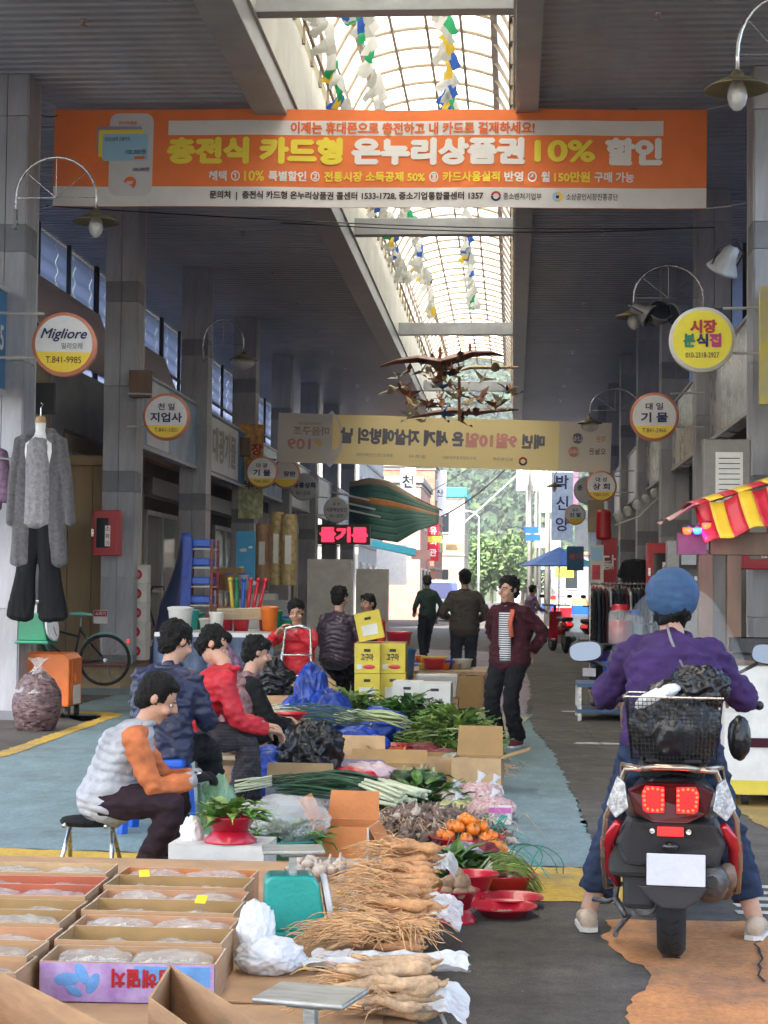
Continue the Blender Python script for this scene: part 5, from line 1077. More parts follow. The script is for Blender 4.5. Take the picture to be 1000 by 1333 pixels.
for cidx, rows in ((0, rowsR), (1, rowsL)):
    for k, (o_, i_) in enumerate(rows):
        if cidx == 1 and k == 7: u = 1.12
        else: u = k / 6
        y = 6.12 - 1.36 * u; x = (-1.12 + .11 * u) - cidx * .5; rz = R(U(-1.5, 2.5)); h = .105 + .01 * ((k + cidx) % 2)
        side = 'right' if cidx == 0 else 'left'
        pr = 'printed ' if (cidx == 0 and k == 6) else ''
        t = carton('%s %sopen dried fish box in the %s column on the table' % (ordn[k], pr, side), (x, y, TZ + .006), rz, .47, .215, h, o_, i_, group='dried fish boxes in two columns')
        for q, (dx, w_) in enumerate(((-.11, .2), (.1, .22))):
            packet('%s clear packet of dried fish in the %s box of the %s column' % (['left', 'right'][q], ordn[k], side), (x + dx, y, TZ + .03 + (.012 if k % 2 else .03)), rz + U(-.2, .2), w_, .17, random.choice(['dried_fish', 'dried_fish', 'fish_dark']), 'dried fish packets', k * 3.3 + q + cidx * 31)
        if cidx == 0 and k == 6:
            b = MB(); b.box((0, -.1125, h / 2), (.462, .003, h - .004)); b.obj('printed_front', 'print_purple', t); b = MB(); b.box((.12, -.1145, h * .68), (.2, .002, h * .5)); b.obj('printed_patch', 'print_blue', t)
            txt('남해멸치', .05, 'red_paint', (.04, -.118, h * .62), t, (R(90), R(180), 0), .04, .16)
            for (bx, bz, rr) in ((-.16, .06, .035), (-.12, .075, .03), (-.09, .05, .03), (-.14, .03, .025)): b = MB(); b.ball((bx, -.1145, bz), (rr * .5, .0015, rr), 12, M.Rotation(bx * 30, 4, 'Y')); b.obj('printed_petal', 'print_blue', t)
for (px, py, r_, l) in ((188, 1137, .3, 'left'), (262, 1171, -.2, 'right')):
    b = MB(); b.box((0, 0, .0), (.035, .002, .03), M.Rotation(R(-50), 4, 'X')); o = b.obj('price_card', 'yellow_vinyl', None, loc=gd(px, py, .42), rz=r_); tag(o, 'small yellow price card stuck in a dried fish box, the %s one' % l, 'price card')
# big open cartons at the bottom edge
def free_carton(lab, A, B, C, z0, m_out, m_in):
    t = thing('carton', lab, 'box', (A.x, A.y, z0)); A_, B_, C_ = V((0, 0, 0)), B - A, C - A; A_.z = B_.z = C_.z = 0; D_ = B_ + C_; h = A.z - z0
    for (p, q) in ((A_, C_), (B_, D_), (A_, B_), (C_, D_)): b = MB(); wall(b, p, q, h, .006); b.obj('side_panel', m_in, t)
    b = MB(); b.poly([A_, B_, D_, C_], (0, 0, .006)); b.obj('base', m_in, t); return t
A = gd(222, 1257, .46); B = gd(195, 1299, .46); C = gd(400, 1372, .46)
free_carton('open brown carton at the bottom edge with its corner pointing up', A, B, C, TZ + .01, 'cardboard', 'cardboard')
A = gd(-30, 1250, .46); B = A + V((-.3, -.5, 0)); C = gd(210, 1370, .46)
free_carton('large brown carton cut off by the lower left corner of the picture', A, A + V((-.2, -.35, 0)), C, TZ + .01, 'cardboard', 'cardboard')
# ------------------------------------------------ ginseng
mat('root_orange', (.52, .26, .11), .65, var=.25, vs=30, bump=.5, bs=130); mat('root_pale', (.5, .33, .19), .7, var=.3, vs=25, bump=.5, bs=130); mat('root_hair', (.58, .34, .16), .7, var=.3, vs=15)
def root_mesh(seed, m, L=.17, r=.016):
    rd = random.Random(seed); b = MB(); pts = []; rs = []
    for k in range(9):
        u = k / 8; pts.append((L / 2 - L * u, .012 * noise.noise(V((seed, u * 2.5, 0))) * 2, .01 * noise.noise(V((seed, u * 2.5, 9))))); rs.append(r * (max(.0, .35 + u * 6 if u < .11 else 1 - .72 * u ** 1.3)) * (1 + .12 * noise.noise(V((seed, u * 14, 4)))))
    b.tube(pts, rs, 9)
    for k in range(3):
        u = rd.uniform(.35, .9); s = rd.choice((-1, 1)); p = V(pts[int(u * 8)]); e = p + V((-rd.uniform(.04, .09), s * rd.uniform(.01, .05), rd.uniform(-.01, .02))); b.tube(bezier(p, p + V((-.01, s * .02, 0)), e + V((.02, 0, .01)), e, 5), [rs[int(u * 8)] * .5, .004, .003, .002, .0016, .001], 6)
    b.tube([(L / 2, 0, 0), (L / 2 + .012, .004, .004), (L / 2 + .02, .0, .01)], [.006, .005, .003], 6)
    return b.obj('root', m, None, smooth=True)
protoO = [root_mesh(i, 'root_orange', .2, .021) for i in range(5)]; protoP = [root_mesh(10 + i, 'root_pale', .23, .022) for i in range(4)]
used_root = set()
def hairs(b, o, n, L, spread, d=(-1, 0, 0), rd=random):
    for i in range(n):
        p = V(o) + V((rd.uniform(-.03, .05), rd.uniform(-1, 1) * spread[0], rd.uniform(-.01, .025))); l = L * rd.uniform(.5, 1.15); a = rd.gauss(0, .5); dv = V((d[0] * math.cos(a) - d[1] * math.sin(a), d[0] * math.sin(a) + d[1] * math.cos(a), 0)); q = p + dv * l * .5 + V((0, rd.uniform(-.03, .03), rd.uniform(0, .05))); e = p + dv * l + V((0, rd.uniform(-.06, .06), rd.uniform(-.03, .02)))
        b.tube(bezier(p, q, (q + e) / 2 + V((0, rd.uniform(-.04, .04), rd.uniform(-.02, .03))), e, 6), [rd.uniform(.0016, .0032)] * 3 + [.0014] * 3 + [.0007], 4, cap=False)
def bundle(p, lab, n, pale=False, nh=60, hl=.17, w=.09, rz=0, bag=True, seed=0, hx=None):
    t = thing('ginseng_bundle', lab, 'ginseng', p, rz, 'bundles of ginseng roots'); rd = random.Random(seed); src = protoP if pale else protoO
    for i in range(n):
        ly = i % 3; s = rd.choice(src); rr = .024 if pale else .018
        if s.name not in used_root: o = s; used_root.add(s.name)
        else: o = s.copy(); col.objects.link(o)
        o.parent = t; o.location = (rd.uniform(-.03, .02), (rd.uniform(-1, 1)) * w, .02 + ly * rr * 1.35); o.rotation_euler = (rd.uniform(-1, 1), rd.uniform(-.08, .1), rd.uniform(-.22, .22)); sc_ = rd.uniform(.8, 1.15); o.scale = (sc_, sc_, sc_)
    b = MB(); hairs(b, (-.085, 0, .035), nh, hl, (w, 0), rd=rd); hairs(b, (.0, 0, .045), nh // 5, hl * .7, (w, 0), rd=rd)
    if hx: hairs(b, (-.02, 0, .06), hx, .2, (w * 1.1, 0), rd=rd); hairs(b, (-.1, 0, .05), hx, .16, (w, 0), (.7, .7, 0), rd=rd); hairs(b, (.04, 0, .06), hx, .15, (w, 0), (.6, -.8, 0), rd=rd)
    o = b.obj('rootlets', 'root_hair', t); o['kind'] = 'stuff'
    return t
def bagblob(p, r, lab, m='white_bag', seed=0, amp=.35, fr=2.4, sub=4, rz=0, name='plastic_bag', cat='plastic bag', flat=None, group=None):
    o = blob((0, 0, 0), r, amp, fr, seed, sub, flat=flat).obj(name, m, None, loc=(p[0], p[1], p[2] + r[2] * .72), smooth=True); o.rotation_euler = (0, 0, rz); tag(o, lab, cat, group); return o
gs = [(535, 1116, .31, 7, 0, 55, 'farthest bundle of thick orange ginseng roots on the table'), (528, 1148, .31, 7, 0, 50, 'second bundle of orange ginseng below the farthest one'), (522, 1170, .31, 6, 0, 50, 'orange ginseng bundle in the middle of the heap'), (525, 1194, .31, 6, 0, 60, 'orange ginseng bundle just behind the hairy one')]
for i, (px, py, z, n, pl, nh, l) in enumerate(gs): bundle(gd(px, py + 6, TZ + .03), l, n, False, nh, .17, .085, R(U(-8, 8)), seed=i)
bundle(gd(508, 1235, TZ + .02), 'large tangle of hairy orange ginseng on white plastic', 7, False, 170, .2, .12, 0, seed=9, hx=60)
bundle(gd(505, 1300, TZ + .01), 'nearest bundle of thick pale ginseng roots behind the front scale', 9, True, 40, .16, .1, R(8), seed=12)
bundle(gd(500, 1328, TZ + .01), 'pale ginseng roots at the bottom edge of the picture', 6, True, 30, .16, .08, R(5), seed=13)
mat('thin_white_bag', (.66, .68, .7), .3, var=.06, bump=.9, bs=26, alpha=.85); mat('white_sheet', (.68, .7, .7), .35, var=.05, bump=.5, bs=18)
for (px, py, w_, d_, l, sd) in ((505, 1262, .46, .22, 'white plastic sheet under the hairy ginseng tangle', 1), (555, 1190, .24, .5, 'white plastic wrap at the right edge of the ginseng bundles', 2), (568, 1130, .16, .4, 'white plastic wrap beside the farthest ginseng', 3), (545, 1310, .26, .34, 'white plastic bag at the near right table corner', 4)):
    p = gd(px, py, TZ + .012); b = MB(); b.grid(lambda u, v: ((u - .5) * w_ * (1 + .1 * noise.noise(V((v * 4, sd, 0)))), (v - .5) * d_, .01 + .035 * max(0, noise.noise(V((u * 4, v * 4, sd * 3)))) + .018 * abs(noise.noise(V((u * 11, v * 11, sd)))) - (.12 * max(0, (u - .8)) * 5 * .3 if px > 540 else 0) + .015 * (abs(2 * v - 1) ** 4)), 34, 34)
    o = b.obj('plastic_sheet', 'thin_white_bag', None, loc=p, smooth=True); tag(o, l, 'plastic sheet')
b = MB(); p = gd(572, 1316, TZ); b.tube([(0, 0, 0), (.03, -.02, -.06), (.05, -.01, -.1), (.07, 0, -.09)], [.006, .005, .007, .003], 6); o = b.obj('bag_tie', 'white_sheet', None, loc=p, smooth=True); tag(o, 'twisted white plastic end hanging off the near table corner', 'plastic tie')
# crumpled white bag left of the scale
mat('thin_white_bag', (.66, .68, .7), .3, var=.06, bump=.9, bs=26, alpha=.88)
o = blob((0, 0, 0), (.1, .08, .055), .28, 1.7, 21, 5).obj('plastic_bag', 'thin_white_bag', None, loc=gd(352, 1246, TZ + .05), smooth=True); tag(o, 'crumpled white shopping bag between the fish boxes and the teal scale', 'plastic bag')
o = blob((0, 0, 0), (.055, .04, .085), .28, 1.7, 25, 5).obj('bag_top', 'thin_white_bag', o, loc=(-.045, .03, .07), smooth=True)
# scales
mat('scale_teal', (.01, .3, .26), .35, var=.06, coat=.3); mat('worn_steel', (.35, .36, .35), .4, .6, var=.3, vs=12, aniso=(.3, 1, 1))
def scale(p, rz, m, lab, dial=True, s=1.0):
    t = thing('spring_scale', lab, 'scale', p, rz); t.scale = (s, s, s)
    b = MB(); b.poly([(-.11, -.08, .02), (.13, -.08, .02), (.1, -.08, .2), (.075, -.08, .235), (-.09, -.08, .235), (-.11, -.08, .215)], (0, .16, 0)); b.obj('housing', m, t, bevel=.012)
    b = MB(); b.box((.01, 0, .012), (.28, .19, .024)); b.obj('base', m, t, bevel=.008)
    b = MB(); b.box((0, 0, .27), (.03, .03, .09)); b.obj('stem', 'worn_steel', t); b = MB(); b.box((0, 0, .325), (.24, .2, .014)); b.box((0, 0, .312), (.1, .1, .02)); b.obj('weighing_plate', 'worn_steel', t, bevel=.006)
    TT = M.Translation((.125, 0, .125)) @ M.Rotation(R(80), 4, 'Y'); b = MB(); b.lathe([(.001, .0), (.1, .0), (.108, .008), (.108, .02), (.1, .024)], n=36, T=TT); d_ = b.obj('dial_ring', 'pale_metal', t, smooth=False)
    b = MB(); b.lathe([(.001, .021), (.098, .021)], n=32, T=TT); b.obj('dial_face', 'white', d_); b = MB(); b.beam(TT @ V((0, 0, .024)), TT @ V((.07, .03, .024)), .004); b.obj('needle', 'red_paint', d_)
    return t
scale(gd(380, 1216, TZ + .006), R(10), 'scale_teal', 'teal spring scale with a flat steel plate on the cardboard table', s=.82)
scale((gd(405, 1300, .52) - V((0, 0, .27))), R(-14), 'scale_teal', 'front spring scale cut by the bottom edge, only its worn plate showing', s=.85)
for (px, py, r_, l) in ((458, 1162, .1, 'farthest'), (447, 1183, .0, 'second'), (408, 1262, -.1, 'near'), (395, 1290, .1, 'nearest')):
    b = MB(); b.box((0, 0, .002), (.1, .045, .002)); b.use('card_white' if False else 'yellow_vinyl'); t = thing('price_note', 'yellow and white handwritten price note on the table, the %s one' % l, 'price note', gd(px, py, TZ + .009), r_)
    b = MB(); b.box((.02, 0, .002), (.07, .04, .002)); b.obj('paper', 'white', t); b = MB(); b.box((-.035, 0, .002), (.038, .04, .0025)); b.obj('yellow_part', 'yellow_vinyl', t); txt('만원', .025, 'ink', (.02, 0, .0045), t, 'up', .02)
# ------------------------------------------------ bowls, basins
def bowl(p, r, h, m, lab, cat='bowl', name='bowl', rim=.012, base=.65, stand=False, group=None, rz=0):
    t = thing(name, lab, cat, p, rz, group); z0 = .0
    if stand:
        b = MB(); b.lathe([(r * .95, 0), (r * .97, .012), (r * .6, h * .75), (r * .55, h * .8), (.001, h * .8)], n=32); b.obj('stand', m, t, smooth=True); z0 = h * .8
    b = MB(); rb = r * base; b.lathe([(.001, z0 + .004), (rb, z0), (r - .01, z0 + h - .01), (r + rim, z0 + h), (r + rim, z0 + h - .006), (r, z0 + h - .008)][::1], n=36); b.lathe([(.001, z0 + .008), (rb - .004, z0 + .006), (r - .014, z0 + h - .006), (r + rim * .9, z0 + h + .001)], n=36); b.obj('shell', m, t, smooth=True)
    t['top'] = z0 + h; del t['top']; return t, z0 + h
# leaves
mat('leaf_green', (.06, .16, .02), .45, var=.45, vs=14, bump=.3, bs=40); mat('leaf_dark', (.02, .075, .02), .45, var=.4, vs=14, bump=.3); mat('leaf_light', (.2, .3, .06), .45, var=.35, vs=14, bump=.3); mat('stem_pale', (.35, .42, .2), .5, var=.2, vs=9); mat('onion_green', (.025, .08, .035), .4, var=.4, vs=9, aniso=(1, 1, 1)); mat('onion_white', (.55, .58, .4), .45, var=.15)
mat('leaf_mid', (.08, .2, .035), .45, var=.45, vs=10, bump=.3)
def leafy(b, p, d, L, w_, curl=.5, ruff=.0, rd=random):
    d = V(d).normalized(); s = d.cross(V((0, 0, 1))); s = s.normalized() if s.length > .05 else V((1, 0, 0)); q = V(p); k0 = len(b.v); n = 4; r0 = rd.uniform(0, 6)
    for i in range(n + 1):
        u = i / n; ww = w_ * (math.sin(min(1, u * 1.15 + .12) * math.pi) ** .7 if u < .97 else .05) ; up = s.cross(d)
        b.v += [tuple(q - s * ww + up * (.25 * ww + ruff * math.sin(r0 + i * 2.3))), tuple(q), tuple(q + s * ww + up * (.25 * ww + ruff * math.cos(r0 + i * 1.9)))]
        q = q + d * L / n; d = (d - V((0, 0, curl / n)) ).normalized()
    for i in range(n):
        for j in (0, 1): b.f.append((k0 + 3*i + j, k0 + 3*i + 3 + j, k0 + 3*i + 4 + j, k0 + 3*i + 1 + j)); b.mi.append(b.cur)
def greens(p, rx, ry, h, n, L, w_, m, lab, cat='greens', name='leaf_heap', dirn=None, ruff=.01, stems=0, mats=None, sm='stem_pale', seed=0):
    rd = random.Random(seed + 5); t = thing(name, lab, cat, p); mats = mats or [m]; bs = [MB() for _ in mats]
    for i in range(n):
        a = rd.uniform(0, 6.283); r_ = math.sqrt(rd.random()); x, y = r_ * math.cos(a) * rx, r_ * math.sin(a) * ry; z = h * (1 - r_ * r_) * rd.uniform(.4, 1); dv = V((math.cos(a), math.sin(a), rd.uniform(.0, .9))) if not dirn else V((dirn[0] + rd.gauss(0, .35), dirn[1] + rd.gauss(0, .35), rd.uniform(-.05, .5)))
        leafy(bs[i % len(bs)], (x, y, z), dv, L * rd.uniform(.6, 1.2), w_ * rd.uniform(.6, 1.2), rd.uniform(.2, 1.3), ruff, rd)
    for mm, b in zip(mats, bs): o = b.obj('leaves', mm, t, smooth=False); o['kind'] = 'stuff'
    if stems:
        b = MB()
        for i in range(stems): a = rd.uniform(0, 6.283); x, y = rd.uniform(-rx, rx), rd.uniform(-ry, ry); dv = V((math.cos(a), math.sin(a), .2)) if not dirn else V((dirn[0] + rd.gauss(0, .2), dirn[1] + rd.gauss(0, .2), rd.uniform(0, .2))); q = V((x, y, h * .3 + rd.uniform(0, h * .4))); b.tube([q - dv * L * .6, q, q + dv * L * .6 + V((0, 0, -.02))], [.007, .005, .003], 5)
        o = b.obj('stems', sm, t, smooth=True); o['kind'] = 'stuff'
    return t
def long_onions(p, n, L, d, spread, lab, r=.008, white=.2, seed=0, z=.03, name='leek_bundle', cat='green onions', m='onion_green', droop=.1):
    rd = random.Random(seed); t = thing(name, lab, cat, p); d = V(d).normalized(); s = d.cross(V((0, 0, 1)))
    for k in range(n):
        o_ = s * rd.uniform(-1, 1) * spread + V((0, 0, z + rd.uniform(0, spread * .7))); a = rd.gauss(0, .09); dd = (d + s * a).normalized(); pts = [o_ + dd * L * (u - .5) + V((0, 0, -droop * (u - .5) ** 2 * 2 + .02 * math.sin(u * 5 + k))) for u in [i / 7 for i in range(8)]]; rr = r * rd.uniform(.7, 1.3)
        b = MB(); b.use('onion_white').tube(pts[:3], [rr * .8, rr * .9, rr * .9], 6); b.use(m).tube(pts[2:], [rr * .9, rr * 1.1, rr * 1.3, rr * 1.2, rr * .9, rr * .3], 6, flat=.6); b.obj('stalk', None, t, smooth=True)
    return t
# white foam box with bowl of greens
p = gd(290, 1150, 0); p = at(290, 1150, 7.75); p.z = 0
t = carton('white foam box with handwritten letters under the red bowl of greens', (p.x, 7.75, .0), R(-3), .42, .3, .27, 'offwhite', 'offwhite', lid=True, text='사과상자', tz=.72, th=.12, name='foam_box', tm='cloth_maroon')
mat('beet_red', (.48, .01, .03), .3, var=.08, coat=.3)
def put_greens(bt, p, r, n, L, w_, m, lab, **k): return greens((p[0], p[1], p[2] + bt - .02), r, r, .07, n, L, w_, m, lab, **k)
p = V((at(300, 1100, 7.7).x, 7.7, .277)); bt = bowl(p, .12, .065, 'beet_red', 'red plastic bowl on an upturned red bowl on the foam box', stand=True)[1]
put_greens(bt, p, .1, 60, .13, .035, 'leaf_mid', 'bunch of broad bright green leaves heaped in the red bowl', mats=['leaf_mid', 'leaf_green', 'leaf_light'], ruff=.004)
p = V((at(370, 1100, 8.3).x, 8.3, .12)); 
t = carton('plain carton hidden under the teal basin', (p.x, 8.35, 0), 0, .3, .3, .12, lid=True)
bt = bowl((p.x, 8.3, .127), .17, .09, 'teal_plastic', 'shallow teal basin with a bag of greens', 'basin', 'basin')[1]
greens((p.x + .03, 8.3, .2), .14, .12, .08, 90, .13, .02, 'leaf_dark', 'dark greens seen through the clear bag in the teal basin', mats=['leaf_green', 'leaf_mid'], seed=4)
o = blob((0, 0, 0), (.19, .15, .115), .25, 1.8, 31, 5).obj('clear_bag', 'clear_film', None, loc=(p.x + .02, 8.3, .3), smooth=True); tag(o, 'inflated clear plastic bag over the greens in the teal basin', 'plastic bag')
bagblob((at(312, 1090, 8.5).x, 8.5, .14), (.13, .1, .12), 'milky white crumpled bag left of the clear one', 'milky_film', 33)
film('green_film', (.25, .5, .3), .5)
bagblob((at(283, 1080, 8.6).x, 8.6, 0), (.11, .09, .27), 'pale green tall plastic bag beside the seated trader', 'green_film', 35, .3, 1.6)
bagblob((at(252, 1120, 7.8).x, 7.75, .24), (.05, .05, .08), 'small twisted white bag at the foam box corner', 'white_bag', 36)
# orange lined carton
t = carton('carton with bright orange lining and its flaps open beside the basin', (at(450, 1105, 8.4).x, 8.45, 0), R(-6), .27, .3, .27, 'offwhite', 'card_orange', 'frbl', fl=.14, fang={'f': -85, 'r': -60, 'b': 70, 'l': 60}, text='정', tm='red_paint')
greens((at(455, 1118, 7.6).x, 7.65, .02), .12, .06, .05, 60, .12, .008, 'leaf_dark', 'little pile of dark green sprouts by the orange lined carton', stems=30, mats=['leaf_dark', 'leaf_light'], seed=6)
# garlic
mat('garlic', (.5, .42, .34), .6, var=.25, vs=25, bump=.3); mat('garlic_dirty', (.2, .14, .105), .8, var=.45, vs=14, bump=.6)
b = MB(); b.lathe([(.001, -.017), (.012, -.018), (.024, -.01), (.027, .0), (.022, .012), (.009, .022), (.005, .034), (.004, .05), (.001, .051)], n=12)
for i, v in enumerate(b.v):
    a = math.atan2(v[1], v[0]); k = 1 + .08 * math.cos(a * 6); b.v[i] = (v[0] * k, v[1] * k, v[2])
gb = b.obj('garlic_bulb', 'garlic', None, smooth=True); first = True; rd = random.Random(8)
for i in range(34):
    px = rd.uniform(372, 445); py = rd.uniform(1128, 1146); o = gb if first else gb.copy()
    if not first: col.objects.link(o)
    first = False; q = gd(px, py, TZ + .02); o.location = q + V((0, 0, rd.choice((0, 0, .03)))); o.rotation_euler = (rd.uniform(-1.5, 1.5), rd.uniform(-1.5, 1.5), rd.uniform(0, 6)); s = rd.uniform(.75, 1.1); o.scale = (s, s, s); tag(o, 'loose white garlic bulb behind the teal scale', 'garlic', 'loose garlic bulbs behind the scale')
def heap(p, rx, ry, h, n, proto, m, lab, cat, sc_=(.8, 1.2), seed=0, kind='stuff', name='heap'):
    rd = random.Random(seed); src = proto.data; b = MB()
    for i in range(n):
        a = rd.uniform(0, 6.283); r_ = math.sqrt(rd.random()); z = h * (1 - r_ ** 1.6) * (.55 + .45 * rd.random()) if i % 2 else h * (1 - r_ ** 1.6)
        T_ = M.Translation((r_ * rx * math.cos(a), r_ * ry * math.sin(a), z + .015)) @ M.Rotation(rd.uniform(0, 6), 4, 'Z') @ M.Rotation(rd.uniform(-2, 2), 4, 'X') @ M.Scale(rd.uniform(*sc_), 4); b.use(m[i % len(m)]).add([v.co for v in src.vertices], [tuple(f.vertices) for f in src.polygons], T_)
    o = b.obj(name, None, None, loc=p, smooth=True); tag(o, lab, cat, kind=kind); return o
heap((at(548, 1080, 9.6).x + .02, 9.75, 0), .48, .55, .17, 620, gb, ['garlic_dirty', 'garlic_dirty', 'garlic', 'garlic_dirty', mat('garlic_brown', (.13, .085, .06), .85, var=.4, vs=9)], 'big heap of earthy garlic with dry stems', 'garlic', (.8, 1.3), 3, name='garlic_heap')
rd = random.Random(2); b = MB()
for i in range(150):
    x, y = rd.gauss(0, .22), rd.gauss(0, .25); b.tube(bezier((x, y, .14), (x + rd.uniform(-.1, .1), y + .05, .2), (x + rd.uniform(-.15, .15), y + rd.uniform(-.1, .1), .15), (x + rd.uniform(-.2, .2), y + rd.uniform(-.2, .1), .06), 4), [.003, .0025, .002, .0015, .001], 4)
o = b.obj('dry_stems', 'root_pale', None, loc=(at(548, 1080, 9.6).x, 9.7, 0)); tag(o, 'dry garlic stalks strewn over the earthy garlic heap', 'dry stalks', kind='stuff')
# leeks and long onions
long_onions(at(455, 1022, 10.6) * 1 + V((0, 0, -.08)), 34, .95, (-.8, .5, .0), .16, 'thick bundle of long dark green onions pointing at the garlic heap', .012, seed=1)
long_onions(at(390, 1018, 10.9) + V((0, 0, -.05)), 14, .8, (1, .15, 0), .08, 'thin green onions lying across the low carton left of the black bag', .006, seed=2)
long_onions(at(408, 925, 13.4) + V((0, 0, -.12)), 26, .9, (.9, -.5, 0), .2, 'bundle of slim chives beside the brown carton', .005, seed=3)
long_onions(at(486, 938, 14.0) + V((0, 0, -.02)), 12, .6, (1, -.35, 0), .09, 'fat spring onions resting on the blue bags', .016, seed=4, m='stem_pale')
# orange fruit
mat('fruit_orange', (.75, .2, .01), .3, var=.15, vs=9, coat=.2); mat('calyx', (.08, .12, .03), .7)
def fruit():
    t = thing('orange_fruit', 'glossy orange persimmon piled in the red basin', 'fruit'); b = MB(); b.ball((0, 0, 0), (.036, .036, .029), 14); b.obj('flesh', 'fruit_orange', t, smooth=True)
    b = MB()
    for k in range(4): a = k * math.pi / 2; b.add([(.004 * math.cos(a + 1.57), .004 * math.sin(a + 1.57), .03), (.018 * math.cos(a), .018 * math.sin(a), .0295), (-.004 * math.cos(a + 1.57), -.004 * math.sin(a + 1.57), .03)], [(0, 1, 2)])
    b.obj('calyx', 'calyx', t); return t
f0 = fruit(); p = gd(606, 1096, 0); p.z = 0; Y0 = 9.35; x0 = at(608, 1090, Y0).x
bowl((x0, Y0, 0), .19, .1, 'red_plastic', 'broad red basin heaped with orange persimmons', 'basin', 'basin')
first = True; rd = random.Random(5)
for lv, (nr, z) in enumerate(((8, .1), (6, .145), (2, .185))):
    for k in range(nr):
        a = 2 * math.pi * k / nr + lv; rr = (.12, .07, .03)[lv]; q = (x0 + rr * math.cos(a) * 1.1, Y0 + rr * math.sin(a), z + rd.uniform(-.005, .005))
        la = 'glossy orange persimmon in the %s of the heap in the red basin' % ('bottom ring', 'middle layer', 'top pair')[lv]
        if first: o = f0; o.location = q; first = False; o['group'] = 'persimmons in the red basin'; o['label'] = la
        else: o = dup(f0, q, group='persimmons in the red basin', label=la)
        o.rotation_euler = (rd.uniform(-.8, .8), rd.uniform(-.8, .8), 0)
x1, Y1 = at(640, 1100, 9.0).x, 9.05
bowl((x1, Y1, 0), .11, .06, 'offwhite', 'small white basin with four oranges beside the red basin', 'basin', 'basin')
for k in range(5): o = dup(f0, (x1 + .05 * math.cos(k * 1.26), Y1 + .05 * math.sin(k * 1.26), .085 + .02 * (k == 4)), label='orange fruit in the small white basin', group='oranges in the white basin')
# leafy greens, purple bag, net, beans
p = at(592, 1140, 8.3); greens((p.x, 8.35, .04), .13, .12, .14, 75, .16, .04, 'leaf_mid', 'glossy dark green leafy bunch right of the ginseng', mats=['leaf_mid', 'leaf_dark', 'leaf_green'], seed=8, ruff=.008)
bagblob((at(605, 1105, 8.8).x, 8.75, .02), (.13, .1, .075), 'clear bag of dark purple beans between greens and persimmons', mat('purple_mottle', (.06, .05, .09), .25, var=.5, vs=25, col2=(.4, .38, .42), bump=.6, bs=30), 41)
bagblob((at(630, 1110, 8.9).x, 8.75, .02), (.08, .07, .08), 'dark red net bag of onions', mat('net_red', (.18, .01, .02), .5, var=.4, vs=30, bump=.8, bs=60), 42)
Yq = 7.45; p = at(598, 1180, Yq); bt = bowl((p.x - .01, Yq, 0), .085, .075, 'beet_red', 'red bowl of potatoes on an upturned red stand', stand=True)[1]
mat('potato', (.36, .24, .15), .75, var=.2, vs=14, bump=.4)
pot = blob((0, 0, 0), (.034, .03, .028), .12, 1.5, 4, 3, ridge=False).obj('potato', 'potato', None, smooth=True); first = True
for lv, (nr, z, rr) in enumerate(((5, -.01, .048), (4, .03, .035), (1, .06, 0))):
    for k in range(nr):
        a = k * 6.28 / nr + lv * .5; o = pot if first else pot.copy()
        if not first: col.objects.link(o)
        first = False; o.location = (p.x - .01 + rr * math.cos(a), Yq + rr * math.sin(a), bt + z); o.rotation_euler = (a, lv, a * 2); tag(o, 'smooth brown potato in the red stand bowl', 'potato', 'potatoes in the red bowl')
bowl((at(617, 1160, 7.9).x, 7.95, 0), .1, .07, 'beet_red', 'dark red bowl holding the glossy greens', stand=True)
Yq = 8.25; p = at(660, 1140, Yq); bowl((p.x, Yq, 0), .13, .08, 'beet_red', 'deep red basin with long green bean pods')
long_onions((p.x, Yq, .07), 46, .34, (1, .1, 0), .1, 'tangle of slim green bean stems in the deep red basin', .0035, seed=6, z=.02, name='bean_pods', cat='beans', m='leaf_light', droop=.3)
for (px, Yq, l, r_) in ((667, 7.85, 'shallow red tray with a little red rice, the farther one', .14), (655, 7.62, 'shallow red tray with scattered grains nearest the asphalt', .15)):
    p = at(px, 1170, Yq); bt = bowl((p.x, Yq, 0), r_ * .9, .045, 'beet_red', l, 'tray')[1]
    rd = random.Random(int(px)); b = MB()
    for i in range(120): a = rd.uniform(0, 6.3); q = rd.random() ** .5 * r_ * .5; b.ball((q * math.cos(a), q * math.sin(a), .012), (.004, .003, .003), 4)
    o = b.obj('grains', 'garlic', None, loc=(p.x, Yq, 0)); tag(o, 'pink grains at the bottom of the %s red tray' % ('farther' if px == 667 else 'nearer'), 'grains', kind='stuff')
mat('green_string', (.01, .28, .2), .4)
for (px, py, Yq, l) in ((625, 1045, 9.7, 'loose green plastic string above the persimmons'), (672, 1120, 8.6, 'green plastic string trailing right of the bean basin')):
    p = at(px, py, Yq); p.z = .03; b = MB(); rd = random.Random(int(px))
    for k in range(6): b.tube(bezier((0, 0, 0), (rd.uniform(-.2, .3), .05, .2), (rd.uniform(-.1, .3), rd.uniform(-.1, .1), .15), (rd.uniform(0, .3), rd.uniform(-.1, .1), -.01), 10), .004, 4, flat=.3)
    o = b.obj('plastic_string', 'green_string', None, loc=p); tag(o, l, 'string')
t = carton('small pink and white printed box standing by the green string', (at(652, 1065, 10.7).x, 10.6, 0), R(-5), .13, .09, .1, 'offwhite', 'offwhite', lid=True, text='맛있는떡', tm='print_purple'); b = MB(); b.box((0, -.047, .085), (.13, .003, .03)); b.obj('pink_band', mat('pink_card', (.6, .12, .4), .5), t)
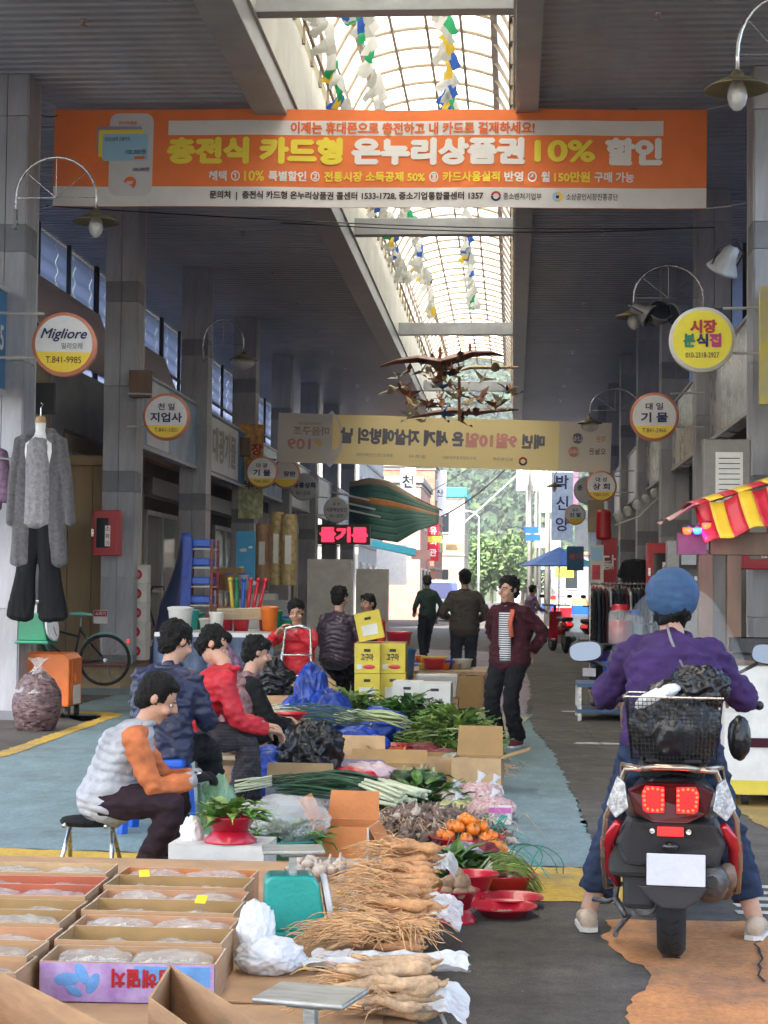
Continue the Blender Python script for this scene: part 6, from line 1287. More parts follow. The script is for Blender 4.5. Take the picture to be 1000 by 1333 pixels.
# bags of red beans and garlic cloves
mat('bean_red', (.35, .14, .14), .3, var=.5, vs=45, col2=(.65, .5, .48), bump=.7, bs=60); mat('clove', (.55, .45, .38), .35, var=.3, vs=30, bump=.7, bs=50); mat('sprout', (.4, .42, .16), .4, var=.4, vs=20, bump=.6)
for (px, py, Yq, r_, m_, l, sd) in ((622, 1022, 11.3, (.16, .13, .1), 'bean_red', 'clear bag of red and white beans with a knotted top', 51), (640, 1050, 10.8, (.15, .11, .08), 'bean_red', 'second clear bag of red beans nearer the pink box', 52), (590, 1020, 11.2, (.13, .1, .08), 'clove', 'plastic bag of peeled garlic cloves behind the garlic heap', 53), (592, 1045, 10.9, (.15, .1, .06), 'sprout', 'pale yellow green bag of sprouts at the rear of the garlic heap', 54), (642, 1010, 11.6, (.07, .06, .08), 'white_bag', 'little knotted white bag near the flap of the tan carton', 55)):
    p = at(px, py, Yq); o = bagblob((p.x, Yq, 0), r_, l, m_, sd, .25, 2.2); b = MB(); b.tube([(0, 0, r_[2] * .6), (.01, 0, r_[2] * 1.15), (.03, 0, r_[2] * 1.6)], [.05, .012, .035], 8); b.obj('knot', 'milky_film', o, smooth=True)
p = at(548, 1030, 11.2)
greens((p.x, 11.25, .0), .32, .2, .16, 150, .2, .04, 'leaf_dark', 'dark green pumpkin leaves behind the garlic', mats=['leaf_dark', 'leaf_green', 'leaf_mid'], seed=11)
mat('squash', (.03, .08, .02), .4, var=.5, vs=20, aniso=(1, 1, .2))
for k, (px, Yq) in enumerate(((525, 11.5), (548, 11.6), (565, 11.4))):
    p = at(px, 1012, Yq); b = MB(); b.lathe([(.001, -.05), (.05, -.045), (.085, 0), (.06, .045), (.012, .05), (.001, .045)], n=24); 
    for i, v in enumerate(b.v): a = math.atan2(v[1], v[0]); q = 1 + .06 * math.cos(a * 10); b.v[i] = (v[0] * q, v[1] * q, v[2])
    t = thing('squash', 'dark green round squash among leaves, the %s one' % ('left', 'middle', 'right')[k], 'squash', (p.x, Yq, .17), k); b.obj('rind', 'squash', t, smooth=True); b = MB(); b.tube([(0, 0, .045), (.01, 0, .075)], .01, 6); b.obj('stalk', 'stem_pale', t)
# middle cartons
carton('tan open carton lying behind the squashes, front left of a pair', (at(503, 1010, 12.0).x, 12.0, 0), R(-2), .55, .3, .2, 'card_light', 'card_tan', 'b', fl=.1, fang={'b': 60})
carton('wide tan carton behind the front left one', (at(548, 1000, 12.5).x + .02, 12.6, 0), R(2), .62, .35, .22, 'card_light', 'card_tan', 'l', fl=.12)
carton('tan carton with one flap sticking out to the right over the teal paving', (at(622, 1010, 12.2).x, 12.3, 0), R(-4), .34, .3, .24, 'card_light', 'card_tan', 'rb', fl=.2, fang={'r': 18, 'b': 80})
t = carton('lilac and tan carton with its long flap raised behind the red bag', (at(462, 985, 12.3).x, 12.3, 0), R(0), .42, .3, .22, mat('card_lilac', (.27, .22, .32), .6), 'card_light', 'b', fl=.14, fang={'b': 75}, text='농산물', tm='print_purple')
t = carton('low carton with a tan flap under the black bag', (at(395, 1025, 11.4).x, 11.4, 0), R(0), .45, .32, .18, mat('card_greyblue', (.3, .32, .36), .6), 'card_light', 'f', fl=.1, fang={'f': 80})
bagblob((at(405, 985, 11.5).x, 11.55, .16), (.2, .15, .2), 'shiny crumpled black bag with twisted handles on the low carton', 'black_bag', 61, .5, 2.6, 5)
bagblob((at(462, 1020, 11.6).x, 11.5, 0), (.26, .17, .13), 'bright red plastic bag under a pinkish clear one', mat('red_bag', (.6, .01, .04), .3, var=.1, bump=.5, bs=18), 62, .3)
bagblob((at(480, 1005, 11.6).x, 11.6, .1), (.2, .14, .09), 'pinkish white plastic bag lying on the red one', mat('pink_bag', (.55, .4, .42), .35, var=.1, bump=.5, bs=18), 63, .3)
for (px, Yq, z, r_, l, sd) in ((465, 13.0, .1, (.24, .16, .16), 'blue plastic bag in the middle of the stall with yellow tips below', 64), (495, 14.6, .12, (.25, .18, .17), 'blue tarpaulin bag between the green heaps', 65), (405, 15.6, .0, (.17, .2, .42), 'tall folded blue tarpaulin behind the red bowl', 66), (430, 15.2, .0, (.22, .2, .3), 'blue tarpaulin fold left of the green heap', 67), (372, 16.4, 0, (.25, .2, .2), 'blue plastic behind the brown carton', 68), (345, 11.6, 0, (.2, .14, .2), 'blue plastic bag under the plaid knees', 69), (390, 13.9, 0, (.2, .15, .3), 'pale blue tarpaulin lump below the tall fold', 70)):
    bagblob((at(px, 900, Yq).x, Yq, z), r_, l, 'blue_tarp', sd, .3, 2.0, 5)
# green heaps
for i, (px, Yq, rx, ry, h, n, L, w_, mats_, l) in enumerate(((458, 15.6, .36, .45, .42, 620, .2, .045, ['leaf_green', 'leaf_light', 'leaf_mid'], 'heap of light green radish leaves under the yellow boxes'), (535, 15.0, .36, .5, .42, 620, .22, .055, ['leaf_mid', 'leaf_green', 'leaf_dark'], 'heap of darker green cabbage leaves in front of the white boxes'), (590, 14.4, .27, .42, .36, 520, .23, .055, ['leaf_light', 'leaf_mid', 'leaf_light'], 'bright green lettuce like heap nearest the standing woman'), (405, 14.2, .2, .3, .12, 160, .2, .01, ['leaf_dark', 'leaf_green'], 'spread of thin chive leaves behind the brown carton'))):
    greens((at(px, 920, Yq).x, Yq, .0 + (.05 if i < 3 else 0)), rx, ry, h, n, L, w_, mats_[0], l, mats=mats_, seed=20 + i, stems=60, ruff=.015)
mat('radish_white', (.6, .6, .5), .4, var=.1)
rd = random.Random(4)
for k in range(9): 
    px = 590 + rd.uniform(-12, 45); Yq = 13.2 + rd.uniform(-.3, .5); b = MB(); b.tube([(0, 0, 0), (.03, -.08, 0), (.04, -.2, -.005)], [.022, .02, .004], 8); o = b.obj('white_radish', 'radish_white', None, loc=(at(px, 950, Yq).x, Yq, .04 + .03 * (k % 2)), rz=rd.uniform(-1, 1), smooth=True); tag(o, 'slim white radish lying on the beige mat edge', 'radish', 'slim radishes by the mat')
b = MB()
for i in range(260): a = rd.gauss(0, 1); x, y = rd.gauss(0, .16), rd.gauss(0, .3); b.tube([(x, y, .03), (x + rd.uniform(-.05, .1), y + rd.uniform(-.08, .08), .09 * rd.random() + .02), (x + rd.uniform(0, .16), y + rd.uniform(-.1, .1), .015)], [.003, .0025, .001], 4)
o = b.obj('root_strands', 'root_pale', None, loc=(at(610, 945, 13.6).x, 13.6, 0)); tag(o, 'straw coloured root strands spread over the mat', 'roots', kind='stuff')
mat('mat_beige', (.36, .32, .25), .85, var=.25, vs=4, bump=.4)
b = MB(); a_ = [gd(598, 992), gd(636, 992), gd(663, 958), gd(690, 935), gd(600, 925)]; b.poly([q - a_[0] + V((0, 0, .006)) for q in a_], (0, 0, .008)); o = b.obj('ground_mat', 'mat_beige', None, loc=a_[0]); tag(o, 'beige cloth mat on the paving near the standing woman', 'mat')
for k, (px, Yq, r_, l, sd) in enumerate(((560, 12.9, (.17, .14, .11), 'green net bag of onions lying flat', 71), (590, 12.7, (.14, .12, .13), 'knotted green net bag of round onions', 72))):
    bagblob((at(px, 975, Yq).x, Yq, 0), r_, l, mat('net_green', (.12, .2, .15), .5, var=.5, vs=28, col2=(.35, .36, .3), bump=1, bs=40), sd, .2, 3)
for k, (px, Yq, r_, l, sd) in enumerate(((548, 13.9, (.2, .14, .11), 'red net bag under the spring onions', 73), (575, 13.6, (.18, .13, .1), 'dark red net bag beside the roots', 74), (520, 13.8, (.16, .12, .1), 'maroon bag by the orange crate', 75))):
    bagblob((at(px, 955, Yq).x, Yq, .0), r_, l, 'net_red', sd, .25, 3)
bowl((at(505, 945, 13.9).x, 13.9, .1), .2, .07, 'beet_red', 'red tray carrying fat spring onions', 'tray')
def slat_crate(p, w, d, h, m, lab, rz=0, rows=4, cols=10):
    t = thing('slatted_crate', lab, 'crate', p, rz)
    for s in (-1, 1):
        for k in range(rows): b = MB(); b.box((0, s * d / 2, (k + .5) * h / rows), (w, .012, h / rows * .45)); b.obj('slat', m, t); b = MB(); b.box((s * w / 2, 0, (k + .5) * h / rows), (.012, d - .014, h / rows * .45)); b.obj('slat', m, t)
    b = MB()
    for s in (-1, 1):
        for k in range(cols + 1): b.box((-w / 2 + w * k / cols, s * (d / 2 - .009), h / 2), (.01, .006, h))
    b.box((0, 0, .01), (w - .02, d - .03, .012)); o = b.obj('ribs', m, t); return t
slat_crate((at(493, 975, 13.0).x, 13.15, 0), .36, .28, .22, 'orange_paint', 'orange slatted plastic crate below the spring onions')
slat_crate((at(378, 940, 13.0).x, 13.2, 0), .3, .3, .16, 'card_tan', 'tan slatted crate under the brown carton')
t = carton('brown fruit carton with a hand hole carrying a red bowl', (at(362, 920, 12.9).x, 13.0, .165), R(-4), .4, .32, .25, 'cardboard', 'cardboard', lid=True, hole=True)
bowl((at(375, 880, 12.9).x, 12.95, .425), .13, .05, 'red_plastic', 'red sieve bowl on the brown carton')
b = MB(); b.tube([(0, 0, 0), (.03, -.02, -.02), (.035, -.03, -.35), (.02, -.03, -.42)], .008, 6); o = b.obj('twine', 'white', None, loc=(at(400, 872, 12.85).x, 12.82, .42)); tag(o, 'white cord hanging down the side of the brown carton', 'cord')
bagblob((at(350, 850, 14.5).x, 14.3, .5), (.22, .16, .18), 'black plastic bags behind the floral vest', 'black_bag', 77, .5, 2.4, 5)
carton('stack base carton under the black bags', (at(350, 880, 14.6).x, 14.3, 0), 0, .45, .35, .52, lid=True)
carton('brown carton between the plaid knees and the blue bag', (at(325, 1020, 11.8).x - .02, 11.95, 0), 0, .35, .3, .2, 'cardboard', 'card_light', 'f')
# yellow sweet potato boxes and white boxes
mat('yellow_card', (.6, .48, .05), .6, var=.08, vs=4); mat('white_card', (.6, .6, .55), .6, var=.08, vs=4); mat('dark_card', (.06, .035, .03), .6)
bx = [(480, 905, 17.2, 0, 'yellow_card', '', 'bottom yellow box of the left stack'), (480, 0, 17.2, .29, 'yellow_card', '', 'third yellow box of the left stack with a white paper'), (479, 0, 17.2, .58, 'yellow_card', '고구마', 'second yellow box of the left stack with black lettering'), (513, 0, 17.3, 0, 'yellow_card', '', 'bottom yellow box of the right stack'), (513, 0, 17.3, .29, 'yellow_card', '', 'middle yellow box of the right stack'), (512, 0, 17.3, .58, 'yellow_card', '고구마', 'top yellow box of the right stack with black lettering')]
for (px, _, Yq, z, m_, tx, l) in bx:
    x = at(px, 850, Yq).x; t = carton(l, (x, Yq, z), R(U(-3, 3)), .245, .3, .28, m_, m_, lid=True, text=tx or None, tz=.55, hole=True, label_patch=None if tx else 'white_card', group='yellow sweet potato boxes')
    if tx: b = MB(); b.ball((.02, -.152, .06), (.06, .002, .022), 14); b.obj('printed_potato', 'beet_red', t); b = MB(); b.box((-.075, -.152, .06), (.05, .003, .05)); b.obj('printed_patch', 'white_card', t)
t = carton('tilted yellow box on top of the left stack', (at(485, 812, 17.3).x, 17.3, .9), R(3), .25, .3, .27, 'yellow_card', 'yellow_card', lid=True, hole=True, label_patch='white_card'); t.rotation_euler = (0, R(-12), R(3))
t = carton('brown box behind the tilted yellow one', (at(495, 850, 17.5).x, 17.75, 0), 0, .5, .3, .86, 'cardboard', 'cardboard', lid=True)
for (px, Yq, z, w_, l, tx, m_) in ((530, 16.6, 0, .27, 'lower white fruit box in front of the yellow stack', '', 'white_card'), (532, 16.6, .27, .27, 'upper white box with green handwriting and a hand hole', '과일주스', 'white_card'), (570, 16.4, 0, .34, 'dark brown box with a tan paper label', '', 'dark_card'), (568, 16.4, .27, .29, 'white box with printed text on top of the dark box', '유기농쌀', 'white_card')):
    carton(l, (at(px, 880, Yq).x, Yq, z), R(U(-4, 4)), w_, .3, .26, m_, m_, lid=True, hole=True, text=tx or None, tz=.4, label_patch=None if tx or m_ == 'white_card' else 'card_light', th=.16)
# behind the boxes: bins, basins, tables
mat('table_ply', (.32, .2, .1), .6, var=.2)
t = thing('stall_table', 'low wooden stall table with trays beyond the white boxes', 'table', (at(570, 830, 20).x, 20.5, 0)); b = MB(); b.box((0, 0, .46), (1.1, 1.2, .04)); b.obj('table_top', 'table_ply', t)
for sx in (-1, 1):
    for sy in (-1, 1): b = MB(); b.box((sx * .5, sy * .55, .22), (.05, .05, .44)); b.obj('leg', 'table_ply', t)
b = MB(); b.box((0, -.59, .25), (1.0, .02, .36)); b.obj('front_panel', 'card_tan', t)
def bin_(p, r, h, m, lab, lidm=None, cat='bin'):
    t = thing('round_bin', lab, cat, p); b = MB(); b.lathe([(.001, 0), (r * .82, 0), (r, h * .95), (r * 1.06, h), (r * 1.06, h * .93), (r, h * .9)], n=28); b.lathe([(.001, .01), (r * .8, .01), (r * .98, h * .99)], n=28); b.obj('shell', m, t, smooth=True)
    if lidm: b = MB(); b.lathe([(r * 1.1, h * 1.0), (r * 1.1, h * 1.04), (r * .7, h * 1.09), (.001, h * 1.1)], n=28); b.obj('lid', lidm, t, smooth=True)
    return t
bin_((at(520, 805, 19).x, 19.2, .42), .17, .33, mat('blue_grey_bin', (.04, .12, .25), .4), 'blue round bin with a plastic liner behind the yellow boxes'); bin_((at(520, 780, 19.4).x, 19.4, .78), .14, .14, 'red_plastic', 'red round container with lid on the blue bin', 'red_plastic', 'container')
t = carton('cardboard box carrying the blue round bin', (at(520, 830, 19).x, 19.2, 0), 0, .5, .4, .41, lid=True)
bin_((at(565, 800, 20).x, 20.2, .49), .13, .12, 'red_plastic', 'red ladle and basin on the wooden stall table', None, 'basin')
t = thing('clear_tub', 'clear plastic tub with red goods in front of the standing man', 'tub', (at(570, 830, 18.5).x, 18.4, .28)); b = MB(); b.box((0, 0, .12), (.4, .3, .24), taper=1.1); b.obj('wall', 'milky_film', t, bevel=.02); b = MB(); b.box((0, 0, .08), (.34, .26, .14)); b.obj('contents', mat('red_brown_goods', (.22, .04, .04), .5, var=.5, vs=30), t)
carton('cardboard box under the clear tub', (at(570, 850, 18.5).x, 18.4, 0), 0, .45, .35, .275, lid=True)
rd = random.Random(12)
for i in range(26):
    px = rd.uniform(525, 605); Yq = rd.uniform(20.1, 20.95) if i < 14 else rd.uniform(22, 30); z = .485 if i < 14 else 0
    m_ = rd.choice(['red_plastic', 'beet_red', 'white_card', 'yellow_card', 'card_light', 'leaf_green', 'blue_plastic', 'orange_paint'])
    x = at(px, 800, Yq).x; r_ = rd.uniform(.07, .14)
    if i >= 14: carton('%s carton among the goods far down the aisle' % {'red_plastic': 'red', 'beet_red': 'dark red', 'white_card': 'white', 'yellow_card': 'yellow', 'card_light': 'tan', 'leaf_green': 'green', 'blue_plastic': 'blue', 'orange_paint': 'orange'}[m_], (x - .3, Yq, 0), rd.uniform(-.3, .3), .4, .3, rd.uniform(.25, .5), m_, m_, lid=True, group='far cartons')
    else: bin_((x, Yq, z), r_ * .8, r_ * .8, m_, 'small %s tub on the wooden stall table' % {'red_plastic': 'red', 'beet_red': 'dark red', 'white_card': 'white', 'yellow_card': 'yellow', 'card_light': 'tan', 'leaf_green': 'green', 'blue_plastic': 'blue', 'orange_paint': 'orange'}[m_], None, 'tub')['group'] = 'tubs on the wooden stall table'
bagblob((at(410, 855, 16.8).x, 16.6, 0), (.15, .12, .12), 'pink and white bag by the hand cart', 'bean_red', 80)
bagblob((at(427, 840, 17.3).x, 17.3, .0), (.14, .12, .3), 'brown paper sack left of the yellow boxes', 'card_light', 81, .15)
# ------------------------------------------------ goods along the left shops
mat('knit_grey', (.1, .095, .1), .9, var=.25, vs=30, bump=.8, bs=160, sheen=.2); mat('knit_light', (.26, .25, .26), .9, var=.2, vs=30, bump=.8, bs=160); mat('knit_purple', (.2, .12, .2), .9, var=.3, vs=30, bump=.8, bs=120); mat('form_white', (.75, .74, .72), .35)
Yk = 17.2; q = at(52, 600, Yk)
rod = thing('hanging_rail', 'steel rail on the nearest left pillar from which the clothes hang', 'rail', at(0, 592, Yk)); b = MB(); b.tube([(-1.2, 0, .05), at(72, 602, Yk) - at(0, 592, Yk)], .012, 8); b.obj('tube', 'chrome', rod)
t = thing('bust_form', 'white bust form with a pale wood cap hanging from the rail', 'mannequin', q + V((0, 0, -.02)))
b = MB(); pr = [(.03, .42), (.055, .4), (.05, .32), (.07, .27), (.19, .19), (.2, .1), (.17, -.15), (.14, -.35), (.17, -.55), (.001, -.58)]; b.lathe(pr, n=24)
b.v = [(x, y * .6, z) for x, y, z in b.v]; b.obj('torso', 'form_white', t, smooth=True); b = MB(); b.lathe([(.001, .47), (.045, .46), (.055, .42), (.055, .4)], n=20); b.obj('neck_cap', 'card_light', t, smooth=True); b = MB(); b.tube([(0, 0, .46), (0, 0, .55), (.02, 0, .58), (0, 0, .6)], .006, 6); b.obj('hook', 'chrome', t)
def cloth_shape(nm, segs, m, lab, loc, vox=.014, f=.012, cat='clothes', rz=0):
    b = MB()
    for s in segs: etube(b, *s)
    h = thing(nm, lab, cat, loc, rz); r = remesh(b, vox, 2, lambda p: f * (.5 - abs(noise.noise(V((p.x * 14, p.y * 9, p.z * 2.2))))) * 1.6); solid_obj(r, 'cloth', m, h); return h
X_ = (1, 0, 0)
cloth_shape('cardigan', [([(-.13, 0, .22), (-.14, -.02, -.3), (-.16, -.02, -1.02)], [.085, .1, .12], [.08, .07, .06], X_, 14), ([(.13, 0, .22), (.15, -.02, -.3), (.18, -.02, -1.02)], [.085, .1, .12], [.08, .07, .06], X_, 14), ([(-.12, .05, .24), (0, .06, .27), (.12, .05, .24)], [.07] * 3, [.08] * 3, (0, 1, 0), 12), ([(0, .07, .1), (0, .07, -.98)], [.2, .24], [.05, .06], X_, 14), ([(-.2, 0, .2), (-.25, -.02, -.2), (-.27, -.03, -.62)], [.06, .055, .045], [.07, .06, .05], X_, 12), ([(.2, 0, .2), (.28, -.02, -.2), (.33, -.03, -.62)], [.06, .055, .045], [.07, .06, .05], X_, 12)], 'knit_grey', 'long charcoal knitted cardigan hanging open on the white bust form', q)
cloth_shape('knitted_vest', [([(0, -.03, .16), (0, -.03, -.2), (0, -.02, -.62)], [.13, .14, .16], [.115, .11, .1], X_, 16)], 'knit_light', 'light grey ribbed knit top worn under the charcoal cardigan', q)
cloth_shape('trousers_hanging', [([(-.06, 0, -.5), (-.12, 0, -1.1), (-.17, 0, -1.55)], [.09, .1, .14], [.07, .07, .06], X_, 14), ([(.06, 0, -.5), (.12, 0, -1.1), (.16, 0, -1.55)], [.09, .1, .15], [.09, .09, .07], X_, 14)], 'cloth_black', 'black flared trousers hanging below the charcoal cardigan', q)
cloth_shape('knit_sweater', [([(0, 0, .2), (0, 0, -.4)], [.2, .22], [.1, .1], X_, 14), ([(.2, 0, .15), (.27, 0, -.3)], [.07, .06], [.07, .06], X_, 12)], 'knit_purple', 'mauve knitted sweater at the left frame edge', at(-25, 610, Yk + .1))
def cabinet(p, rz, lab, w=.5, h=.62, side='cam'):
    t = thing('extinguisher_cabinet', lab, 'cabinet', p, rz); b = MB(); b.box((0, 0, 0), (w, .22, h)); b.obj('case', 'red_paint', t, bevel=.012)
    b = MB(); b.box((-.01, -.113, 0), (w - .06, .01, h - .06)); d = b.obj('door', 'red_paint', t, bevel=.004); b = MB(); b.box((-.04, -.12, 0), (.16, .008, h * .65)); b.obj('pane', 'dark_glass', d); b = MB(); b.box((.03, -.126, -.04), (.07, .003, h * .45)); b.obj('label_strip', 'white', d)
    for k, ch in enumerate('소화기'): txt(ch, .06, 'red_paint', (.03, -.129, .06 - k * .1), d, 'cam', .02)
    b = MB(); b.box((-.17, -.125, 0), (.03, .015, .1)); b.obj('handle', 'chrome', d); return t
cabinet(at(140, 694, 22.9), 0, 'red fire extinguisher cabinet on the second left pillar', .35, .6)
cabinet(at(862, 745, 22.9), 0, 'red cabinet on the right pillar left of the stall post', .4, .75); cabinet(at(990, 705, 17.6), 0, 'red cabinet at the right frame edge behind the stall posts', .4, .55)
t = thing('extinguisher_notice', 'small red and white extinguisher notice low on the second left pillar', 'notice', at(131, 803, 23.44)); b = MB(); b.box((0, 0, 0), (.19, .01, .18)); b.obj('plate', 'white', t); b = MB(); b.box((0, -.007, .045), (.18, .004, .08)); b.obj('red_field', 'red_paint', t); txt('소화기', .05, 'white', (0, -.011, .045), t, 'cam', .02)
# orange cart, chilli bag, green scale, bicycle
t = thing('orange_cabinet', 'orange steel cabinet on castors beside the nearest left pillar', 'cabinet', gd(55, 935) + V((0, .3, 0))); b = MB(); b.poly([(-.28, -.3, .12), (.28, -.3, .12), (.28, -.3, .62), (.22, -.3, .68), (-.28, -.3, .68)], (0, .55, 0)); b.obj('body', 'orange_paint', t, bevel=.015)
b = MB(); b.box((.283, 0, .4), (.012, .4, .45)); d = b.obj('door', 'orange_paint', t, bevel=.004); b = MB(); b.box((.3, -.12, .42), (.03, .03, .1)); b.obj('handle', 'orange_paint', d); b = MB(); b.box((.291, .0, .24), (.004, .3, .2)); b.obj('label', 'white', d)
for sx in (-1, 1):
    for sy in (-1, 1): b = MB(); b.cyl((sx * .24 - .02, sy * .2, .05), (sx * .24 + .02, sy * .2, .05), .05, n=16); b.box((sx * .24, sy * .2, .095), (.05, .05, .05)); b.obj('castor', 'black', t)
mat('chilli', (.035, .008, .01), .3, var=.6, vs=30, col2=(.2, .13, .13), bump=1, bs=45, aniso=(.5, .5, 1.6))
p = gd(44, 952); o = bagblob((p.x, p.y + .1, 0), (.23, .2, .34), 'tall clear sack of dried red chillies beside the nearest left pillar', 'chilli', 91, .14, 2, 5); b = MB(); b.lathe([(.2, .12), (.13, .26), (.05, .34), (.03, .37), (.07, .43), (.11, .45)], n=20); b.v = [(x * (1 + .2 * math.sin(i * 1.3)), y, z + .01 * math.sin(i * 2.1)) for i, (x, y, z) in enumerate(b.v)]; b.obj('tied_neck', 'clear_film', o, smooth=True)
scale(at(46, 838, 17.9) + V((0, 0, -.0)), R(-10), 'green_paint', 'green spring scale standing on the orange steel cabinet', s=1.35)
def bicycle(p, rz, lab):
    t = thing('bicycle', lab, 'bicycle', p, rz); mat('bike_mint', (.12, .42, .36), .3, coat=.4)
    for y in (-.5, .5):
        b = MB(); b.lathe([(.3 + .018 * math.cos(a), .018 * math.sin(a)) for a in [2 * math.pi * k / 8 for k in range(9)]], (y, 0, .32), 40, T=M.Rotation(R(90), 4, 'X')); w_ = b.obj('wheel', 'tyre', t, smooth=True)
        b = MB(); b.lathe([(.28, -.01), (.285, 0), (.28, .01)], (y, 0, .32), 40, T=M.Rotation(R(90), 4, 'X'))
        for k in range(18): a = k * math.pi / 9; b.tube([(y + .02 * math.cos(a + 1), .02 * (-1) ** k, .32 + .02 * math.sin(a + 1)), (y + .28 * math.cos(a), 0, .32 + .28 * math.sin(a))], .0014, 4, cap=False)
        b.cyl((y, -.04, .32), (y, .04, .32), .02, n=12); b.obj('spokes', 'chrome', w_)
        b = MB(); b.tube([(y + .335 * math.cos(a), 0, .32 + .335 * math.sin(a)) for a in [R(-10 + (12 * k)) for k in range(14)]], .02, 6, flat=.4); b.obj('mudguard', 'bike_mint', t, smooth=True)
    b = MB()
    for a, c in (((.5, 0, .32), (.12, 0, .28)), ((.12, 0, .28), (.2, 0, .72)), ((.5, 0, .32), (.2, 0, .68)), ((.12, 0, .28), (-.36, 0, .68)), ((.2, 0, .6), (-.37, 0, .75)), ((-.33, 0, .85), (-.5, 0, .32))): b.tube([a, c], .015, 8)
    b.obj('frame', 'black', t, smooth=True)
    b = MB(); b.tube([(.2, 0, .7), (.21, 0, .84)], .012, 8); b.obj('seat_post', 'chrome', t); b = MB(); etube(b, [(.33, 0, .87), (.2, 0, .88), (.08, 0, .88)], [.02, .03, .02], [.1, .08, .02], (0, 0, 1), 12); b.obj('saddle', 'bike_mint', t, smooth=True)
    b = MB(); b.tube([(-.25, -.28, .98), (-.3, -.2, 1.0), (-.34, 0, .95), (-.3, .2, 1.0), (-.25, .28, .98)], .012, 8); b.obj('handlebar', 'black', t, smooth=True); b = MB(); b.tube([(.1, .05, .28), (.2, .06, .1), (.1, .05, .28), (.02, -.06, .44)], .008, 6); b.lathe([(.08, -.006), (.09, 0), (.08, .006)], (.12, .03, .28), 24, T=M.Rotation(R(90), 4, 'X')); b.obj('crank', 'chrome', t); b = MB(); b.tube([(.5, .06, .3), (.62, .16, .02)], .009, 6); b.obj('kickstand', 'chrome', t)
    b = MB(); b.box((.78, 0, .55), (.03, .04, .05)); b.obj('reflector', 'reflector_red', t)
    return t
bicycle(at(82, 893, 21.4) * 1 + V((-.0, 0, -.0)), R(14), 'mint and black bicycle parked behind the orange cabinet')
# beige side block and louvre behind the bicycle
t = thing('side_partition', 'beige boarded shop side with a brown louvred shutter behind the bicycle', 'partition', (-6.22, 24.1, .38)); b = MB()
for k in range(3): b.box((k * .34 - .1, 0, 1.35), (.33, .06, 2.7))
b.obj('board', 'beige_ply', t); b = MB(); b.box((.32, -.06, 2.75), (1.1, .2, .14)); b.obj('cornice', 'beige_ply', t, bevel=.02)
b = MB(); b.box((.78, -.04, 1.25), (.2, .04, 1.7)); lv = b.obj('shutter_frame', 'wood', t)
for k in range(22): b = MB(); b.box((.78, -.07, .46 + k * .074), (.16, .03, .02), M.Rotation(R(30), 4, 'X')); b.obj('slat', 'wood', lv)
t = thing('shop_board', 'dark hanging board with yellow digits left of the script sign', 'sign', at(42, 519, 18.8)); b = MB(); b.box((0, 0, 0), (.5, .06, .34)); b.obj('board', 'black', t); txt('001', .13, 'yellow_vinyl', (-.08, -.034, 0), t, 'cam', .02)
# box stack, chair
for k in range(5): 
    t = carton('white box with a red disc, %s in its stack by the second left pillar' % ['lowest', 'second', 'middle', 'fourth', 'top'][k], (at(183, 850, 24.0).x, 23.9, .4 + k * .26), R(U(-4, 4)), .24, .3, .25, 'white_card', 'white_card', lid=True, group='white boxes stacked by the pillar'); b = MB(); b.lathe([(.03, 0), (.07, 0)], (-.02, -.153, .12), 20, T=M.Rotation(R(90), 4, 'X')); b.obj('printed_ring', 'red_paint', t); b = MB(); b.lathe([(.001, 0), (.022, 0)], (-.02, -.153, .12), 12, T=M.Rotation(R(90), 4, 'X')); b.obj('printed_dot', 'red_paint', t)
t = thing('bentwood_chair', 'dark round backed chair on the shop platform', 'chair', (at(200, 860, 25.5).x, 25.6, .38)); b = MB(); b.lathe([(.001, .44), (.2, .44), (.21, .42), (.001, .41)], n=20); b.obj('seat', 'wood', t)
for a in (45, 135, 225, 315): b = MB(); b.tube([(.15 * math.cos(R(a)), .15 * math.sin(R(a)), .42), (.2 * math.cos(R(a)), .2 * math.sin(R(a)), 0)], .014, 8); b.obj('leg', 'wood', t)
b = MB(); b.tube([(-.05, .18, .43), (-.16, .2, .8), (-.1, .22, 1.02), (.06, .22, 1.02), (.14, .2, .8), (.08, .18, .43)], .016, 8); b.obj('backrest', 'black', t, smooth=True)
# blue covered rack
t = thing('covered_rack', 'tall steel rack under a dark blue tarpaulin beside the third left pillar', 'rack', (at(240, 860, 20.5).x, 20.6, 0))
Hr = 2.0; b = MB(); b.grid(lambda u, v: (-.02 - (.2 + .24 * v) * (1 - u) * (.35 + .65 * min(1, v * 2.2)), -.2 + .03 * math.sin(v * 5) * (1 - u) + .3 * (1 - u) ** 2, Hr - .1 * (1 - u) - v * 1.45 - .02 * math.cos(u * 9)), 16, 24); b.obj('tarpaulin_side', mat('tarp_navy', (.008, .015, .06), .5, bump=.5, bs=12), t, smooth=True, solid=.01)
b = MB(); b.grid(lambda u, v: (-.03 + .12 * u + .01 * math.sin(v * 9), -.215 - .012 * math.sin(u * 3.1 + v * 7), Hr + .02 - v * 1.6), 8, 24); b.obj('tarpaulin', 'blue_tarp', t, smooth=True, solid=.012)
b = MB()
for (x, y) in ((.02, -.18), (.32, -.18), (.02, .25), (.32, .25)): b.box((x, y, Hr / 2 - .02), (.03, .03, Hr - .05))
b.obj('upright', 'red_brown_goods', t)
for k in range(8): b = MB(); b.box((.17, .03, .3 + k * .22), (.3, .42, .015)); b.obj('shelf', 'pale_metal', t); b = MB(); b.box((.17, .03, .37 + k * .22), (.26, .36, .09)); b.obj('blue_tray', 'blue_plastic', t, bevel=.015)
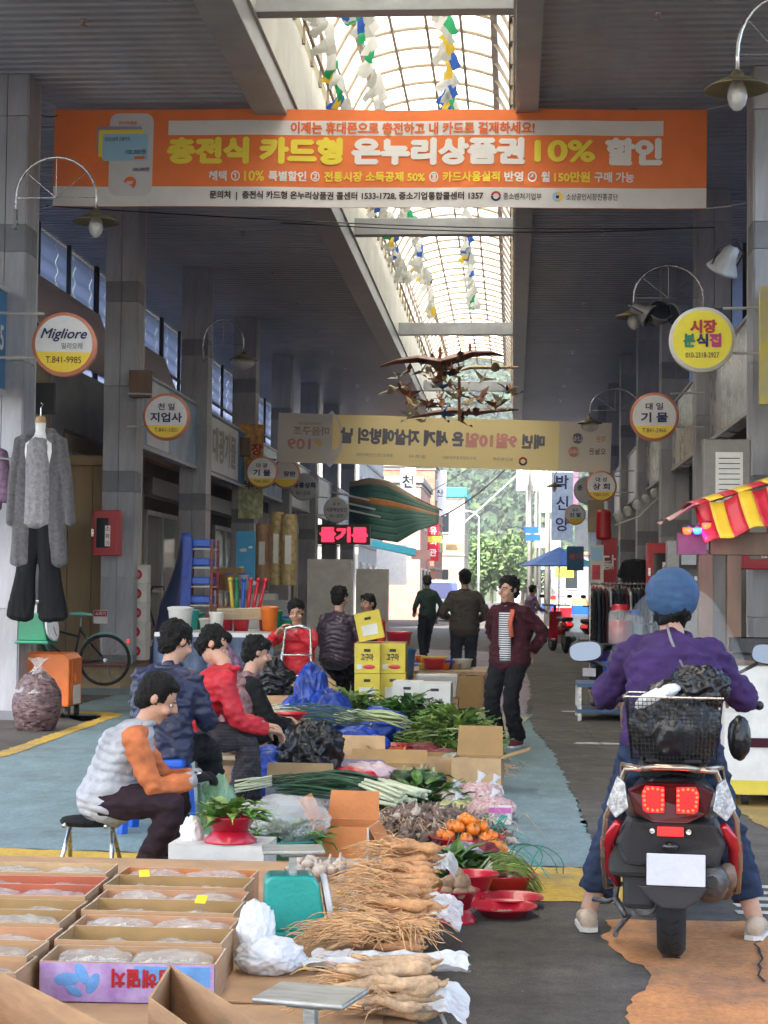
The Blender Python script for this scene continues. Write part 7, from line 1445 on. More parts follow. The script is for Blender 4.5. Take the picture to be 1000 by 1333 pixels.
# rolls of floor covering, tins, sticks, tubs
mat('sky_print', (.03, .3, .6), .4, var=0, col2=(.05, .38, .68), vs=2); mat('roll_tan', (.42, .26, .14), .5, var=.25, vs=12, aniso=(1, 1, .3)); mat('roll_gold', (.5, .38, .17), .4, var=.25, vs=12)
for (px, w_, Yq, z0, h, m_, l) in ((342, .13, 30.3, 1.5, 1.0, 'roll_tan', 'tan roll of floor covering standing right of the cloud printed sheet'), (360, .11, 30.0, 1.45, 1.25, 'roll_gold', 'patterned roll wrapped in film in the row of rolls'), (376, .13, 29.8, 1.45, 1.2, 'roll_gold', 'golden roll with a white label, rightmost in the row')):
    p = at(px, 740, Yq); t = thing('covering_roll', l, 'roll', (p.x, Yq, z0)); b = MB(); b.lathe([(.001, 0), (w_, 0), (w_, h), (w_ * .5, h + .004), (w_ * .5, h - .05), (.001, h - .05)], n=20); b.obj('sheet_roll', m_, t, smooth=False); b = MB(); b.box((0, -w_ - .002, h * .5), (w_ * .8, .01, h * .4)); b.obj('paper_label', 'white', t)
t = thing('cloud_sheet', 'bright blue sheet printed with white clouds beside the rolls', 'sheet', at(320, 728, 29.5)); b = MB(); b.box((0, 0, 0), (.32, .05, .95)); b.obj('panel', 'sky_print', t)
for (x, z, s_) in ((-.04, .15, .05), (.08, .2, .03), (-.06, -.14, .035), (.02, -.42, .09), (.1, -.4, .07)): b = MB(); b.ball((x, -.026, z), (s_ * 1.3, .004, s_ * .6), 12); b.ball((x + s_ * .3, -.027, z + s_ * .3), (s_ * .6, .004, s_ * .5), 12); b.obj('printed_cloud', 'white', t)
goods = [('white_card', 345, 765, 29.5, .75, .4, .55, 'white carton under the rolls'), ('offwhite', 322, 765, 29.0, .7, .45, .5, 'white bucket shaped carton below the cloud sheet'), ('steel_grey', 365, 768, 28.5, .6, .5, .6, 'grey metal box beside the white carton under the rolls'), ('cardboard', 290, 770, 27.0, .6, .35, .5, 'brown carton behind the glass jars'), ('card_tan', 298, 730, 27.5, 1.35, .45, .35, 'wooden shelf box holding jars'), ('offwhite', 430, 750, 36.0, .0, .9, 2.0, 'light grey cabinet below the red LED display'), ('white_card', 485, 760, 44.0, 0, .8, 1.9, 'pale grey board standing at the arcade end'), ('offwhite', 265, 870, 24.5, 0.38, .5, .5, 'white carton with printed bread on the platform')]
for (m_, px, py, Yq, z, w_, h, l) in goods: carton(l, (at(px, py, Yq).x, Yq, z), 0, w_, .4, h, m_, m_, lid=True)
for k in range(3): bin_((at(283 + 18 * k, 750, 27.3).x, 27.15, 1.36), .08, .24, ['beet_red', 'card_light', 'white_card'][k], '%s lidded jar on the wooden shelf box' % ['red', 'tan', 'white'][k], 'blue_plastic' if k else 'red_plastic', 'jar')
t = thing('goods_table', 'long table loaded with kitchenware left of the red jacketed vendor', 'table', (-2.95, 19.0, 0)); b = MB(); b.box((0, 0, .92), (1.2, 3.2, .04)); b.obj('table_top', 'pale_metal', t); b = MB(); b.grid(lambda u, v: (-.6 + 1.2 * u, -1.62 + .03 * math.sin(u * 30), .9 - .75 * v), 40, 3); b.obj('table_skirt', mat('skirt_blue', (.05, .08, .14), .6, var=.3), t, smooth=True)
for sx in (-1, 1):
    for sy in (-1, 1): b = MB(); b.box((sx * .55, sy * 1.5, .45), (.04, .04, .9)); b.obj('leg', 'pale_metal', t)
for k in range(7): b = MB(); p = at(283, 794 + k * 1.8, 18.0); e = at(355, 792 + k * 2.2, 18.4); b.tube([V((0, 0, 0)), e - p], .016, 6); o = b.obj('wooden_stick', 'pale_wood', None, loc=p); tag(o, 'long pale wooden stick, number of a bundle lying on the kitchenware table' if False else 'long pale wooden stick in the bundle on the kitchenware table', 'stick', 'bundle of pale sticks')
rd = random.Random(6)
nm_ = {'red_plastic': 'red', 'beet_red': 'dark red', 'teal_plastic': 'teal', 'blue_plastic': 'blue', 'white_card': 'white', 'orange_paint': 'orange', 'yellow_card': 'yellow', 'green_paint': 'green'}
for i in range(26):
    m_ = rd.choice(list(nm_)); x = -2.95 + rd.uniform(-.5, .5); y = 19 + rd.uniform(-1.4, 1.4); r_ = rd.uniform(.06, .13); bin_((x, y, .943), r_, rd.uniform(.1, .26), m_, 'small %s tub on the kitchenware table' % nm_[m_], None if i % 2 else m_, 'tub')['group'] = 'tubs on the kitchenware table'
for k, (px, m_) in enumerate(((305, 'yellow_card'), (310, 'green_paint'), (316, 'blue_plastic'), (322, 'red_plastic'), (328, 'red_plastic'), (334, 'red_plastic'))):
    p = at(px, 770, 19.6); b = MB(); b.tube([(0, 0, 0), (-.05 + .03 * k, 0, .42)], .02, 8); b.ball((-.05 + .03 * k, 0, .43), (.03, .03, .03), 8); o = b.obj('broom_handle', m_, None, loc=(p.x, 19.6, 1.05), smooth=True); tag(o, '%s plastic handle sticking up behind the kitchenware, place %s from the left' % (nm_[m_], ['first', 'second', 'third', 'fourth', 'fifth', 'last'][k]), 'handle')
for (px, Yq, z, r_, l, m_, sd) in ((345, 17.0, .5, (.2, .15, .12), 'clear bag of red wrapped goods by the red vendor', 'bean_red', 95), (350, 16.9, .3, (.2, .14, .14), 'orange plastic bag below the red wrapped goods', 'orange_paint', 96), (318, 16.6, .3, (.25, .2, .25), 'slate blue plastic bundle behind the floral vest', 'skirt_blue', 97), (293, 15.5, .2, (.16, .12, .4), 'striped lilac cloth bundle behind the red coat', 'knit_purple', 98)): bagblob((at(px, 800, Yq).x, Yq, z), r_, l, m_, sd)
carton('carton under the coloured bags', (at(335, 850, 17).x, 16.9, 0), 0, .8, .5, .48, lid=True)
# hand cart before the red vendor
t = thing('hand_cart', 'folding aluminium hand cart held by the red jacketed vendor', 'hand cart', (at(385, 850, 16.9).x, 16.9, 0)); b = MB()
for s in (-1, 1): b.tube([(s * .14, .0, .1), (s * .15, .05, .6), (s * .12, .12, 1.0)], .014, 8); b.tube([(s * .14, 0, .3), (s * .14, -.22, .12)], .01, 6)
for z in (.35, .55, .75): b.tube([(-.15, .03, z), (.15, .03, z)], .009, 6)
b.tube([(-.12, .12, 1.0), (0, .14, 1.03), (.12, .12, 1.0)], .016, 8); b.obj('frame', 'chrome', t, smooth=True)
for s in (-1, 1): b = MB(); b.cyl((s * .17, 0, .09), (s * .2, 0, .09), .09, n=20); b.obj('wheel', 'tyre', t)
# red LED display
mat('led_off', (.015, .005, .006), .4, var=0, bump=0); mat('led_on', (1, .02, .06), .4, var=0, bump=0, emit=.45)
t = thing('led_display', 'black LED display with glowing pink red letters under the mill sign', 'display', at(448, 696, 33.5)); b = MB(); b.box((0, 0, 0), (1.0, .12, .38)); b.obj('case', 'led_off', t, bevel=.01); txt('들기름', .29, 'led_on', (0, -.066, 0), t, 'cam', .05, .92)
# poster on a left pillar
t = thing('orange_poster', 'tall orange and green illustrated poster on the left near the brown speaker box', 'poster', at(327, 608, 34.3)); t.scale = (1.16, 1, 1.16); b = MB(); b.box((0, 0, .35), (.42, .02, .75)); b.obj('upper_print', mat('poster_orange', (.7, .36, .08), .6, var=.4, vs=9), t); b = MB(); b.box((0, 0, -.45), (.42, .02, .84)); b.obj('lower_print', mat('poster_green', (.5, .55, .3), .6, var=.3, vs=8), t); txt('시장', .2, 'red_paint', (0, -.014, .3), t, 'cam', .03); txt('식사', .15, 'dark_ink', (0, -.014, -.3), t, 'cam', .03)
# ------------------------------------------------ right side stalls
mat('stripe_red', (.5, .01, .03), .45, var=.06, bump=.2, bs=9); mat('stripe_yellow', (.75, .48, .03), .45, var=.06, bump=.2, bs=9)
Yc = 12.6; a0 = at(872, 668, Yc); a1 = at(905, 658, Yc); a2 = at(1035, 618, Yc)
aw = thing('striped_awning', 'red and yellow striped stall awning at the right edge with coloured lamps under it', 'awning', a1)
n = 7; dv = (a2 - a1) / n
for k in range(n):
    b = MB(); b.grid(lambda u, v: tuple(dv * (k + u) + V((.03 * v * 1.2, -.35 * v + .0, -.02 - .26 * v + .015 * math.sin((k + u) * 2.4) - .02 * math.sin(v * 3.1)))), 4, 5); b.obj('stripe', ['stripe_yellow', 'stripe_red'][(k + 1) % 2], aw, smooth=True, solid=.006)
    b = MB(); b.grid(lambda u, v: tuple(dv * (k + u) + V((0, 1.2 * v, .0 + .05 * math.sin(v * 3)))), 3, 4); b.obj('top_stripe', ['stripe_yellow', 'stripe_red'][(k + 1) % 2], aw, smooth=True, solid=.006)
b = MB(); e = a0 - a1; b.grid(lambda u, v: tuple(e * u + V((0, 1.1 * v - .3 * (1 - v) * (1 - u), .015 * math.sin(v * 9 + u * 5) - .04 * u))), 6, 8); b.obj('folded_corner', mat('stripe_pale', (.6, .3, .27), .4, bump=.4, bs=12), aw, smooth=True, solid=.006)
st = thing('food_stall', 'timber framed food stall with brown posts and beam at the right edge', 'stall', (a1.x, Yc, 0)); b = MB(); bm_ = at(952, 708, Yc) - V((a1.x, Yc, 0)); b.box((bm_.x + .35, 0, bm_.z), (1.0, .12, .16)); b.obj('beam', 'wood', st, bevel=.006)
for px in (918, 955): q = at(px, 780, Yc) - V((a1.x, Yc, 0)); b = MB(); b.box((q.x, .0, 1.66 / 2), (.1, .1, 1.66)); b.obj('post', 'wood', st, bevel=.006)
b = MB(); b.box((at(900, 706, Yc).x - a1.x, -.01, 1.73), (.2, .1, .15)); b.obj('fabric_end', mat('lilac_pink', (.16, .05, .1), .6), st)
mat('lamp_red', (1, .04, .01), .3, var=0, bump=0, emit=1.6); mat('lamp_blue', (.02, .12, 1), .3, var=0, bump=0, emit=1.0)
for (px, py, m_, l) in ((895, 690, 'lamp_red', 'left red'), (908, 690, 'lamp_blue', 'blue'), (920, 684, 'lamp_red', 'right red')):
    t = thing('signal_lamp', 'glowing %s lamp under the striped awning' % l, 'lamp', at(px, py, Yc - .2)); b = MB(); b.lathe([(.001, -.03), (.02, -.027), (.03, -.01), (.032, .015), (.001, .015)], n=16); b.obj('lens', m_, t, smooth=True); b = MB(); b.lathe([(.034, .015), (.034, .03), (.001, .035)], n=16); b.obj('cap', 'black', t)
for (px, py, c, e) in ((907, 690, (1, .1, .05), .22), (908, 690, (.08, .15, 1), .3)): ld = bpy.data.lights.new('stall_lamp_light', 'POINT'); ld.energy = e; ld.color = c; ld.shadow_soft_size = .03; lo = bpy.data.objects.new('stall_lamp_light', ld); col.objects.link(lo); lo.location = at(px, py, Yc - .3)
t = thing('food_cart', 'white food cart with a yellow skirt band and maroon logo at the right edge', 'food cart', (at(985, 1000, 11.6).x + .35, 12.2, 0)); b = MB(); b.box((0, 0, .5), (1.1, 1.1, .84)); b.obj('cabinet', 'offwhite', t, bevel=.01); b = MB(); b.box((0, -.001, .13), (1.11, 1.112, .09)); b.obj('yellow_band', 'yellow_card', t); b = MB(); b.box((0, 0, .935), (1.14, 1.14, .03)); b.obj('counter', 'wood', t, bevel=.004)
b = MB(); b.lathe([(.001, 1.0), (.2, 1.0), (.22, .98), (.22, .95), (.001, .95)], (-.25, -.3, 0), 28); b.lathe([(.21, 1.09), (.24, 1.09), (.24, 1.0), (.21, 1.0)], (-.25, -.3, 0), 28); b.obj('burner', 'black', t, smooth=False); b = MB(); b.box((-.2, -.562, .42), (.55, .004, .06)); b.obj('logo_roof', 'cloth_maroon', t, bevel=.0)
for sx in (-1, 1):
    for sy in (-1, 1): b = MB(); b.cyl((sx * .4 - .02, sy * .4, .05), (sx * .4 + .02, sy * .4, .05), .05, n=14); b.obj('castor', 'black', t)
t = thing('power_panel', 'grey metal panel with a black meter window on the right side', 'panel', at(898, 745, 17.0)); b = MB(); b.box((0, 0, -.2), (.44, .2, 1.0)); b.obj('case', 'shutter', t, bevel=.01); b = MB(); b.box((.03, -.105, .05), (.28, .02, .33)); m_ = b.obj('meter_window', 'dark_glass', t); b = MB(); b.box((-.02, -.118, .12), (.14, .004, .1)); b.obj('dial', 'steel_grey', m_)
for k in range(6): b = MB(); b.box((-.08 + k * .042, -.118, -.06), (.028, .004, .04)); b.obj('key', 'pale_metal', m_)
t = thing('notice_board', 'grey cabinet with a white printed notice above the striped awning', 'notice board', at(945, 630, 17.2)); b = MB(); b.box((0, 0, 0), (.45, .2, .85)); b.obj('case', 'shutter', t, bevel=.01); b = MB(); b.box((.02, -.104, 0), (.26, .006, .6)); n_ = b.obj('notice_sheet', 'white', t)
for k in range(9): b = MB(); b.box((.02, -.109, .24 - k * .05), (.2, .003, .008)); b.obj('printed_line', 'ink', n_)
b = MB(); b.box((.02, -.109, -.22), (.15, .003, .05)); b.obj('yellow_block', 'yellow_card', n_)
t = thing('yellow_signboard', 'yellow and grey shop signboard at the right frame edge', 'signboard', at(996, 450, 16.5)); b = MB(); b.box((.25, 0, 0), (.6, .1, 1.1)); b.obj('board', mat('board_mixed', (.4, .38, .25), .5, var=.3, vs=3, col2=(.6, .5, .08)), t)
# clothes rack, jars, tubs on the right
t = thing('clothes_rack', 'black rail packed with dark clothes on hangers at the right', 'clothes rack', (at(812, 870, 24).x, 24, 0)); b = MB(); b.tube([(-.45, 0, 1.5), (.45, 0, 1.5)], .015, 8)
for s in (-1, 1): b.tube([(s * .45, 0, 1.5), (s * .45, 0, .02)], .015, 8); b.tube([(s * .45, -.25, .02), (s * .45, .25, .02)], .015, 8)
b.obj('rail_frame', 'chrome', t)
for k in range(16):
    b = MB(); x = -.4 + k * .053; b.grid(lambda u, v: (x + .012 * math.sin(u * 9 + v * 3), -.22 + .44 * u * (1 - .25 * (1 - v) * 0), 1.44 - (1.0 if k < 9 else .85) * v - .08 * abs(2 * u - 1) * (1 - v)), 6, 6); b.obj('garment', ['cloth_black', 'cloth_dark_navy', 'cloth_black', 'cloth_maroon', 'steel_grey'][k % 5], t, smooth=True, solid=.03); b = MB(); b.tube([(x, 0, 1.43), (x, 0, 1.5), (x + .01, .02, 1.53)], .004, 5); b.obj('hanger', 'pale_wood', t)
p = at(828, 742, 24.2); o = cloth_shape('hanging_blouse', [([(0, 0, .2), (0, 0, -.35)], [.2, .22], [.08, .08], X_, 14), ([(-.17, 0, .15), (-.25, 0, -.15)], [.06, .05], [.06, .05], X_, 10)], 'cloth_black', 'black garment hanging above the packed clothes rail', p); o.scale = (.85, .85, .6)
def jar(px, py, Yq, m_, lm, l, r=.09, h=.3):
    p = at(px, py, Yq); t = thing('plastic_jar', l, 'jar', p); b = MB(); b.lathe([(.001, 0), (r, 0), (r * 1.05, h * .1), (r * 1.05, h * .75), (r * .7, h * .88), (r * .7, h * .9)], n=22); b.obj('jar_wall', 'clear_film', t, smooth=True); b = MB(); b.lathe([(.001, .01), (r * .9, .01), (r * .92, h * .6), (.001, h * .62)], n=18); b.obj('contents', m_, t, smooth=True); b = MB(); b.lathe([(r * .74, h * .86), (r * .76, h), (.001, h + .01)], n=20); b.obj('lid', lm, t, smooth=True); return t
bx_ = thing('sales_shelf', 'low shelf with tubs beside the far scooters on the right', 'shelf', (at(805, 880, 19.5).x, 19.6, 0)); b = MB(); b.box((0, 0, .38), (.9, .8, .04)); b.box((0, 0, .1), (.9, .8, .04)); b.obj('shelf_board', 'blue_grey_bin', bx_)
for sx in (-1, 1):
    for sy in (-1, 1): b = MB(); b.box((sx * .43, sy * .37, .2), (.04, .04, .4)); b.obj('leg', 'chrome', bx_)
jar(808, 838, 19.3, 'beet_red', 'red_plastic', 'clear plastic jar with red lid beside the windshield', .13, .42); jar(826, 838, 19.5, 'sky_card', 'blue_plastic', 'clear plastic jar with a blue lid right of the red lidded one', .1, .36)
for (px, Yq, m_, l) in ((800, 19.2, 'blue_plastic', 'blue bucket in front of the red lidded jar'), (782, 20.5, 'yellow_card', 'yellow tub by the far scooters'), (792, 20.0, 'red_plastic', 'red tub between the yellow and blue ones')): bin_((at(px, 870, Yq).x, Yq, .02 if px < 795 else .402), .13, .24, m_, l)
for k, (px, Yq, z) in enumerate(((838, 18.4, .0), (845, 18.4, .3), (850, 18.6, .58))): carton('%s goods carton seen through the scooter windshield' % ['lower brown', 'middle red', 'upper white'][k], (at(px, 850, Yq).x, Yq, z), 0, .45, .35, .27, ['cardboard', 'red_paint', 'white_card'][k], 'cardboard', lid=True)
# parked purple scooter and dark scooters far down
def moped(p, rz, body, lab, s=1):
    t = thing('parked_scooter', lab, 'scooter', p, rz); t.scale = (s, s, s); wheel(0, t); wheel(1.2, t); b = MB(); etube(b, [(0, -.25, .58), (0, 0, .58), (0, .35, .5)], [.1, .14, .12], [.07, .12, .12], X_, 14); b.obj('tail_body', body, t, smooth=True)
    b = MB(); b.box((0, .15, .7), (.24, .6, .08)); b.obj('seat', 'black', t, bevel=.03); b = MB(); b.poly([(-.17, .85, .27), (.17, .85, .27), (.13, .95, .85), (-.13, .95, .85)], (0, .07, 0)); b.box((0, .6, .26), (.3, .5, .06)); b.obj('leg_shield', body, t, bevel=.02); b = MB(); b.tube([(-.3, .9, .98), (0, 1.0, .98), (.3, .9, .98)], .015, 8); b.tube([(0, 1.2, .25), (0, 1.0, .98)], .028, 8); b.obj('handlebar', 'black', t)
    b = MB(); b.box((0, -.3, .6), (.12, .02, .06)); b.obj('tail_light', 'reflector_red', t); b = MB(); b.box((0, -.3, .4), (.18, .008, .1)); b.obj('number_plate', 'plate_white', t); b = MB(); b.box((-.08, .0, .28), (.14, .3, .16)); b.tube([(.12, -.2, .3), (.12, .1, .25)], .05, 10); b.obj('engine', 'engine', t); b = MB()
    for q in (-1, 1): b.tube([(q * .2, .94, .99), (q * .26, .94, 1.14)], .007, 6); b.ball((q * .3, .94, 1.17), (.06, .015, .04), 10)
    b.obj('mirror', 'black', t, smooth=True); return t
moped((at(738, 838, 40).x, 40.5, 0), R(12), 'scooter_red', 'dark red scooter parked far down the right side', 1.1); moped((at(762, 838, 38).x + .05, 38.0, 0), R(-15), 'scooter_black', 'black scooter parked next to the dark red one', 1.1)
moped((at(793, 880, 23).x - .15, 22.2, 0), R(-30), mat('scooter_violet', (.06, .03, .25), .35), 'violet scooter half hidden behind the left mirror of the rider')
# vertical banners and boards on the right
def board(px, py, Yq, w_, h, m_, lab, lines=(), cat='signboard', name='vertical_sign', th=.06, rot='cam', vert=None, vs_=.2, vm='ink', rz=0):
    t = thing(name, lab, cat, at(px, py, Yq), rz); b = MB(); b.box((0, 0, 0), (w_, th, h)); b.obj('panel', m_, t)
    for (s_, x, z, hh, ww, mm) in lines: txt(s_, hh, mm, (x, -th / 2 - .005, z), t, 'cam', .03, ww)
    if vert:
        n = len(vert)
        for k, ch in enumerate(vert): txt(ch, vs_, vm, (0, -th / 2 - .005, h * (.5 - (k + .5) / n) * .85), t, 'cam', .02)
    return t
mb_ = board(777, 757, 30, .36, 2.0, 'offwhite', 'tall white menu banner with red pictures on the right', cat='banner')
mb_.scale = (.62, 1, .62)
for (x, z, w_, h, m_) in ((0, .75, .32, .35, 'sky_card'), (-.02, .25, .22, .4, 'beet_red'), (0, -.6, .3, .3, 'red_brown_goods'), (0, -.85, .3, .12, 'teal_plastic')): b = MB(); b.box((x, -.034, z), (w_, .006, h)); b.obj('printed_picture', m_, mb_)
for k in range(3):
    b = MB(); b.ball((-.09 + .09 * k, -.036, -.2 - .02 * k), (.05, .004, .1), 12); b.obj('printed_picture', 'red_plastic', mb_)
board(793, 732, 31, .27, .85, 'red_paint', 'red vertical sign with white letters behind the menu banner', cat='banner', vert='닭', vs_=.26, vm='white')
board(776, 672, 33, .3, .6, 'wall_beige', 'cream box sign behind the round store sign'); o = cloth_shape('lantern_sign', [([(0, 0, .35), (0, 0, -.4)], [.13, .14], [.1, .1], X_, 14)], 'red_paint', 'dark red lantern shaped sign hanging on the right', at(786, 682, 31), .03, .0, 'lantern'); o.scale = (1, 1, .62)
board(749, 727, 44, .42, .6, mat('blue_board', (.02, .1, .22), .5), 'small blue board with a red and white round emblem', [('분식', 0, .05, .14, .3, 'red_plastic')], cat='sign')
t = thing('hanging_bulbs', 'row of white lamp globes hanging under the silver fascia on the right', 'lamps', at(832, 665, 30)); b = MB(); b.tube([(-.4, 0, -.25), (0, 0, -.1), (.45, 0, .35)], .02, 6); b.obj('cord', 'pale_metal', t)
for k in range(5): b = MB(); b.ball((-.34 + k * .15, 0, -.1 + k * .1), (.08, .08, .09), 12); b.obj('lamp_globe', 'lamp_glass', t, smooth=True)
# ------------------------------------------------ beyond the arcade
mat('render_white', (.36, .36, .35), .7, var=.08, vs=1); mat('brick_red', (.33, .15, .1), .8, var=.2, vs=5); mat('pink_wall', (.45, .25, .2), .75, var=.1, vs=2); mat('cream_wall', (.36, .31, .24), .8, var=.1, vs=1); mat('teal_roof', (.03, .42, .45), .5); mat('concrete', (.28, .27, .25), .8, var=.15, vs=1)
def building(x0, x1, y0, y1, h, m_, lab, floors=2, cols=3, roof='concrete', face=1, par=.3):
    t = thing('street_building', lab, 'building', ((x0 + x1) / 2, (y0 + y1) / 2, 0)); W_, D_ = x1 - x0, y1 - y0; b = MB(); b.box((0, 0, h / 2), (W_, D_, h)); b.obj('wall', m_, t); b = MB(); b.box((0, 0, h + par / 2), (W_ + .3, D_ + .3, par)); b.obj('roof', roof, t, bevel=.03)
    for fl in range(floors):
        z = h * (fl + .55) / floors
        for c in range(cols):
            y = -D_ / 2 + D_ * (c + .5) / cols; b = MB(); b.box((face * (W_ / 2 + .02), y, z), (.1, D_ / cols * .55, h / floors * .42)); f = b.obj('window', 'pale_metal', t); b = MB(); b.box((face * (W_ / 2 + .075), y, z), (.02, D_ / cols * .48, h / floors * .36)); b.obj('pane', 'dark_glass', f)
        for c in range(max(2, cols - 1)):
            x = -W_ / 2 + W_ * (c + .5) / max(2, cols - 1); b = MB(); b.box((x, -D_ / 2 - .02, z), (min(1.1, W_ * .3), .1, h / floors * .4)); f = b.obj('window', 'pale_metal', t); b = MB(); b.box((x, -D_ / 2 - .075, z), (min(1, W_ * .26), .02, h / floors * .34)); b.obj('pane', 'dark_glass', f)
        b = MB(); b.box((0, 0, h * (fl + 1) / floors - .1), (W_ + .1, D_ + .1, .12)); b.obj('string_course', 'concrete', t)
    return t
building(-14, -5.6, 64, 76, 9.5, 'render_white', 'white rendered building at the left just beyond the arcade', 3, 4)
building(-13, -4.4, 84, 94, 6.5, 'pink_wall', 'salmon pink building on the left behind the green awning', 2, 3); building(-12, -4.3, 97, 108, 8.2, 'brick_red', 'brick building with a pale cornice on the left of the street', 3, 3)
building(-10, -3.5, 128, 140, 8.2, 'cream_wall', 'cream building with a teal roof edge in the middle left distance', 2, 3, 'teal_roof', par=.7); building(-16, -5.0, 112, 124, 7.0, 'concrete', 'grey concrete house before the cream building', 2, 3)
building(4.3, 12, 64, 78, 8.5, 'render_white', 'white building on the right beyond the arcade', 3, 4, face=-1); building(4.6, 12, 82, 96, 7.2, 'cream_wall', 'cream building behind the right white one', 2, 3, face=-1); building(5.2, 12, 100, 120, 9, 'concrete', 'grey building further along the right side', 3, 4, face=-1); building(3.6, 9, 150, 165, 4.5, 'render_white', 'small white house far down the right side', 1, 2, 'brick_red', face=-1)
building(-2.0, 4.0, 230, 240, 4.5, 'render_white', 'distant low house with an orange roof under the hill', 1, 3, 'orange_paint')
board(531, 640, 70, .62, 1.9, 'white', 'white vertical sign with black letters beyond the green awning', vert='천도', vs_=.5); board(573, 642, 100, .7, 2.6, 'white', 'white vertical banner with small script in the left distance', vert='산', vs_=.4, vm='navy_ink'); board(564, 705, 78, .5, 1.7, 'red_plastic', 'red vertical sign with white letters on the left side of the street', vert='유회관', vs_=.33, vm='white')
board(732, 655, 62, .75, 2.6, mat('pale_blue_board', (.5, .58, .7), .5), 'pale blue vertical sign with dark brush letters on the right', vert='박신양', vs_=.5, vm='navy_ink'); board(548, 722, 74, .8, .4, 'pink_wall', 'pink shop signboard under the white vertical sign'); board(566, 702, 76, .6, .25, 'yellow_card', 'small yellow canopy board left of the red sign')
# green and orange awning at the arcade end
ga, gb_, gc, ge = at(455, 632, 50), at(505, 622, 52), at(573, 662, 50), at(573, 682, 49)
t = thing('green_awning', 'large green awning with orange stripes reaching over the aisle at the arcade end', 'awning', ga); mat('awning_green', (.02, .1, .075), .7, var=.15); mat('awning_orange', (.4, .15, .03), .7, var=.15); mat('awning_tan', (.28, .2, .12), .7)
top = [at(455, 628, 49) - ga, at(480, 622, 49) - ga, at(503, 626, 49) - ga, at(535, 645, 48.5) - ga, at(572, 663, 48.5) - ga]; low = [at(455, 686, 49) - ga, at(480, 700, 47) - ga, at(518, 706, 47) - ga, at(545, 690, 47) - ga, at(571, 682, 47.5) - ga]
cols_ = ['awning_tan', 'awning_green', 'awning_green', 'awning_orange'] + ['awning_green'] * 5
def lp(L, u): u *= len(L) - 1; i = min(int(u), len(L) - 2); return L[i].lerp(L[i + 1], u - i)
for k, mm in enumerate(cols_): b = MB(); b.grid(lambda u, v: tuple(lp(top, u).lerp(lp(low, u), (k + v) / 9) + V((0, .05 * math.sin(u * 9), .0))), 20, 3); b.obj('stripe', mm, t, smooth=True, solid=.02)
b = MB(); b.grid(lambda u, v: tuple(lp(top, u) + V((0, 2 * v, .06 * math.sin(v * 2)))), 10, 6); b.obj('top_cloth', 'awning_tan', t, smooth=True, solid=.02)
b = MB()
for p_ in ((430, 640), (438, 652), (445, 662)): q = at(*p_, 48) - ga; b.tube([q, q + V((1.1, -.5, -.25))], .03, 6)
b.obj('frame_arm', 'white', t)
t = thing('teal_awning', 'small turquoise awning below the green one', 'awning', at(485, 703, 60)); b = MB(); b.grid(lambda u, v: (1.5 * u, -.5 * v, -.3 * u - .25 * v), 6, 3); b.obj('cloth', 'teal_roof', t, solid=.03)
# parasol, car, poles, wires
t = thing('parasol', 'blue and rainbow parasol over a stall on the right in the distance', 'parasol', (at(728, 760, 56).x, 56, 0)); b = MB(); H_ = at(728, 712, 56).z; b.tube([(0, 0, 0), (0, 0, H_)], .03, 8); b.obj('pole', 'chrome', t)
for k in range(8):
    b = MB(); A1, A2 = R(k * 45), R(k * 45 + 45); b.add([(0, 0, H_), (1.25 * math.cos(A1), 1.25 * math.sin(A1), H_ - .6), (1.25 * math.cos(A2), 1.25 * math.sin(A2), H_ - .6)], [(0, 1, 2)]); b.obj('canopy_panel', [mat('parasol_blue', (.08, .18, .5), .6), 'parasol_blue', 'yellow_card', 'red_plastic', 'parasol_blue', 'parasol_blue', 'parasol_blue', 'green_paint'][k], t, solid=.01)
t = thing('parked_van', 'white van facing the camera on the left of the far street', 'van', (at(577, 770, 80).x, 82, 0)); b = MB(); b.poly([(-.85, -2, .3), (-.85, -2.1, 1.0), (-.85, -1.5, 1.85), (-.85, 2, 1.9), (-.85, 2, .3)], (1.7, 0, 0)); b.obj('body', 'white', t, bevel=.06); b = MB(); b.poly([(-.7, -2.1, 1.06), (.7, -2.1, 1.06), (.62, -1.6, 1.75), (-.62, -1.6, 1.75)], (0, .02, .01)); b.obj('windscreen', mat('glass_blue', (.03, .05, .2), .1, var=0, bump=0), t)
for s in (-1, 1): b = MB(); b.box((s * .65, -2.08, .75), (.25, .05, .16)); b.obj('headlight', 'clear_lens', t)
for s in (-1, 1):
    for y in (-1.3, 1.3): b = MB(); b.cyl((s * .75, y, .32), (s * .9, y, .32), .32, n=20); b.obj('wheel', 'tyre', t)
def pole(px, Yq, h, lab, arms=2, transformer=False):
    x = at(px, 700, Yq).x; t = thing('utility_pole', lab, 'utility pole', (x, Yq, 0)); b = MB(); b.tube([(0, 0, 0), (0, 0, h)], [.13, .08], 12); b.obj('shaft', 'concrete', t, smooth=True)
    for k in range(arms): b = MB(); b.box((0, 0, h - .6 - k * .9), (1.9, .1, .1)); [b.lathe([(.05, 0), (.06, .1), (.03, .16), (.001, .17)], (dx, 0, h - .55 - k * .9), 10) for dx in (-.85, -.4, .4, .85)]; b.obj('cross_arm', 'pale_metal', t)
    if transformer: b = MB(); [b.tube([(dx, -.25, h - 3.4), (dx, -.25, h - 2.4)], .28, 12) for dx in (-.4, .4)]; b.obj('transformer', 'pale_metal', t)
    return V((x, Yq, h))
pp_ = [pole(690, 85, 9.6, 'nearest grey utility pole on the right in the distance', 2, True), pole(698, 112, 11.5, 'second utility pole on the right', 3, True), pole(703, 140, 13.5, 'third utility pole on the right', 3), pole(713, 72, 8.2, 'slim pole beside the pale blue vertical sign', 1), pole(686, 170, 15, 'farthest utility pole before the hill', 2)]
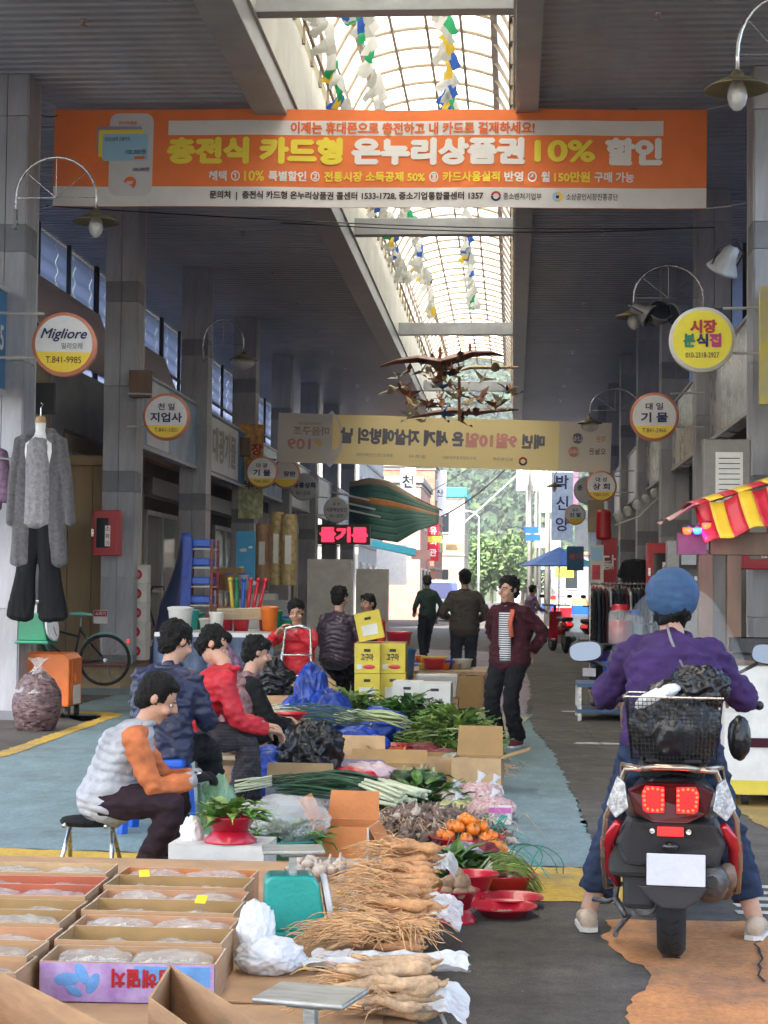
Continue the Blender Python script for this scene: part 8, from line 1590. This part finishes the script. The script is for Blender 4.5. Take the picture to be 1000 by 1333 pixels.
t = thing('street_lamp', 'thin white street lamp in front of the green tree', 'street lamp', (at(623, 760, 110).x, 110, 0)); b = MB(); b.tube([(0, 0, 0), (0, 0, 6), (-.3, 0, 6.3), (-.9, 0, 6.4)], [.08, .05, .04, .04], 8); b.obj('pole', 'white', t); b = MB(); b.box((-1.0, 0, 6.38), (.5, .2, .1)); b.obj('lamp_head', 'white', t)
for k, (a, c, sg, r_, l) in enumerate(((pp_[0], at(560, 640, 88), .4, .02, 'cable crossing the street from the nearest pole'), (pp_[1], at(585, 660, 100), .5, .02, 'second cable sloping across the hill'), (pp_[0] + V((0, 0, -1)), at(575, 672, 90), .8, .035, 'thick sagging black cable across the street'), (pp_[1] + V((0, 0, -1.2)), at(600, 600, 120), .3, .02, 'high thin cable rising to the left'), (pp_[0] + V((0, 0, -2.0)), at(575, 706, 75), .1, .035, 'pale straight cable slanting down to the left'), (pp_[0], pp_[1], .4, .03, 'cable between the two nearest poles'), (pp_[1], pp_[2], .4, .03, 'cable between the second and third poles'))):
    mid = (V(a) + V(c)) / 2 - V((0, 0, sg)); b = MB(); A_ = V(a); b.tube(bezier(V((0, 0, 0)), (mid - A_) * .66, (mid - A_) * 1.33 if False else (mid - A_) * .66 + (V(c) - A_) * .33, V(c) - A_, 14), r_, 5); o = b.obj('cable', 'white' if k == 4 else 'black', None, loc=A_); tag(o, l, 'cable')
for (px, py, Yq, l) in ((692, 690, 84, 'small blue street sign on the nearest pole'), (694, 700, 84, 'lower blue street sign on the nearest pole')): b = MB(); b.box((0, 0, 0), (.7, .05, .3)); o = b.obj('street_sign', 'blue_plastic', None, loc=at(px, py, Yq)); tag(o, l, 'sign')
rd = random.Random(77); cn = {'red_plastic': 'red', 'blue_plastic': 'blue', 'white_card': 'white', 'yellow_card': 'yellow', 'cardboard': 'brown', 'green_paint': 'green', 'beet_red': 'dark red', 'steel_grey': 'grey'}
for i in range(30):
    Yq = 19.2 + i * .75; x = rd.uniform(1.95, 2.35); h = rd.uniform(.22, .5); m_ = rd.choice(list(cn)); w_ = rd.uniform(.3, .5)
    carton('%s goods carton on the ground along the right shops' % cn[m_], (x, Yq, 0), rd.uniform(-.3, .3), w_, .35, h, m_, m_, lid=True, group='goods cartons along the right shops')
    m2 = rd.choice(list(cn))
    if i % 2: bin_((x, Yq, h + .01), rd.uniform(.09, .15), rd.uniform(.15, .3), m2, '%s tub standing on a carton along the right shops' % cn[m2], None, 'tub')['group'] = 'tubs along the right shops'
    if i % 3 == 0: bagblob((x - .05, Yq + .3, 0), (.2, .16, rd.uniform(.3, .5)), '%s plastic sack leaning among the right shop goods' % ('dark' if i % 2 else 'pale'), 'black_bag' if i % 2 else 'milky_film', i, .2, 2, 4, group='sacks along the right shops')
for k in range(6):
    p = V((2.3, 24.5 + k * 3.4, 0)); t = thing('garment_stand', 'rail of dark and grey garments outside the right shops, %s from the front' % ['first', 'second', 'third', 'fourth', 'fifth', 'last'][k], 'clothes rail', p); b = MB(); b.tube([(-.3, 0, 0), (-.3, 0, 1.6), (.3, 0, 1.6), (.3, 0, 0)], .015, 6); b.obj('rail_frame', 'chrome', t)
    for j in range(7): b = MB(); x = -.25 + j * .08; b.grid(lambda u, v: (x + .01 * math.sin(v * 8), -.2 + .4 * u, 1.55 - .85 * v - .1 * abs(2 * u - 1) * (1 - v)), 4, 4); b.obj('garment', rd.choice(['cloth_black', 'cloth_dark_navy', 'steel_grey', 'cloth_maroon', 'offwhite', 'cloth_plum']), t, solid=.03)
# more signs along the far street
vs_ = [(712, 640, 95, .6, 2.2, 'white', 'white upright sign above the utility poles'), (705, 700, 110, .8, 1.2, 'pale_blue_board', 'pale blue sign low on the far right row'), (722, 700, 72, .5, 1.5, 'render_white', 'whitish hanging sign behind the smallest round sign'), (744, 640, 64, .5, 1.6, 'mauve_board', 'mauve upright sign right of the brush lettered sign'), (716, 735, 90, .9, .5, 'sky_card', 'sky blue board over the far right stalls'), (735, 745, 68, .7, .4, 'yellow_card', 'yellow board under the blue parasol'), (757, 690, 61, .45, 1.4, 'offwhite', 'off white board under the round store sign'), (510, 735, 70, 1.2, 1.6, 'white', 'white shop front board below the turquoise awning'), (545, 745, 90, 1.0, 1.2, 'pink_wall', 'pale pink board at the foot of the salmon building'), (540, 655, 86, .7, 1.4, 'orange_paint', 'orange upright board at the brick cornice'), (592, 712, 126, 1.3, .5, 'card_light', 'tan shutter board on the cream building')]
mat('mauve_board', (.2, .12, .18), .5)
for (px, py, Yq, w_, h, m_, l) in vs_: board(px, py, Yq, w_, h, m_, l)
for k in range(9):
    Yq = 62 + k * 9; carton('%s low stall box along the far right row' % ['nearest', 'second', 'third', 'fourth', 'middle', 'sixth', 'seventh', 'eighth', 'farthest'][k], (2.6 + (k % 3) * .35, Yq, 0), .1 * k, 1.1, .8, .6 + .25 * (k % 3), ['white_card', 'blue_plastic', 'card_light', 'red_plastic', 'offwhite'][k % 5], 'offwhite', lid=True)
# trees in the distance
mat('crown_light', (.07, .125, .03), .7, var=.5, vs=2.5, bump=0); mat('crown_dark', (.04, .085, .02), .7, var=.5, vs=2.5, bump=0); mat('bark', (.12, .09, .06), .9, var=.3)
def tree(px, Yq, h, r, m_, lab, n=1500, seed=0, ls=.35):
    rd = random.Random(seed); t = thing('broadleaf_tree', lab, 'tree', (at(px, 760, Yq).x, Yq, 0)); b = MB(); b.tube([(0, 0, 0), (.1, 0, h * .4), (0, 0, h * .8)], [.22, .16, .05], 8)
    cl = [(rd.uniform(-.7, .7) * r, rd.uniform(-.7, .7) * r, h * rd.uniform(.45, .92)) for _ in range(14)]
    for c in cl: b.tube([(0, 0, h * .4), c], [.08, .02], 6)
    b.obj('trunk', 'bark', t); b = MB()
    for i in range(n):
        c = rd.choice(cl); d = V((rd.gauss(0, 1), rd.gauss(0, 1), rd.gauss(0, .8))); d = d.normalized() * r * .42 * rd.random() ** .4; q = V(c) + d; u = V((rd.gauss(0, 1), rd.gauss(0, 1), rd.gauss(0, 1))).normalized(); w_ = u.orthogonal().normalized(); s = ls * rd.uniform(.5, 1.1); b.add([q - u * s, q + w_ * s * .5, q + u * s, q - w_ * s * .5], [(0, 1, 2, 3)])
    o = b.obj('crown', m_, t); o['kind'] = 'stuff'
tree(655, 150, 6.2, 3.0, 'crown_light', 'bright green tree in the middle of the street view below the hill', 2600, 1); tree(628, 165, 5.0, 3, 'crown_light', 'lower light green tree left of the bright one', 1800, 2); tree(680, 158, 4.4, 2.4, 'crown_light', 'small light green tree right of the bright one', 1500, 3); tree(612, 190, 7, 4, 'crown_dark', 'darker tree behind the cream building', 1800, 4); tree(640, 205, 7.6, 4, 'crown_dark', 'dark tree rising behind the bright green one', 2200, 5)
# hill
def hz(x, y): 
    k = max(0, (y - 250) / 450); return 150 * min(1, k) ** 1.1 * (1 + .25 * noise.noise(V((x * .004, y * .004, 1)))) + 9 * noise.noise(V((x * .02, y * .02, 5))) * min(1, k * 3)
b = MB(); b.grid(lambda u, v: (lambda x, y: (x, y, hz(x, y) - .5))(-450 + 900 * u, 250 + 600 * v), 60, 50); struct(b.obj('hill', mat('hill_soil', (.035, .06, .02), .9, var=.4, vs=.05), None, smooth=True))
b = MB(); rd = random.Random(9); tm = {'a': 'hill_green', 'b': 'hill_dark', 'c': 'hill_light'}; mat('hill_green', (.022, .05, .018), .85, var=.4, vs=.3, bump=0); mat('hill_dark', (.012, .03, .014), .85, var=.4, vs=.3, bump=0); mat('hill_light', (.045, .075, .02), .85, var=.4, vs=.3, bump=0)
for i in range(2600):
    v = rd.random() ** 1.2; y = 262 + 430 * v; x = y * rd.uniform(-.06, .05); z = hz(x, y); r_ = rd.uniform(1.6, 3.4) * (1 + v * .3)
    for _ in range(56):
        d = V((rd.gauss(0, 1), rd.gauss(0, 1) - .4, rd.gauss(0, 1) + .3)).normalized(); q = V((x, y, z + r_ * .6)) + d * r_ * rd.uniform(.9, 1.25); u = V((rd.gauss(0, 1), rd.gauss(0, 1), rd.gauss(0, 1))).normalized(); w_ = u.orthogonal(); s = rd.uniform(.35, .8); b.use(rd.choice(['hill_green', 'hill_dark', 'hill_green', 'hill_light'])).add([q - u * s, q + w_ * s * .7, q + u * s, q - w_ * s * .7], [(0, 1, 2, 3)]); b.use(rd.choice(['hill_green', 'hill_dark', 'hill_green', 'hill_light', 'hill_dark'])); k0 = len(b.v); b.ball((x, y, z + r_ * .6), (r_ * .8, r_ * .8, r_ * .9), 7, M.Rotation(rd.uniform(0, 6), 4, 'Z'))
    for j in range(k0, len(b.v)): q = V(b.v[j]); c = V((x, y, z + r_ * .6)); b.v[j] = tuple(c + (q - c) * (1 + .6 * noise.noise(q * .9)))
o = b.obj('hillside_wood', None, None, smooth=True); tag(o, 'wooded green hillside rising behind the far street', 'woodland', kind='stuff')
hb_ = MB(); hb_.box((0, 400, 85), (1000, 930, 174)); m = bpy.data.materials.new('air_haze'); m.use_nodes = True; nn_ = m.node_tree; nn_.nodes.remove(nn_.nodes['Principled BSDF']); pv = nn_.nodes.new('ShaderNodeVolumePrincipled'); pv.inputs['Color'].default_value = (.9, .95, 1, 1); pv.inputs['Density'].default_value = .00045; nn_.links.new(pv.outputs[0], nn_.nodes['Material Output'].inputs['Volume']); USE_HAZE = True
if USE_HAZE: o = hb_.obj('haze', m, None, kind='stuff')
for o in bpy.data.objects:          # labels stay within their length
    if o.get('label') and len(o['label'].split()) > 16: o['label'] = ' '.join(o['label'].split()[:16])
bpy.data.scenes.remove(tmp_sc)
